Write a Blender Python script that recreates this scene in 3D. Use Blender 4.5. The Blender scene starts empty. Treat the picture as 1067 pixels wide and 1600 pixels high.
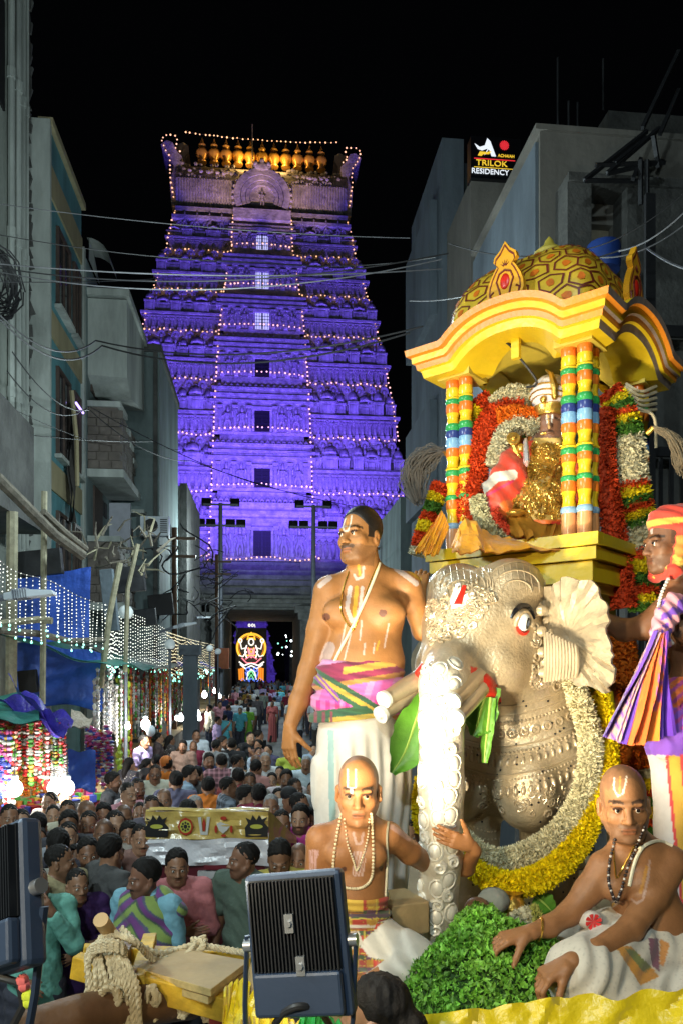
import bpy, bmesh, math, random
import numpy as np
from mathutils import Vector, Matrix, noise
from mathutils.bvhtree import BVHTree
SC = bpy.context.scene
COL = SC.collection
R = math.radians
random.seed(7); np.random.seed(7)
# ------------------------------------------------------------------ camera, world, exposure
F = 1200.0          # focal length in photo pixels (photo 1067 x 1600)
CZ = 2.9            # camera height over the street
cam = bpy.data.objects.new('camera', bpy.data.cameras.new('camera')); COL.objects.link(cam)
cam.location = (0, 0, CZ); cam.rotation_euler = (R(90), 0, 0)
cam.data.sensor_fit = 'VERTICAL'; cam.data.sensor_height = 36; cam.data.lens = 36 * F / 1600
cam.data.shift_y = 245 / 1600; cam.data.clip_start = 0.05; cam.data.clip_end = 2000
SC.camera = cam
SC.world = bpy.data.worlds.new('World'); SC.world.use_nodes = True
bg = SC.world.node_tree.nodes['Background']; bg.inputs[0].default_value = (0.55, 0.62, 0.8, 1); bg.inputs[1].default_value = 0.0012
SC.view_settings.view_transform = 'Standard'; SC.view_settings.look = 'None'
SC.view_settings.exposure = 0; SC.view_settings.gamma = 1
SC.cycles.use_denoising = True
SC.cycles.max_bounces = 5; SC.cycles.sample_clamp_indirect = 4
def lamp(kind, name, loc, power, col, target=None, size=.1, angle=60, blend=.5):
 l = bpy.data.lights.new(name, kind); l.energy = power; l.color = col
 if kind == 'AREA': l.shape = 'RECTANGLE'; l.size = size; l.size_y = size * .75; l.spread = R(angle)
 else: l.shadow_soft_size = size
 if kind == 'SPOT': l.spot_size = R(angle); l.spot_blend = blend
 o = bpy.data.objects.new(name, l); COL.objects.link(o); o.location = loc
 if target is not None: o.rotation_euler = (Vector(target) - Vector(loc)).to_track_quat('-Z', 'Y').to_euler()
 return o
def P(px, py, d): return Vector(((px - 533.5) / F * d, d, CZ - (py - 1045) / F * d))
# street frame: s across (right +), T along, z up; the street runs towards the gate at photo x = 410
YAW = math.atan(123.5 / F); SM = Matrix.Rotation(YAW, 4, 'Z')
CY, SY = math.cos(YAW), math.sin(YAW)
def ST(px, s):                        # along-street distance at which lateral offset s is seen at column px
 u = (px - 533.5) / F
 return (CY * s - SY * u * s) / (CY * u + SY)
def SS(px, T):                        # lateral offset seen at column px at distance T
 u = (px - 533.5) / F
 return (u * CY * T + SY * T) / (CY - u * SY)
def SZ(py, s, T): return CZ - (py - 1045) / F * (SY * s + CY * T)
def S2W(s, T, z): return Vector((CY * s - SY * T, SY * s + CY * T, z))
I4 = Matrix.Identity(4)
# ------------------------------------------------------------------ lights
PUR = (0.145, 0.075, 1.0)
def street(s, T, z): return S2W(s, T, z)
for s, T, z, e, zt_ in ((-3.6, 53, 12.6, 26000, 26), (3.4, 53, 12.6, 26000, 26), (-10.5, 61, 9.5, 15000, 27), (10.5, 61, 9.5, 15000, 27), (-4, 62, 9.5, 11000, 32), (4, 62, 9.5, 11000, 32)):
 lamp('SPOT', 'gopuram_flood_lamp', street(s, T, z), e * .80, PUR, street(s * .75, 71.5, zt_), .2, 95, 1)
for s0, s in ((-3.6, -5.4), (-3.3, -1.9), (3.1, 1.9), (3.4, 5.4)):
 lamp('SPOT', 'finial_light', street(s0, 53, 13.9), 36000, (1, .60, .2), street(s, 75.5, 54.3), .12, 10, .7)
for s in (-1.7, 1.7): lamp('POINT', 'finial_light', street(s, 74.7, 52.1), 150, (1, .60, .2), None, .15)  # points added behind the arch to brighten the middle finials
# floodlights on the float (their housings are built further down)
FLOOD_C = P(470, 1440, 2.02); FLOOD_L = P(40, 1415, 1.75)
FC, FL_ = (1, .86, .60), (1, .88, .64)
lamp('SPOT', 'float_light', FLOOD_C, 350, FC, FLOOD_C + Vector((1.32, 1.2, 1.34)), .10, 82, 1)
lamp('SPOT', 'float_light', FLOOD_L, 205, FL_, FLOOD_L + Vector((1.77, 1.75, 1.54)), .10, 86, 1)
lamp('SPOT', 'float_light', (-1.9, -1.0, 3.9), 480, (1, .84, .56), (.95, 2.9, 2.5), .14, 62, 1)   # added fill spot by the camera, no fixture, brightens the whole float
# street lamps placed by inference, without fixtures; the first added to brighten the crowd
for s, T, z, e in ((-3.1, 2.4, 4.9, 430), (-1.2, 8.5, 7.4, 420), (0.2, 12.5, 6.2, 620), (-1.2, 28, 7, 700), (2.0, 44, 7, 1300), (-1.0, 62, 7, 500), (-1.6, -4, 7.5, 1200)):
 lamp('POINT', 'street_lamp_light', street(s, T, z), e, (.78, .95, .97), None, .2)
# ------------------------------------------------------------------ materials
def nd(nt, t, **kw):
 n = nt.nodes.new(t)
 for k, v in kw.items(): setattr(n, k, v)
 return n
def mat(name, col=(.5, .5, .5), rough=.7, metal=0, var=.2, vs=5, bump=.15, bs=40, emit=None, es=0, src=None, nosample=True, sheen=0, alpha=1, spec=.5, sss=0, streak=0, hook=None):
 m = bpy.data.materials.new(name); m.use_nodes = True; nt = m.node_tree; b = nt.nodes['Principled BSDF']
 b.inputs['Roughness'].default_value = rough; b.inputs['Metallic'].default_value = metal
 b.inputs['Specular IOR Level'].default_value = spec
 if sheen: b.inputs['Sheen Weight'].default_value = sheen
 if alpha < 1: b.inputs['Alpha'].default_value = alpha
 if sss: b.inputs['Subsurface Weight'].default_value = sss; b.inputs['Subsurface Scale'].default_value = .006; b.inputs['Subsurface Radius'].default_value = (1, .35, .2)
 if src == 'attr': a = nd(nt, 'ShaderNodeAttribute', attribute_name='Col'); c = a.outputs['Color']
 elif src == 'obj': a = nd(nt, 'ShaderNodeObjectInfo'); c = a.outputs['Color']
 else: a = nd(nt, 'ShaderNodeRGB'); a.outputs[0].default_value = (*col, 1); c = a.outputs[0]
 tc = nd(nt, 'ShaderNodeTexCoord')
 if hook: c = hook(nt, c, tc, b)
 if var:
  n = nd(nt, 'ShaderNodeTexNoise'); n.inputs['Scale'].default_value = vs; n.inputs['Detail'].default_value = 6; n.inputs['Roughness'].default_value = .65
  if streak:
   mp = nd(nt, 'ShaderNodeMapping'); mp.inputs['Scale'].default_value = (1, 1, streak); nt.links.new(tc.outputs['Object'], mp.inputs[0]); nt.links.new(mp.outputs[0], n.inputs['Vector'])
  else: nt.links.new(tc.outputs['Object'], n.inputs['Vector'])
  mr = nd(nt, 'ShaderNodeMapRange'); mr.inputs['From Min'].default_value = .3; mr.inputs['From Max'].default_value = .7
  mr.inputs['To Min'].default_value = 1 - var; mr.inputs['To Max'].default_value = 1 + var * .7
  nt.links.new(n.outputs['Fac'], mr.inputs['Value'])
  vm = nd(nt, 'ShaderNodeVectorMath', operation='SCALE'); nt.links.new(c, vm.inputs[0]); nt.links.new(mr.outputs[0], vm.inputs['Scale']); c = vm.outputs[0]
 nt.links.new(c, b.inputs['Base Color'])
 if bump:
  n2 = nd(nt, 'ShaderNodeTexNoise'); n2.inputs['Scale'].default_value = bs; n2.inputs['Detail'].default_value = 4; nt.links.new(tc.outputs['Object'], n2.inputs['Vector'])
  bp = nd(nt, 'ShaderNodeBump'); bp.inputs['Strength'].default_value = bump; bp.inputs['Distance'].default_value = .6 / bs
  nt.links.new(n2.outputs['Fac'], bp.inputs['Height']); nt.links.new(bp.outputs[0], b.inputs['Normal'])
 if emit is not None:
  b.inputs['Emission Strength'].default_value = es
  if emit == 'src': nt.links.new(c, b.inputs['Emission Color'])
  else: b.inputs['Emission Color'].default_value = (*emit, 1)
  if nosample: m.cycles.emission_sampling = 'NONE'
 return m
# ------------------------------------------------------------------ objects
MWD = {}
def mw(o): return MWD[o.name] if o is not None else I4
def tag(o, label, cat, group=None):
 o['label'] = label; o['category'] = cat
 if group: o['group'] = group
 return o
def root(name, label, cat, loc=(0, 0, 0), rotz=0, group=None):
 o = bpy.data.objects.new(name, None); COL.objects.link(o); o.empty_display_size = .1
 o.location = loc; o.rotation_euler = (0, 0, rotz)
 MWD[o.name] = Matrix.Translation(Vector(loc)) @ Matrix.Rotation(rotz, 4, 'Z')
 return tag(o, label, cat, group)
def sroot(name, label, cat, s, T, z=0, group=None): return root(name, label, cat, S2W(s, T, z), YAW, group)
def link(name, me, parent=None, M=None):
 o = bpy.data.objects.new(name, me); COL.objects.link(o)
 if parent is not None: o.parent = parent
 if M is not None: o.matrix_local = M
 MWD[o.name] = mw(parent) @ (M if M is not None else I4)
 return o
def dup(o, parent=None, M=None, group=None, label=None, colmap=None):
 c = o.copy(); COL.objects.link(c)
 c.parent = parent
 if M is not None: c.matrix_local = M
 if label: c['label'] = label
 if group: c['group'] = group
 if colmap and o.name.split('.')[0] in colmap: c.color = colmap[o.name.split('.')[0]]
 for ch in o.children: dup(ch, c, None, None, None, colmap)
 MWD[c.name] = mw(parent) @ c.matrix_local
 return c
def kids(o): return list(o.children)
class MB:
 """collects geometry for ONE mesh object"""
 def __init__(s, M=None): s.v = []; s.f = []; s.m = []; s.M = M; s.mi = 0
 def add(s, vs, fs):
  n = len(s.v); s.v += [tuple(v) for v in vs]; s.f += [tuple(i + n for i in f) for f in fs]; s.m += [s.mi] * len(fs); return s
 def box(s, c, d, rot=None, taper=1):
  hx, hy, hz = d[0] / 2, d[1] / 2, d[2] / 2; c = Vector(c)
  vs = [Vector((x * hx * (taper if z > 0 else 1), y * hy * (taper if z > 0 else 1), z * hz)) for z in (-1, 1) for y in (-1, 1) for x in (-1, 1)]
  if rot is not None: vs = [rot @ v for v in vs]
  return s.add([v + c for v in vs], [(0, 2, 3, 1), (4, 5, 7, 6), (0, 1, 5, 4), (2, 6, 7, 3), (0, 4, 6, 2), (1, 3, 7, 5)])
 def bb(s, x0, x1, y0, y1, z0, z1): return s.box(((x0 + x1) / 2, (y0 + y1) / 2, (z0 + z1) / 2), (x1 - x0, y1 - y0, z1 - z0))
 def tube(s, pts, r, n=6, caps=True, flat=1.0):
  pts = [Vector(p) for p in pts]; k = len(pts); rs = r if hasattr(r, '__len__') else [r] * k
  t0 = (pts[1] - pts[0]).normalized(); up = Vector((0, 0, 1)) if abs(t0.z) < .9 else Vector((1, 0, 0))
  a = t0.cross(up).normalized(); vs = []
  for i in range(k):
   t = (pts[min(i + 1, k - 1)] - pts[max(i - 1, 0)]).normalized()
   a = (a - t * a.dot(t))
   a = a.normalized() if a.length > 1e-6 else t.orthogonal().normalized()
   b = t.cross(a)
   for j in range(n):
    an = 2 * math.pi * j / n; vs.append(pts[i] + (a * math.cos(an) + b * math.sin(an) * flat) * rs[i])
  fs = [(i * n + j, i * n + (j + 1) % n, (i + 1) * n + (j + 1) % n, (i + 1) * n + j) for i in range(k - 1) for j in range(n)]
  if caps: fs += [tuple(range(n - 1, -1, -1)), tuple((k - 1) * n + j for j in range(n))]
  return s.add(vs, fs)
 def lathe(s, prof, c=(0, 0, 0), n=12, M=None, mats=None, caps=True):
  vs = []
  for r, z in prof:
   for j in range(n):
    a = 2 * math.pi * j / n; v = Vector((r * math.cos(a), r * math.sin(a), z)); vs.append((M @ v if M is not None else v) + Vector(c))
  for i in range(len(prof) - 1):
   pass
  n0 = len(s.v); s.v += [tuple(v) for v in vs]
  for i in range(len(prof) - 1):
   for j in range(n):
    s.f.append((n0 + i * n + j, n0 + i * n + (j + 1) % n, n0 + (i + 1) * n + (j + 1) % n, n0 + (i + 1) * n + j)); s.m.append(mats[i] if mats else s.mi)
  if caps:
   s.f.append(tuple(n0 + j for j in range(n - 1, -1, -1))); s.m.append(mats[0] if mats else s.mi)
   k = len(prof) - 1; s.f.append(tuple(n0 + k * n + j for j in range(n))); s.m.append(mats[-1] if mats else s.mi)
  return s
 def prism(s, poly, M, depth, holes=False):
  """poly: 2-D outline in the local xz plane, extruded along local +y, placed by M"""
  k = len(poly); vs = [M @ Vector((x, 0, z)) for x, z in poly] + [M @ Vector((x, depth, z)) for x, z in poly]
  fs = [tuple(range(k)), tuple(range(2 * k - 1, k - 1, -1))] + [((i + 1) % k, i, i + k, (i + 1) % k + k) for i in range(k)]
  return s.add(vs, fs)
 def band(s, outer, inner, M, depth, closed=False):
  """strip between two outlines of equal length, extruded (arch)"""
  k = len(outer); vs = []
  for y in (0, depth):
   vs += [M @ Vector((x, y, z)) for x, z in outer] + [M @ Vector((x, y, z)) for x, z in inner]
  fs = []
  for i in range(k if closed else k - 1):
   j = (i + 1) % k
   fs += [(i, j, k + j, k + i), (2 * k + i, 3 * k + i, 3 * k + j, 2 * k + j), (i, 2 * k + i, 2 * k + j, j), (k + i, k + j, 3 * k + j, 3 * k + i)]
  if not closed: fs += [(0, k, 3 * k, 2 * k), (k - 1, 3 * k - 1, 4 * k - 1, 2 * k - 1)]
  return s.add(vs, fs)
 def ball(s, c, r, n=8, m=6, M=None):
  c = Vector(c); rr = r if hasattr(r, '__len__') else (r, r, r); vs = []
  for i in range(1, m):
   th = math.pi * i / m
   for j in range(n):
    a = 2 * math.pi * j / n; v = Vector((rr[0] * math.sin(th) * math.cos(a), rr[1] * math.sin(th) * math.sin(a), rr[2] * math.cos(th))); vs.append((M @ v if M is not None else v) + c)
  t = Vector((0, 0, rr[2])); t = M @ t if M is not None else t
  vs += [c + t, c - t]; L = len(vs)
  fs = [(i * n + j, (i + 1) * n + j, (i + 1) * n + (j + 1) % n, i * n + (j + 1) % n) for i in range(m - 2) for j in range(n)]
  fs += [(L - 2, j, (j + 1) % n) for j in range(n)] + [(L - 1, (m - 2) * n + (j + 1) % n, (m - 2) * n + j) for j in range(n)]
  return s.add(vs, fs)
 def grid(s, fn, nu, nv, closed=False):
  vs = [fn(i / nu, j / nv) for i in range(nu + 1) for j in range(nv + 1)]
  return s.add(vs, [(i * (nv + 1) + j, (i + 1) * (nv + 1) + j, (i + 1) * (nv + 1) + j + 1, i * (nv + 1) + j + 1) for i in range(nu) for j in range(nv)])
 def mesh(s, name, mats, parent=None, smooth=True, uvw=None):
  me = bpy.data.meshes.new(name); vs = np.array(s.v, dtype=np.float64).reshape(-1, 3)
  M = mw(parent).inverted() @ (s.M if s.M is not None else I4)
  A = np.array(M); vs = vs @ A[:3, :3].T + A[:3, 3]
  me.from_pydata([tuple(v) for v in vs], [], s.f)
  ms = mats if isinstance(mats, (list, tuple)) else [mats]
  for m in ms: me.materials.append(m)
  if len(ms) > 1: me.polygons.foreach_set('material_index', s.m)
  if smooth:
   me.polygons.foreach_set('use_smooth', [True] * len(s.f))
   try: me.set_sharp_from_angle(angle=R(38))
   except Exception: pass
  me.update(); return me
 def build(s, name, mats, parent=None, kind=None, smooth=True, bevel=0):
  o = link(name, s.mesh(name, mats, parent, smooth), parent)
  if bevel: bv = o.modifiers.new('edge', 'BEVEL'); bv.width = bevel; bv.segments = 2; bv.limit_method = 'ANGLE'; bv.angle_limit = R(50)
  if kind: o['kind'] = kind
  return o
# ------------------------------------------------------------------ implicit-surface sculpting (numpy surface nets)
class Sdf:
 def __init__(s, lo, hi, h):
  s.lo = np.array(lo, np.float64); s.h = h; s.n = np.ceil((np.array(hi) - s.lo) / h).astype(int) + 1
  s.g = np.full(tuple(s.n), 1.0, np.float32); s.ax = [(s.lo[i] + h * np.arange(s.n[i])).astype(np.float32) for i in range(3)]
 def win(s, lo, hi):
  i0 = np.clip(np.floor((np.array(lo) - s.lo) / s.h).astype(int), 0, s.n); i1 = np.clip(np.ceil((np.array(hi) - s.lo) / s.h).astype(int) + 1, 0, s.n)
  if (i1 <= i0).any(): return None
  sl = tuple(slice(a, b) for a, b in zip(i0, i1)); X = s.ax[0][sl[0]][:, None, None]; Y = s.ax[1][sl[1]][None, :, None]; Z = s.ax[2][sl[2]][None, None, :]
  return sl, X, Y, Z
 def put(s, sl, d, k, sub=False):
  a = s.g[sl]; k = max(k, 1e-5)
  if sub: b = -d; m = np.maximum(k - np.abs(a - b), 0) / k; s.g[sl] = np.maximum(a, b) + m * m * k * .25
  else: m = np.maximum(k - np.abs(a - d), 0) / k; s.g[sl] = np.minimum(a, d) - m * m * k * .25
 def cone(s, a, b, ra, rb=None, k=.02, sub=False, fl=None):
  rb = ra if rb is None else rb; a = np.array(a, float); b = np.array(b, float); mg = max(ra, rb) + k + 3 * s.h
  w = s.win(np.minimum(a, b) - mg, np.maximum(a, b) + mg)
  if w is None: return s
  sl, X, Y, Z = w; ba = b - a; L = max(ba @ ba, 1e-12)
  t = np.clip(((X - a[0]) * ba[0] + (Y - a[1]) * ba[1] + (Z - a[2]) * ba[2]) / L, 0, 1)
  ox, oy, oz = X - a[0] - ba[0] * t, Y - a[1] - ba[1] * t, Z - a[2] - ba[2] * t
  if fl is not None:                                  # fl = (direction, factor): thinner along that direction
   q = np.array(fl[0], float); q /= np.linalg.norm(q); e = (ox * q[0] + oy * q[1] + oz * q[2]) * (1 / fl[1] - 1)
   ox, oy, oz = ox + e * q[0], oy + e * q[1], oz + e * q[2]
  d = np.sqrt(ox * ox + oy * oy + oz * oz) - (ra + (rb - ra) * t)
  if fl is not None: d = d * min(1, fl[1] * 1.2)
  s.put(sl, d.astype(np.float32), k, sub); return s
 def chain(s, pts, rs, k=.02, fl=None):
  for i in range(len(pts) - 1): s.cone(pts[i], pts[i + 1], rs[i], rs[i + 1], k if i == 0 else min(k, .02), fl=fl)
  return s
 def ell(s, c, r, k=.02, rot=None, sub=False):
  c = np.array(c, float); r = np.array(r if hasattr(r, '__len__') else (r, r, r), float); mg = r.max() + k + 3 * s.h
  if rot is None: w = s.win(c - r - k - 3 * s.h, c + r + k + 3 * s.h)
  else: w = s.win(c - mg, c + mg)
  if w is None: return s
  sl, X, Y, Z = w; x, y, z = X - c[0], Y - c[1], Z - c[2]
  if rot is not None:
   A = np.array(rot)[:3, :3].T; x, y, z = A[0, 0] * x + A[0, 1] * y + A[0, 2] * z, A[1, 0] * x + A[1, 1] * y + A[1, 2] * z, A[2, 0] * x + A[2, 1] * y + A[2, 2] * z
  k0 = np.sqrt((x / r[0]) ** 2 + (y / r[1]) ** 2 + (z / r[2]) ** 2); k1 = np.sqrt((x / r[0] ** 2) ** 2 + (y / r[1] ** 2) ** 2 + (z / r[2] ** 2) ** 2)
  d = k0 * (k0 - 1) / np.maximum(k1, 1e-6)
  s.put(sl, d.astype(np.float32), k, sub); return s
 def cut(s, p, n, k=.004):                               # remove the half space n.(x-p) > 0
  X, Y, Z = s.ax[0][:, None, None], s.ax[1][None, :, None], s.ax[2][None, None, :]
  d = (X - p[0]) * n[0] + (Y - p[1]) * n[1] + (Z - p[2]) * n[2]
  m = np.maximum(k - np.abs(s.g - d), 0) / k; s.g = (np.maximum(s.g, d) + m * m * k * .25).astype(np.float32); return s
 def warp(s, fn):                                        # add fn(X,Y,Z) to the field
  X, Y, Z = s.ax[0][:, None, None], s.ax[1][None, :, None], s.ax[2][None, None, :]
  s.g = (s.g + fn(X, Y, Z)).astype(np.float32); return s
 def nets(s):
  g = s.g; ins = g < 0; n = np.array(g.shape) - 1; cnt = np.zeros(tuple(n), np.int8)
  for dx in (0, 1):
   for dy in (0, 1):
    for dz in (0, 1): cnt += ins[dx:n[0] + dx, dy:n[1] + dy, dz:n[2] + dz]
  act = (cnt > 0) & (cnt < 8); ids = np.full(tuple(n), -1, np.int32); I = np.argwhere(act); ids[act] = np.arange(len(I))
  pos = np.zeros((len(I), 3)); c = np.zeros(len(I))
  cor = [(a, b, e) for a in (0, 1) for b in (0, 1) for e in (0, 1)]
  val = {q: g[I[:, 0] + q[0], I[:, 1] + q[1], I[:, 2] + q[2]].astype(np.float64) for q in cor}
  for q in cor:
   for ax in range(3):
    if q[ax]: continue
    p = list(q); p[ax] = 1; p = tuple(p); a, b = val[q], val[p]; mk = (a < 0) != (b < 0)
    t = np.where(mk, a / np.where(np.abs(a - b) < 1e-9, 1, a - b), 0); e = np.array(q, float)[None, :].repeat(len(I), 0); e[:, ax] += t
    pos += e * mk[:, None]; c += mk
  V = s.lo + (I + pos / np.maximum(c, 1)[:, None]) * s.h; faces = []
  for ax in range(3):
   u, v = [(1, 2), (2, 0), (0, 1)][ax]; sa = [slice(None)] * 3; sb = [slice(None)] * 3; sa[ax] = slice(0, -1); sb[ax] = slice(1, None)
   A, B = ins[tuple(sa)], ins[tuple(sb)]; E = np.argwhere(A != B); E = E[(E[:, u] > 0) & (E[:, v] > 0) & (E[:, u] < n[u]) & (E[:, v] < n[v])]
   fl = A[tuple(E.T)]; q = []
   for du, dv in ((-1, -1), (0, -1), (0, 0), (-1, 0)):
    K = E.copy(); K[:, u] += du; K[:, v] += dv; q.append(ids[tuple(K.T)])
   q = np.stack(q, 1); q[~fl] = q[~fl][:, ::-1]; faces.append(q)
  return V, np.concatenate(faces)
 def mesh(s, name, mats, parent=None, paint=None, relax=1, M=None, pick=None):
  V, Q = s.nets()
  if relax:
   for _ in range(relax):
    acc = np.zeros_like(V); cn = np.zeros(len(V))
    for i in range(4):
     a, b = Q[:, i], Q[:, (i + 1) % 4]; np.add.at(acc, a, V[b]); np.add.at(cn, a, 1); np.add.at(acc, b, V[a]); np.add.at(cn, b, 1)
    V = V * .5 + .5 * acc / np.maximum(cn, 1)[:, None]
  me = bpy.data.meshes.new(name); A = np.array(mw(parent).inverted() @ (M if M is not None else I4)); W = V @ A[:3, :3].T + A[:3, 3]
  me.vertices.add(len(W)); me.vertices.foreach_set('co', W.astype(np.float32).ravel()); me.loops.add(Q.size); me.loops.foreach_set('vertex_index', Q.astype(np.int32).ravel())
  me.polygons.add(len(Q)); me.polygons.foreach_set('loop_start', np.arange(0, Q.size, 4, dtype=np.int32)); me.polygons.foreach_set('loop_total', np.full(len(Q), 4, np.int32))
  me.update(calc_edges=True); me.validate()
  for m in (mats if isinstance(mats, (list, tuple)) else [mats]): me.materials.append(m)
  if pick is not None: me.polygons.foreach_set('material_index', pick(V[Q].mean(1)).astype(np.int32))
  me.polygons.foreach_set('use_smooth', [True] * len(me.polygons))
  if paint is not None:
   c = np.ones((len(V), 4), np.float32); c[:, :3] = paint(V); at = me.color_attributes.new('Col', 'FLOAT_COLOR', 'POINT'); at.data.foreach_set('color', c.ravel())
  return me
 def build(s, name, mats, parent=None, **kw):
  return link(name, s.mesh(name, mats, parent, **kw), parent)
def spline(pts, n):                                         # Catmull-Rom through points
 p = [Vector(q) for q in pts]; p = [p[0] * 2 - p[1]] + p + [p[-1] * 2 - p[-2]]; out = []; m = len(p) - 3
 for i in range(n):
  t = i / (n - 1) * m; j = min(int(t), m - 1); t -= j; a, b, c, d = p[j:j + 4]
  out.append(.5 * ((2 * b) + (c - a) * t + (2 * a - 5 * b + 4 * c - d) * t * t + (3 * b - a - 3 * c + d) * t ** 3))
 return out
def fbm(V, sc, seed=0, oct=3):                              # cheap vectorised smooth noise from sines
 rs = np.random.RandomState(seed); o = np.zeros(len(V)); a = 1
 for _ in range(oct):
  for _ in range(4):
   k = rs.normal(size=3) * sc; o += a * np.sin(V @ k + rs.rand() * 6.28) / 4
  sc *= 2; a *= .5
 return o
def sagline(a, b, sag, n=14):
 a, b = Vector(a), Vector(b); return [a.lerp(b, i / n) - Vector((0, 0, sag * 4 * (i / n) * (1 - i / n))) for i in range(n + 1)]
# ================================================================== materials of the setting
M_plaster = mat('gopuram_plaster', (.50, .47, .44), .8, var=.5, vs=1.7, bump=.6, bs=4)
M_stone = mat('old_granite', (.25, .26, .25), .85, var=.45, vs=1.5, bump=.5, bs=6)
M_gold = mat('gilded_copper', (.75, .42, .08), .35, .35, var=.2, vs=2, bump=.1, bs=10)
M_dark = mat('dark_opening', (.012, .011, .012), .6, var=0, bump=0)
M_bulb = mat('warm_bulb', (1, .8, .6), .4, var=0, bump=0, emit=(1, .50, .25), es=1.7)
M_bulbw = mat('cool_bulb', (1, 1, 1), .4, var=0, bump=0, emit=(.93, .97, .82), es=2.3)
M_bulbt = mat('turquoise_bulb', (.5, 1, .9), .4, var=0, bump=0, emit=(.3, 1, .75), es=2.2)
M_white = mat('white_lamp', (1, 1, 1), .4, var=0, bump=0, emit=(.9, 1, 1), es=9)
M_wire = mat('cable_black', (.02, .02, .022), .5, var=.2, bump=0)
M_wireg = mat('cable_grey', (.13, .13, .14), .45, var=.3, bump=0)
M_conc = mat('weathered_concrete', (.26, .28, .25), .9, var=.55, vs=1.6, bump=.4, bs=14, streak=.25)
M_concl = mat('pale_plaster', (.40, .43, .40), .9, var=.45, vs=1.4, bump=.2, bs=14, streak=.2)
M_teal = mat('teal_paint', (.10, .26, .29), .8, var=.42, vs=1.5, bump=.15, bs=12, streak=.25)
M_beige = mat('ochre_band_paint', (.34, .29, .17), .8, var=.25, vs=2, bump=.1, bs=12, streak=.3)
M_brown = mat('brown_stone_tile', (.16, .135, .115), .75, var=.35, vs=2.5, bump=.3, bs=20)
M_bluegrey = mat('blue_grey_plaster', (.14, .175, .21), .85, var=.42, vs=.9, bump=.15, bs=10, streak=.3)
M_tealgrey = mat('teal_grey_plaster', (.17, .22, .22), .85, var=.5, vs=.9, bump=.15, bs=10, streak=.3)
M_pillar = mat('cream_plaster', (.19, .18, .16), .85, var=.45, vs=.9, bump=.15, bs=10, streak=.3)
M_dirty = mat('dirty_concrete', (.09, .09, .085), .9, var=.5, vs=1.8, bump=.4, bs=12)
M_steel = mat('dark_steel', (.035, .036, .04), .5, .5, var=.3, bump=.1)
M_pole = mat('painted_pole', (.18, .20, .24), .5, .3, var=.2, bump=.05)
M_whitem = mat('white_enamel', (.62, .68, .74), .4, var=.1, bump=.02)
M_frame = mat('brown_wood_frame', (.07, .045, .035), .6, var=.3)
M_glassd = mat('dark_window_glass', (.02, .022, .028), .12, var=.1, bump=0)
M_bamboo = mat('weathered_bamboo', (.33, .30, .20), .7, var=.4, vs=9, bump=.2, bs=30)
M_bark = mat('grey_bark', (.16, .14, .11), .9, var=.5, vs=8, bump=.5, bs=30)
M_tarpb = mat('blue_tarpaulin', (.05, .13, .62), .42, var=.3, vs=2, bump=.35, bs=9)
M_tarpp = mat('violet_tarpaulin', (.07, .05, .45), .35, var=.4, vs=5, bump=.6, bs=14)
M_tarpg = mat('green_tarpaulin', (.03, .20, .16), .5, var=.3, vs=3, bump=.4, bs=10)
M_cloth_obj = mat('plain_cloth', src='obj', rough=.85, var=.22, vs=9, bump=.25, bs=26)
# ================================================================== ground and sky
g = MB(); g.add([(-400, -60, 0), (400, -60, 0), (400, 700, 0), (-400, 700, 0)], [(0, 1, 2, 3)])
def wet(nt, c, tc, b):
 n = nd(nt, 'ShaderNodeTexNoise'); n.inputs['Scale'].default_value = .35; n.inputs['Detail'].default_value = 8; nt.links.new(tc.outputs['Object'], n.inputs[0])
 r = nd(nt, 'ShaderNodeMapRange'); r.inputs['From Min'].default_value = .35; r.inputs['From Max'].default_value = .65; r.inputs['To Min'].default_value = .6; r.inputs['To Max'].default_value = 1.2; nt.links.new(n.outputs[0], r.inputs[0])
 v = nd(nt, 'ShaderNodeVectorMath', operation='SCALE'); nt.links.new(c, v.inputs[0]); nt.links.new(r.outputs[0], v.inputs['Scale']); return v.outputs[0]
g.build('road', mat('street_concrete', (.20, .21, .20), .8, var=.3, vs=7, bump=.3, bs=30, hook=wet), kind='structure')
# ================================================================== the tall gateway tower
GT = 70.0
G = sroot('gopuram', 'tall tiered temple tower lit violet over the stone gateway', 'temple tower', 0, GT)
def gsz(py, hw):
 d = GT + 3.0
 for _ in range(6): w = hw / F * d; d = GT + (14 - w) * .62
 return w, (14 - w) * .62, CZ + (1045 - py) / F * d
LV = [gsz(*a) for a in ((878, 236), (770, 227), (683, 214), (597, 199), (523, 183), (460, 165), (398, 146), (352, 137))]
BAY = [80, 76, 73, 69, 64, 56, 46, 44]
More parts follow.
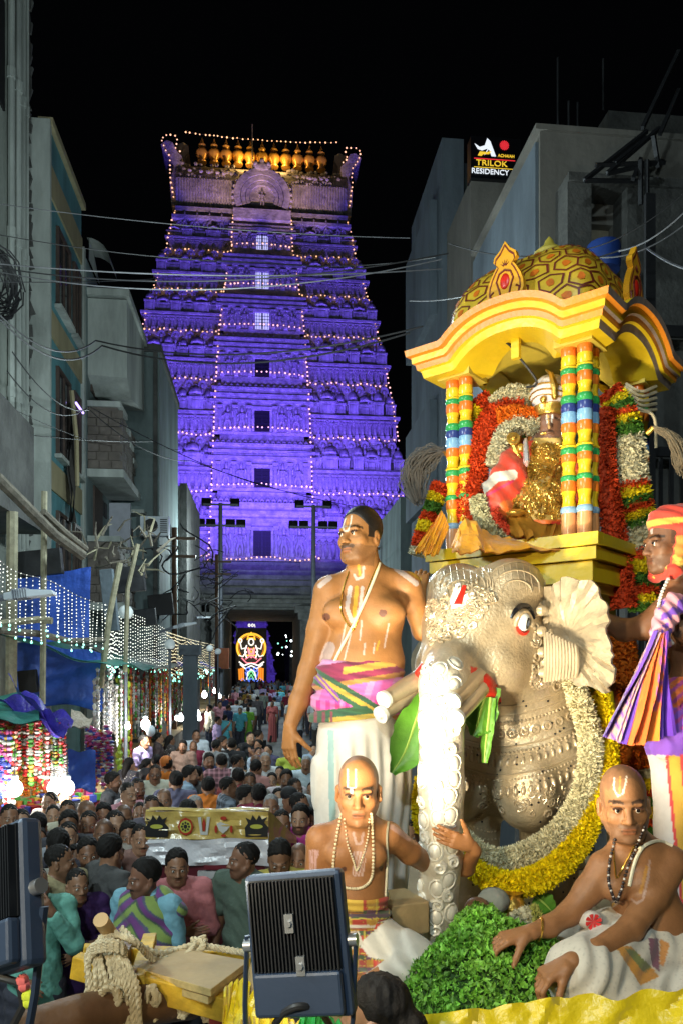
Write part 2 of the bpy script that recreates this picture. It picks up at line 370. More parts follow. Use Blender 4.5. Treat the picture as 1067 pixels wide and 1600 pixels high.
# small shared pieces ----------------------------------------------------------
def shrine_mb(w=1.0, h=1.0):
 m = MB(); m.bb(-.42 * w, .42 * w, -.3, .3, 0, .4 * h); m.bb(-.2 * w, .2 * w, -.36, -.28, .04 * h, .34 * h)
 for x in (-.4, .4): m.bb((x - .06) * w, (x + .06) * w, -.38, -.3, 0, .4 * h)
 m.bb(-.52 * w, .52 * w, -.44, .3, .4 * h, .47 * h); m.bb(-.38 * w, .38 * w, -.3, .3, .47 * h, .56 * h)
 m.lathe([(.40 * w, .56 * h), (.47 * w, .62 * h), (.44 * w, .72 * h), (.3 * w, .84 * h), (.1 * w, .9 * h), (.09 * w, .95 * h), (.13 * w, .98 * h), (.02, 1.06 * h)], n=8, caps=False)
 return m
def figure_mb(k=0):
 m = MB(); lean = .06 * k
 m.tube([(-.12, 0, 0), (-.13 - lean, -.02, .3), (-.07, 0, .55)], [.07, .08, .1], 5); m.tube([(.12, 0, 0), (.15 + lean, -.03, .3), (.07, 0, .55)], [.07, .08, .1], 5)
 m.tube([(0, 0, .5), (lean, 0, .68), (lean, -.02, .92), (0, 0, 1.0)], [.15, .12, .17, .08], 6)
 m.tube([(-.17, 0, .92), (-.3, -.05, .75), (-.26 - lean, -.15, .95 + .1 * k)], [.06, .05, .04], 5); m.tube([(.17, 0, .92), (.32, -.05, .74), (.24, -.14, .6 + .3 * k)], [.06, .05, .04], 5)
 m.ball((0, -.03, 1.1), (.09, .09, .11), 6, 5); m.lathe([(.11, 1.14), (.1, 1.24), (.05, 1.34), (.01, 1.4)], (0, -.02, 0), n=6, caps=False)
 return m
def dome_arch_mb():
 m = MB(); o = [(.5 * math.cos(a), .12 + .55 * math.sin(a)) for a in [R(-10 + 200 * i / 10) for i in range(11)]]; q = [(.3 * math.cos(a), .12 + .34 * math.sin(a)) for a in [R(-10 + 200 * i / 10) for i in range(11)]]
 m.band(o, q, I4, .22); m.bb(-.04, .04, -.02, .16, .62, .82); m.ball((0, .1, .14), (.2, .1, .24), 6, 5); return m
SH = [shrine_mb().mesh('miniature_shrine', M_plaster), shrine_mb(1.5, .95).mesh('miniature_shrine', M_plaster)]
FG = [figure_mb(0).mesh('figure_carving', M_plaster), figure_mb(.6).mesh('figure_carving', M_plaster), figure_mb(1.1).mesh('figure_carving', M_plaster)]
AR = dome_arch_mb().mesh('arch_carving', M_plaster)
pl = MB(); pl.bb(-.11, .11, -.30, .1, 0, .75); pl.bb(-.17, .17, -.36, .1, 0, .12); pl.bb(-.19, .19, -.40, .1, .75, .84); pl.bb(-.14, .14, -.34, .1, .84, .92); pl.bb(-.25, .25, -.44, .1, .92, 1)
PL = pl.mesh('pilaster', M_plaster, smooth=False)
def TS(x, y, z, sx=1, sy=1, sz=1): return Matrix.Translation((x, y, z)) @ Matrix.Diagonal((sx, sy, sz, 1))
strings = []                                               # (points, drop) for the fairy lights
rnd = random.Random(3)
for i in range(7):
 w0, y0, z0 = LV[i]; w1, y1, z1 = LV[i + 1]; h = z1 - z0; D = 9.2; b0 = BAY[i] / F * (GT + y0)
 core = MB(); core.bb(-w0 * .955, w0 * .955, y0 + .75, 2 * D - y0, z0, z0 + .36 * h); core.bb(-w0 * .93, w0 * .93, y0 + 1.1, 2 * D - y0, z0 + .40 * h, z1 + .02)
 core.build('tier_wall', M_plaster, G, smooth=False) if False else link('tier_wall', core.mesh('tier_wall', M_plaster, None, False), G)
 cor = MB()                                             # two-step eave round the tier
 for dz, o, t in ((0, .1, .05), (.34, .05, .03), (.375, .38, .045), (.425, .12, .03)):
  cor.bb(-w0 + .2 - o, w0 - .2 + o, y0 + .55 - o, 2 * D - y0 + o * .5, z0 + dz * h, z0 + (dz + t) * h)
 link('cornice', cor.mesh('cornice', M_plaster, None, False), G)
 # the side walls of the tower carry the same row of pieces
 sp = 1.28 * (.8 + .2 * w0 / 14)
 n = int((w0 - b0 - .3) / sp)
 for sd in (-1, 1):
  for k in range(n + 1):
   x = sd * (b0 + .55 + (w0 - b0 - 1.2) * k / max(n, 1)); big = (k % 3 == 1)
   fwd = .25 if k % 2 else 0
   link('miniature_shrine', SH[big], G, TS(x, y0 + 1.0 - fwd, z0 + .455 * h, sp * .8, 1.2, h * .46 * (1.03 if k % 2 else .93)))
   if k < n:
    xm = x + sd * (w0 - b0 - 1.2) / max(n, 1) / 2
    if rnd.random() < .75: link('figure_carving', FG[rnd.randrange(3)], G, TS(xm, y0 + .62, z0 + .455 * h, h * .25 * rnd.choice((-1, 1)), h * .25, h * .27))
    link('arch_carving', AR, G, TS(xm, y0 + .55, z0 + .86 * h, .62 * sp, 1, h * .17))
   link('pilaster', PL, G, TS(x - .27 * sp, y0 + .75, z0 + .05 * h, 1.1, 1.1, .29 * h)); link('pilaster', PL, G, TS(x + .27 * sp, y0 + .75, z0 + .05 * h, 1.1, 1.1, .29 * h))
 # central projecting bay with its window
 bay = MB(); bay.bb(-b0, b0, y0 - .1, y0 + 1.6, z0, z0 + .55 * h)
 for dz, o, t in ((0, .12, .05), (.5, .12, .05), (.55, .4, .05), (.60, .1, .06), (.66, .35, .05), (.71, .05, .08), (.79, .25, .04)): bay.bb(-b0 - o, b0 + o, y0 - .1 - o * (1 - .5 * dz), y0 + 1.6, z0 + dz * h, z0 + (dz + t) * h)
 bay.bb(-b0 * .86, b0 * .86, y0 + .35, y0 + 1.6, z0 + .8 * h, z1 - .01)
 link('central_bay', bay.mesh('central_bay', M_plaster, None, False), G)
 wh = (.36, .33, .36, .34, .36, .36, .55)[i] * h; ww = (.80, .72, .70, .66, .64, .60, .55)[i]; wz = z0 + .07 * h
 yb = y0 - .1
 fr = MB(); fr.bb(-ww - .22, -ww, yb - .22, yb + .1, wz, wz + wh); fr.bb(ww, ww + .22, yb - .22, yb + .1, wz, wz + wh); fr.bb(-ww - .35, ww + .35, yb - .3, yb + .1, wz + wh, wz + wh + .3)
 wo = link('window', fr.mesh('window', M_plaster, None, False), G)
 pm = MB(); pm.bb(-ww, ww, yb - .06, yb - .01, wz, wz + wh)
 lit = i >= 4
 link('pane', pm.mesh('pane', mat('lit_window', (.3, .3, .6), .4, var=.6, vs=1.5, bump=0, emit=(.55, .55, 1), es=.95) if lit else M_dark, None, False), wo)
 gr = MB()
 for q in range(-2, 3): gr.bb(q * ww * .4 - .02, q * ww * .4 + .02, yb - .12, yb - .08, wz, wz + wh)
 for q in range(1, 5): gr.bb(-ww, ww, yb - .115, yb - .085, wz + wh * q / 5 - .02, wz + wh * q / 5 + .02)
 gr.bb(-.07, .07, yb - .14, yb - .06, wz, wz + wh)
 link('window_grille', gr.mesh('window_grille', M_steel, None, False), wo)
 for sd in (-1, 1):
  for k, xx in enumerate((.42, .72)): link('figure_carving', FG[k], G, TS(sd * b0 * xx, yb - .25, z0 + .07 * h, sd * h * .28, h * .28, h * .3))
  for xx in (.27, .57, .88): link('pilaster', PL, G, TS(sd * b0 * xx, yb + .02, z0 + .05 * h, 1.1, 1.1, .44 * h))
 nb = int(b0 / .55)
 for k in range(-nb, nb + 1): link('arch_carving', AR, G, TS(k * b0 / nb * .9, y0 - .05, z0 + .80 * h, .5, 1, h * .13))
 # lights along the ledges: sagging swags
 if i:
  zz = z0 + .04 * h
  for sd in (-1, 1): strings.append([(sd * (b0 + (w0 - b0) * t), y0 + .2, zz - .25 * abs(math.sin(t * 9))) for t in [q / 24 for q in range(25)]])
  strings.append([(b0 * (t * 2 - 1), y0 - .6, zz + .15 + .25 * math.cos((t - .5) * 3)) for t in [q / 20 for q in range(21)]])
w0, y0, z0 = LV[0]; b0 = BAY[0] / F * (GT + y0); strings.append([(b0 * 1.15 * (t * 2 - 1), y0 - .6, z0 + .2 + .15 * math.cos(t * 12)) for t in [q / 24 for q in range(25)]])
for sd in (-1, 1):
 strings.append([(sd * BAY[i] / F * (GT + LV[i][1]) * 1.02, LV[i][1] - .5, LV[i][2]) for i in range(8)] + [(sd * 2.5, 4.2, 47), (sd * 1.2, 4.4, 48.6)])
 strings.append([(sd * (LV[i][0] + .05), LV[i][1] + .2, LV[i][2]) for i in range(2 if sd > 0 else 3, 8)] + [(sd * 8.2, 5.0, 47), (sd * 8.35, 5.2, 50)])
 strings.append([(sd * (LV[i][0] + .55), 9 if i else 8, LV[i][2] - 1) for i in range(2, 7)] + [(sd * (LV[7][0] + .3), 8, LV[7][2] - 1.5)])
# the barrel roof --------------------------------------------------------------
w7, y7, z7 = LV[7]; zt = CZ + (1045 - 262) / F * (GT + 6); yc = y7 + 4.6; hr = zt - z7
sec = [(-4.3, 0), (-4.3, .06), (-4.0, .10), (-3.95, .22), (-4.15, .40), (-4.05, .58), (-3.4, .76), (-2.2, .91), (-.9, .985), (0, 1.0)]
sec = [(a, b * hr) for a, b in sec] + [(-a, b * hr) for a, b in sec[-2::-1]]
rf = MB(); L = w7 * .97; n = len(sec)
rf.add([(x, yc + a, z7 + b) for x in (-L, L) for a, b in sec], [(i, i + 1, n + i + 1, n + i) for i in range(n - 1)] + [tuple(range(n)), tuple(range(2 * n - 1, n - 1, -1))])
rf.bb(-L - .3, L + .3, yc - 4.75, yc + 4.75, z7 - .02, z7 + .04 * hr); rf.bb(-L, L, yc - 4.5, yc + 4.5, z7 + .12 * hr, z7 + .17 * hr)
link('barrel_roof', rf.mesh('barrel_roof', M_plaster, None, False), G)
for k in range(-30, 31):
 if abs(k) < 10: continue
 rb = MB() if k == -30 else rb
 rb.tube([(k * .26, yc + a - .05, z7 + b) for a, b in sec[3:6]], .09, 4)
link('roof_ribs', rb.mesh('roof_ribs', M_plaster), G)['kind'] = 'stuff'
lf = MB()
for _ in range(150):                                       # leafy relief on the upper vault
 x = rnd.uniform(-L * .96, L * .96)
 if abs(x) < 2.4: continue
 t = rnd.uniform(.60, .93); q = min(range(n // 2), key=lambda i: abs(sec[i][1] / hr - t)); a, b = sec[q]; f = (t * hr - b) / ((sec[q + 1][1] - b) or 1); a += (sec[q + 1][0] - a) * f
 lf.ball((x, yc + a, z7 + t * hr), (.22, .14, .16), 5, 4)
link('leaf_relief', lf.mesh('leaf_relief', M_plaster), G)['kind'] = 'stuff'
am = MB(); ang = [R(-25 + 230 * i / 20) for i in range(21)]; zc = z7 + .30 * hr
for ro, ri, y, dp in ((2.65, 2.05, -5.3, .9), (2.0, 1.6, -5.15, .7), (1.55, 1.2, -5.0, .6)): am.band([(ro * math.cos(a), zc + ro * 1.0 * math.sin(a)) for a in ang], [(ri * math.cos(a), zc + ri * math.sin(a)) for a in ang], Matrix.Translation((0, yc + y, 0)), dp)
am.prism([(1.3 * math.cos(a), zc + 1.3 * math.sin(a)) for a in ang], Matrix.Translation((0, yc - 4.8, 0)), .5); am.bb(-2.7, 2.7, yc - 5.4, yc - 3, z7 - .1, z7 + .12 * hr)
for i in range(21):
 a = ang[i]; am.ball((2.75 * math.cos(a), yc - 5.0, zc + 2.75 * math.sin(a)), .2, 6, 4)
am.ball((0, yc - 5.1, zc + 2.8), (.9, .35, .55), 8, 6); am.ball((-.6, yc - 5.2, zc + 3.05), .26, 6, 5); am.ball((.6, yc - 5.2, zc + 3.05), .26, 6, 5); am.ball((0, yc - 5.2, zc + 3.25), (.28, .2, .4), 6, 5)
link('horseshoe_arch', am.mesh('horseshoe_arch', M_plaster), G)
fm = link('figure_carving', FG[0], G, TS(0, yc - 5.0, zc - .8, 1.0, 1, 1.1))
M_cream = mat('cream_horn', (.55, .5, .42), .8, var=.2, vs=2)
for sd in (-1, 1):
 hm = MB(); q = [(0, 0), (1.5, 0), (1.3, .5), (.8, 1.0), (.75, 1.8), (1.15, 2.3), (1.1, 2.9), (.6, 3.2), (.05, 2.95), (-.1, 2.5), (.3, 2.2), (-.1, 1.2), (-.5, .4)]
 hm.prism([(-sd * (x - .2) + sd * L, z) for x, z in q][::sd], Matrix.Translation((0, yc - 1.2, zt - .9)), 2.4); link('roof_horn', hm.mesh('roof_horn', M_cream), G)
 km = MB(); q = [(-.2, -4.5), (.6, -4.6), (.75, -2.2), (.35, -.8), (.7, .0), (1.4, .6), (1.6, 1.2), (1.05, 1.65), (.5, 1.5), (.1, .7), (-.4, .2)]
 km.prism([(sd * (x + L - .1), z) for x, z in q][::-sd], Matrix.Translation((0, yc - 3.2, zt - .6)), 6.4); link('end_gable', km.mesh('end_gable', M_plaster), G)
 for k in range(5): link('figure_carving', FG[k % 3], G, TS(sd * (L - .9 - k * 1.15), y7 + .0, z7 - .9, 1, 1, 1.15)) if k < 4 else None
kp = [(.42, 0), (.46, .1), (.30, .2), (.34, .35), (.55, .62), (.62, .85), (.55, 1.08), (.3, 1.28), (.2, 1.36), (.34, 1.46), (.38, 1.58), (.3, 1.7), (.14, 1.8), (.17, 1.9), (.1, 2.05), (.02, 2.3)]
km = MB().lathe(kp, n=14).mesh('kalasam', M_gold)
for k in range(11): link('roof_finial', km, G, TS((k - 5) * 1.16, yc - 2.3, z7 + .955 * hr, 1.0, 1.0, 1.06))
rod = MB(); rod.tube([(-.95, yc - 3, zt - 1), (-.95, yc - 3, zt + 3.3)], .06, 5); link('lightning_rod', rod.mesh('lightning_rod', M_wireg), G)
strings.append(sagline((-7.4, yc - 2.3, z7 + .955 * hr + 2.9), (7.4, yc - 2.3, z7 + .955 * hr + 2.9), .3, 30))
for sd in (-1, 1): strings.append([(sd * (L + a), yc - 3.3, zt + b) for a, b in ((-.3, 0), (.2, .4), (-.1, .8), (.1, 1.45), (.9, 1.55), (1.5, 1.1), (1.2, .4), (.6, -.6), (.6, -2.5), (.3, -4.6))])
# the stone gateway beneath it -------------------------------------------------
gate = sroot('stone_gateway', 'dark carved stone gateway with tall opening below the violet tower', 'gateway', 0, GT)
ow, oh, zb = 3.45, 8.3, LV[0][2]
gm = MB(); gm.bb(-14.2, -ow, 0, 18, 0, zb - .01); gm.bb(ow, 14.2, 0, 18, 0, zb - .01); gm.bb(-ow, ow, .4, 18, oh, zb - .01)
link('gate_wall', gm.mesh('gate_wall', M_stone, None, False), gate)
gc = MB()
for z, o, t in ((0, .9, .7), (.7, .5, .5), (1.2, .75, .3), (8.5, .35, .3), (8.8, .8, .35), (9.15, .4, .4), (10.4, .5, .5), (10.9, 1.0, .4), (11.3, .5, .5)):
 for sd in (-1, 1):
  if z < 8: gc.bb(*sorted((sd * (ow + .15), sd * (14.2 + o))), -o, .3, z, z + t)
 if z > 8: gc.bb(-14.2 - o, 14.2 + o, -o, .3, z, z + t)
link('moulding', gc.mesh('moulding', M_stone, None, False), gate)
gp = MB(); gp.bb(-.42, .42, -.42, .42, 0, 1); gp.bb(-.32, .32, -.32, .32, 1, 6.2); gp.bb(-.45, .45, -.45, .45, 3, 3.5); gp.lathe([(.35, 6.2), (.6, 6.6), (.45, 6.9), (.7, 7.3)], n=8); gp.bb(-.9, .9, -.6, .6, 7.3, 7.9); gp.bb(-1.2, 1.2, -.7, .7, 7.9, 8.5)
GPM = gp.mesh('gate_pillar', M_stone, None, False)
for x in (-13, -10.5, -8, -5.8, -4.1, 4.1, 5.8, 8, 10.5, 13): link('gate_pillar', GPM, gate, TS(x, -.9, 0))
for x in (-12, -9, -6.9, 6.9, 9, 12): link('figure_carving', FG[abs(int(x)) % 3], gate, TS(x, -.5, 1.6, 2.2, 1.5, 2.6))
# fairy-light strings ----------------------------------------------------------
def light_string(name, label, pts, par_root, step, r, matb, group, M=None, n=4, wire=.015, two=None):
 rt = root(name, label, 'fairy lights', tuple((M or I4) @ Vector(pts[0])), YAW, group)
 V = [Vector(p) for p in pts]; w = MB(M); w.tube(V, wire, 3, False); w.build('wire', M_wire, rt)
 b = MB(M); acc = 0; nb = 0
 for p, q in zip(V, V[1:]):
  l = (q - p).length
  while acc < l: b.mi = (nb % 3 == 2) if two else 0; nb += 1; b.ball(p.lerp(q, acc / l) + Vector((rnd.uniform(-.3, .3), 0, rnd.uniform(-.3, .3))) * step * .3, r * rnd.uniform(.75, 1.15), n, 3); acc += step * rnd.uniform(.8, 1.2)
  acc -= l
 if b.v: b.build('bulbs', [matb, two] if two else matb, rt, kind='stuff')
 return rt
GM = SM @ Matrix.Translation((0, GT, 0))
TN = ['second', 'third', 'fourth', 'fifth', 'sixth', 'seventh']
ln = ['swag of warm bulbs on the %s ledge of the violet tower, %s part' % (t_, q_) for t_ in TN for q_ in ('left', 'right', 'middle')] + ['swag of warm bulbs on the lowest ledge of the tower just above the gateway'] + ['warm bulbs running up the %s of the tower on the %s' % (k_, sd_) for sd_ in ('left', 'right') for k_ in ('edge of the middle bay', 'front corner', 'rear corner')]
for k, s_ in enumerate(strings):
 lb = ln[k] if k < len(ln) else ''
 if k == len(strings) - 3: lb = 'string of warm bulbs sagging above the gold finials of the tower'
 elif k > len(strings) - 3: lb = 'warm bulbs outlining the curled %s end of the tower roof' % ('left' if k == len(strings) - 2 else 'right');
 light_string('bulb_string', lb, s_, None, .46, .085, M_bulb, 'bulb strings on the temple tower', GM)
# lamp masts in front of the tower ----------------------------------------------
for px, nm in ((345, 'left'), (490, 'right')):
 s = SS(px, 52); mt = sroot('lamp_mast', 'tall mast with cross arms of dark floodlights, the %s one before the tower' % nm, 'lamp mast', s, 52, 0, 'lamp masts before the tower')
 m = MB(); m.tube([(0, 0, 0), (0, 0, 14)], [.2, .13], 8); link('pole', m.mesh('pole', M_pole), mt)
 for z, hw in ((13.9, 1.15), (12.5, 1.6)):
  a = MB(); a.bb(-hw, hw, -.06, .06, z - .06, z + .06); link('cross_arm', a.mesh('cross_arm', M_pole, None, False), mt)
  for x in ((-.95, .95) if hw < 1.3 else (-1.35, -.65, .65, 1.35)):
   f = MB(); f.box((x, .2, z + .2), (.62, .35, .42), Matrix.Rotation(R(-25), 3, 'X')); f.bb(x - .05, x + .05, 0, .1, z - .1, z + .25); link('floodlight', f.mesh('floodlight', M_steel, None, False), mt)
# ================================================================== through the gate: second tower and lit board
g2 = sroot('distant_gopuram', 'smaller violet tower seen through the gate opening', 'temple tower', SS(394, 165), 165)
d2 = MB(); zz = 0
for i in range(7):
 w = 4.9 - .45 * i; h = 2.9 - .16 * i; d2.bb(-w, w, -w * .7, w * .7, zz, zz + h * .6); d2.bb(-w - .3, w + .3, -w * .7 - .3, w * .7 + .3, zz + h * .6, zz + h * .72); d2.bb(-w * .94, w * .94, -w * .66, w * .66, zz + h * .72, zz + h)
 for k in range(-5, 6): d2.lathe([(.45, zz + h * .7), (.5, zz + h * .85), (.25, zz + h * 1.05), (.02, zz + h * 1.2)], (k * w / 5.5, -w * .7, 0), n=6, caps=False)
 zz += h
d2.lathe([(1.7, zz), (1.6, zz + 1.2), (1.1, zz + 2.2), (.3, zz + 2.8)], n=10); link('tower_body', d2.mesh('tower_body', M_plaster, None, False), g2)
lamp('SPOT', 'gopuram_flood_lamp', street(SS(390, 128), 128, 9), 30000, PUR, street(SS(398, 165), 165, 10), .3, 70, 1)
M_led = {k: mat('led_' + k, c, .5, var=0, bump=0, emit=c, es=e) for k, c, e in (('gold', (1, .55, .05), 1.0), ('white', (1, 1, .95), 1.0), ('pink', (1, .25, .35), .9), ('green', (.3, 1, .45), .8), ('blue', (.12, .22, .9), .9), ('orange', (1, .33, .03), .9))}
TB = 95; bs = SS(393, TB); k_ = (SY * bs + CY * TB) / F
bd = sroot('illuminated_board', 'glowing figure of a seated deity in coloured light tubes at the gate', 'illuminated sign', bs, TB)
def bp(px, py): return ((px - 393) * k_, CZ - (py - 1045) * k_)
bm = MB(); bm.bb(*[v for v in (-24 * k_, 24 * k_)], .1, .3, 0, bp(0, 981)[1]); link('backing', bm.mesh('backing', M_dark, None, False), bd)
def ring(cx, cy, ro, ri, y, n=28, a0=0, a1=360):
 an = [R(a0 + (a1 - a0) * i / n) for i in range(n + 1)]; m = MB(); c = bp(cx, cy)
 m.band([(c[0] + ro * k_ * math.cos(a), c[1] + ro * k_ * math.sin(a)) for a in an], [(c[0] + ri * k_ * math.cos(a), c[1] + ri * k_ * math.sin(a)) for a in an], Matrix.Translation((0, y, 0)), .08); return m
for nm, m, mt in (('halo', ring(393, 1012, 23.5, 20.3, 0, 32, -35, 215), 'gold'), ('halo_line', ring(393, 1012, 19.2, 18.6, 0, 32, -35, 215), 'orange')): link(nm, m.mesh(nm, M_led[mt]), bd)
def tubes(name, lines, c, w=.075):
 m = MB()
 for l in lines: m.tube([(bp(x, y)[0], -.05, bp(x, y)[1]) for x, y in l], w * .75, 4)
 link(name, m.mesh(name, M_led[c]), bd)
def loop(cx, cy, rx, ry, n=12): return [(cx + rx * math.cos(2 * math.pi * i / n), cy + ry * math.sin(2 * math.pi * i / n)) for i in range(n + 1)]
tubes('crown', [[(387, 1000), (388, 994), (393, 988), (398, 994), (399, 1000)], [(388, 997), (398, 997)], [(390, 992), (396, 992)]], 'gold', .11)
tubes('face', [loop(393, 1003, 4, 5), [(386, 1008), (383, 1018), (386, 1028)], [(400, 1008), (403, 1018), (400, 1028)]], 'white', .1)
tubes('arms', [[(386, 1012), (378, 1014), (376, 1004)], [(400, 1012), (408, 1014), (410, 1004)], [(386, 1018), (380, 1026), (374, 1024)], [(400, 1018), (406, 1026), (412, 1024)], loop(376, 1001, 2.5, 3), loop(410, 1001, 2.5, 3)], 'white', .1)
tubes('robe', [[(388, 1012), (390, 1024), (393, 1028), (397, 1022), (398, 1012)], [(384, 1030), (393, 1024), (402, 1030)], [(378, 1028), (386, 1036), (400, 1036), (409, 1028)], loop(393, 1018, 3, 4)], 'pink', .11)
tubes('jewels', [[(389, 1012), (393, 1020), (397, 1012)], [(384, 1024), (402, 1024)]], 'gold', .08)
tubes('lotus_seat', [[(374, 1034), (382, 1040), (393, 1036), (404, 1040), (413, 1034)], [(376, 1038), (384, 1045), (393, 1040), (402, 1045), (411, 1038)], [(386, 1062), (388, 1050), (393, 1046), (398, 1050), (401, 1062)]], 'white', .12)
tubes('cushion', [[(374 + i * 3.2, 1042 + abs(i - 3)), (375 + i * 3, 1064)] for i in range(3)], 'orange', .13)
tubes('cushion', [[(405 + i * 3.2, 1042 + i), (405 + i * 3, 1064)] for i in range(3)], 'orange', .13)
tubes('peacock', [loop(388, 1046, 3, 3), loop(400, 1046, 3, 3), [(384, 1050), (390, 1066)], [(404, 1050), (398, 1066)], [(374, 1066), (380, 1060), (386, 1067), (393, 1060), (400, 1067), (407, 1060), (413, 1066)]], 'blue', .12)
tubes('plume', [[(388, 1056), (393, 1048), (398, 1056)], [(389, 1062), (393, 1054), (397, 1062)]], 'green', .1)
tubes('script', [loop(390, 977, 1.5, 2), loop(395, 977, 1.5, 2), [(398, 975), (399, 980)]], 'white', .07)
lamp('POINT', 'board_glow_lamp', street(bs, TB - 1.5, 5), 160, (1, .8, .5), None, .8)
# shops and passage past the gate
pb = MB(SM);
for s, T, w, h in ((-7.5, 112, 6, 7), (6.4, 110, 5, 6.5)): pb.bb(s - w / 2, s + w / 2, T, T + 22, 0, h)
tag(pb.build('temple_hall', M_stone, smooth=False), 'low stone halls flanking the inner street behind the gate', 'building')
for k in range(14):
 s = rnd.uniform(2, 4.2); T = rnd.uniform(92, 108); b = MB(SM); b.ball((s, T, rnd.uniform(4, 7)), rnd.uniform(.05, .14), 6, 5)
 tag(b.build('distant_bulb', M_white if k % 3 else M_bulbt), 'small bright bulb shining inside the gate opening', 'lamp', 'bulbs inside the gate')
# ================================================================== buildings along the left side
def sbox(r, name, m, *bx, bevel=0):
 b = MB(SM)
 for q in bx: b.bb(*q)
 return b.build(name, m, r, smooth=False, bevel=bevel)
# nearest house with pipes
A = sroot('plastered_house', 'tall grey house with drain pipes at the left edge', 'building', -4.76, 15)
sbox(A, 'wall', M_conc, (-16, -4.76, 4, 16.32, 0, 26))
for s, T, r in ((-4.68, 15.35, .07), (-4.70, 15.75, .05), (-4.69, 15.0, .06), (-4.70, 16.0, .04)):
 b = MB(SM); b.tube([(s, T, .5), (s, T, 12 + T % 1), (s, T + .04, 26)], r, 8)
 for z in range(2, 26, 3): b.tube([(s, T, z), (s, T, z + .2)], r * 1.3, 8)
 b.build('drain_pipe', M_concl, A)
b = MB(SM)
for k in range(90):
 z = 5 + k * .23; b.box((-4.75 + rnd.uniform(-.02, .03), 16.32 + rnd.uniform(-.03, .03), z), (rnd.uniform(.03, .12), .06, rnd.uniform(.12, .3)), Matrix.Rotation(rnd.uniform(-.4, .4), 3, 'Y'))
b.build('crumbled_edge', M_dirty, A, kind='stuff')
sbox(A, 'balcony', M_dirty, (-4.76, -4.05, 11.5, 14.2, 5.6, 7.2), (-4.76, -3.9, 11.2, 14.5, 5.35, 5.6))
sbox(A, 'window', M_dark, (-4.78, -4.72, 14.0, 14.75, 13.2, 15.2))
b = MB(SM)
for k in range(26):                                        # coil of black cable hung on the wall
 c = Vector((-4.25 + rnd.uniform(-.05, .1), 12.9, 9.15)); rr = rnd.uniform(.28, .55); ph = rnd.uniform(0, 6)
 b.tube([c + Vector((rnd.uniform(-.04, .04) + .08 * math.cos(ph), rr * .7 * math.cos(a), rr * math.sin(a) + .1 * math.sin(ph))) + Vector((rr * .35 * math.cos(a), 0, 0)) for a in [2 * math.pi * i / 14 for i in range(15)]], .014, 3, False)
tag(b.build('cable_coil', M_wire), 'tangled coil of black cable hung on the grey house', 'cable coil')
# teal house with ochre bands
B = sroot('teal_house', 'three storey teal house with ochre bands and a pale corner pillar', 'building', -4.35, 16.4)
sbox(B, 'wall', M_teal, (-14, -4.40, 16.45, 19.35, 0, 14.15)); sbox(B, 'parapet_cap', M_beige, (-4.6, -4.3, 16.4, 19.4, 14.15, 14.3))
sbox(B, 'corner_pillar', M_concl, (-14, -4.34, 16.33, 16.45, 0, 14.22)); sbox(B, 'corner_pillar', M_concl, (-4.5, -4.31, 19.28, 19.42, 0, 13.2))
for z0, z1 in ((12.75, 13.4), (9.85, 10.4), (6.65, 7.25), (3.6, 4.0)): sbox(B, 'painted_band', M_beige, (-4.5, -4.36, 16.46, 19.3, z0, z1))
for z0, z1 in ((10.7, 12.4), (7.5, 9.4), (4.4, 6.3)):
 for T0, T1 in ((17.0, 18.1), (18.45, 19.1)):
  w = sbox(B, 'window', M_frame, (-4.42, -4.33, T0, T0 + .08, z0, z1), (-4.42, -4.33, T1 - .08, T1, z0, z1), (-4.42, -4.33, T0 + .08, T1 - .08, z0, z0 + .08), (-4.42, -4.33, T0 + .08, T1 - .08, z1 - .08, z1), (-4.42, -4.34, (T0 + T1) / 2 - .03, (T0 + T1) / 2 + .03, z0 + .08, z1 - .08))
  sbox(w, 'pane', M_glassd, (-4.405, -4.375, T0 + .08, T1 - .08, z0 + .08, z1 - .08)); sbox(w, 'sill', M_concl, (-4.42, -4.25, T0 - .08, T1 + .08, z0 - .09, z0 - .003))
b = MB(SM); b.tube([(-4.28, 18.3, 9.05), (-4.28, 19.0, 9.05)], .03, 6); tag(b.build('tube_light', mat('violet_tube', (.6, .5, 1), emit=(.45, .3, 1), es=3, var=0, bump=0)), 'short violet tube light in the upper window of the teal house', 'lamp')
b = MB(SM);
for s0 in (-4.2, -4.26): b.grid(lambda u, v, s0=s0: (s0 + .05 * math.sin(v * 9 + u * 4), 17.5 + u * .55 * (1 - .4 * v) + .1 * v, 8.8 - v * 2.6), 6, 12)
tag(b.build('torn_cloth', mat('torn_dark_cloth', (.05, .045, .04), .9)), 'torn dark cloth hanging from the teal house window', 'cloth')
b = MB(SM); b.tube([(-4.15, 17.35, 9.0), (-4.1, 17.6, 8.0), (-4.12, 17.75, 7.0)], .05, 5); tag(b.build('hanging_strip', M_beige), 'ochre strip dangling beside the torn dark cloth', 'strip')
# concrete hood balcony and stone clad balconies
Cc = sroot('balcony_house', 'house with stepped brown stone balconies beyond the teal house', 'building', -4.3, 19.5)
sbox(Cc, 'wall', M_tealgrey, (-13, -4.3, 19.45, 22.6, 0, 13))
b = MB(SM)                                                  # leaning concrete hood at roof level
zt_ = SZ(378, -3.6, 20.2); prof = [(19.6, 12.1), (19.6, 10.2), (20.3, 9.9), (22.4, 10.3), (22.4, 12.2)]
b.add([(-4.3, T, z) for T, z in prof] + [(-3.35, T, z - (.0 if z > 11 else .05)) for T, z in prof], [(0, 1, 2, 3, 4), (9, 8, 7, 6, 5)] + [(i, i + 5, (i + 1) % 5 + 5, (i + 1) % 5) for i in range(5)])
b.build('concrete_hood', M_concl, Cc, smooth=False); sbox(Cc, 'hood_lip', M_concl, (-4.3, -3.28, 19.5, 22.5, 12.15, 12.32))
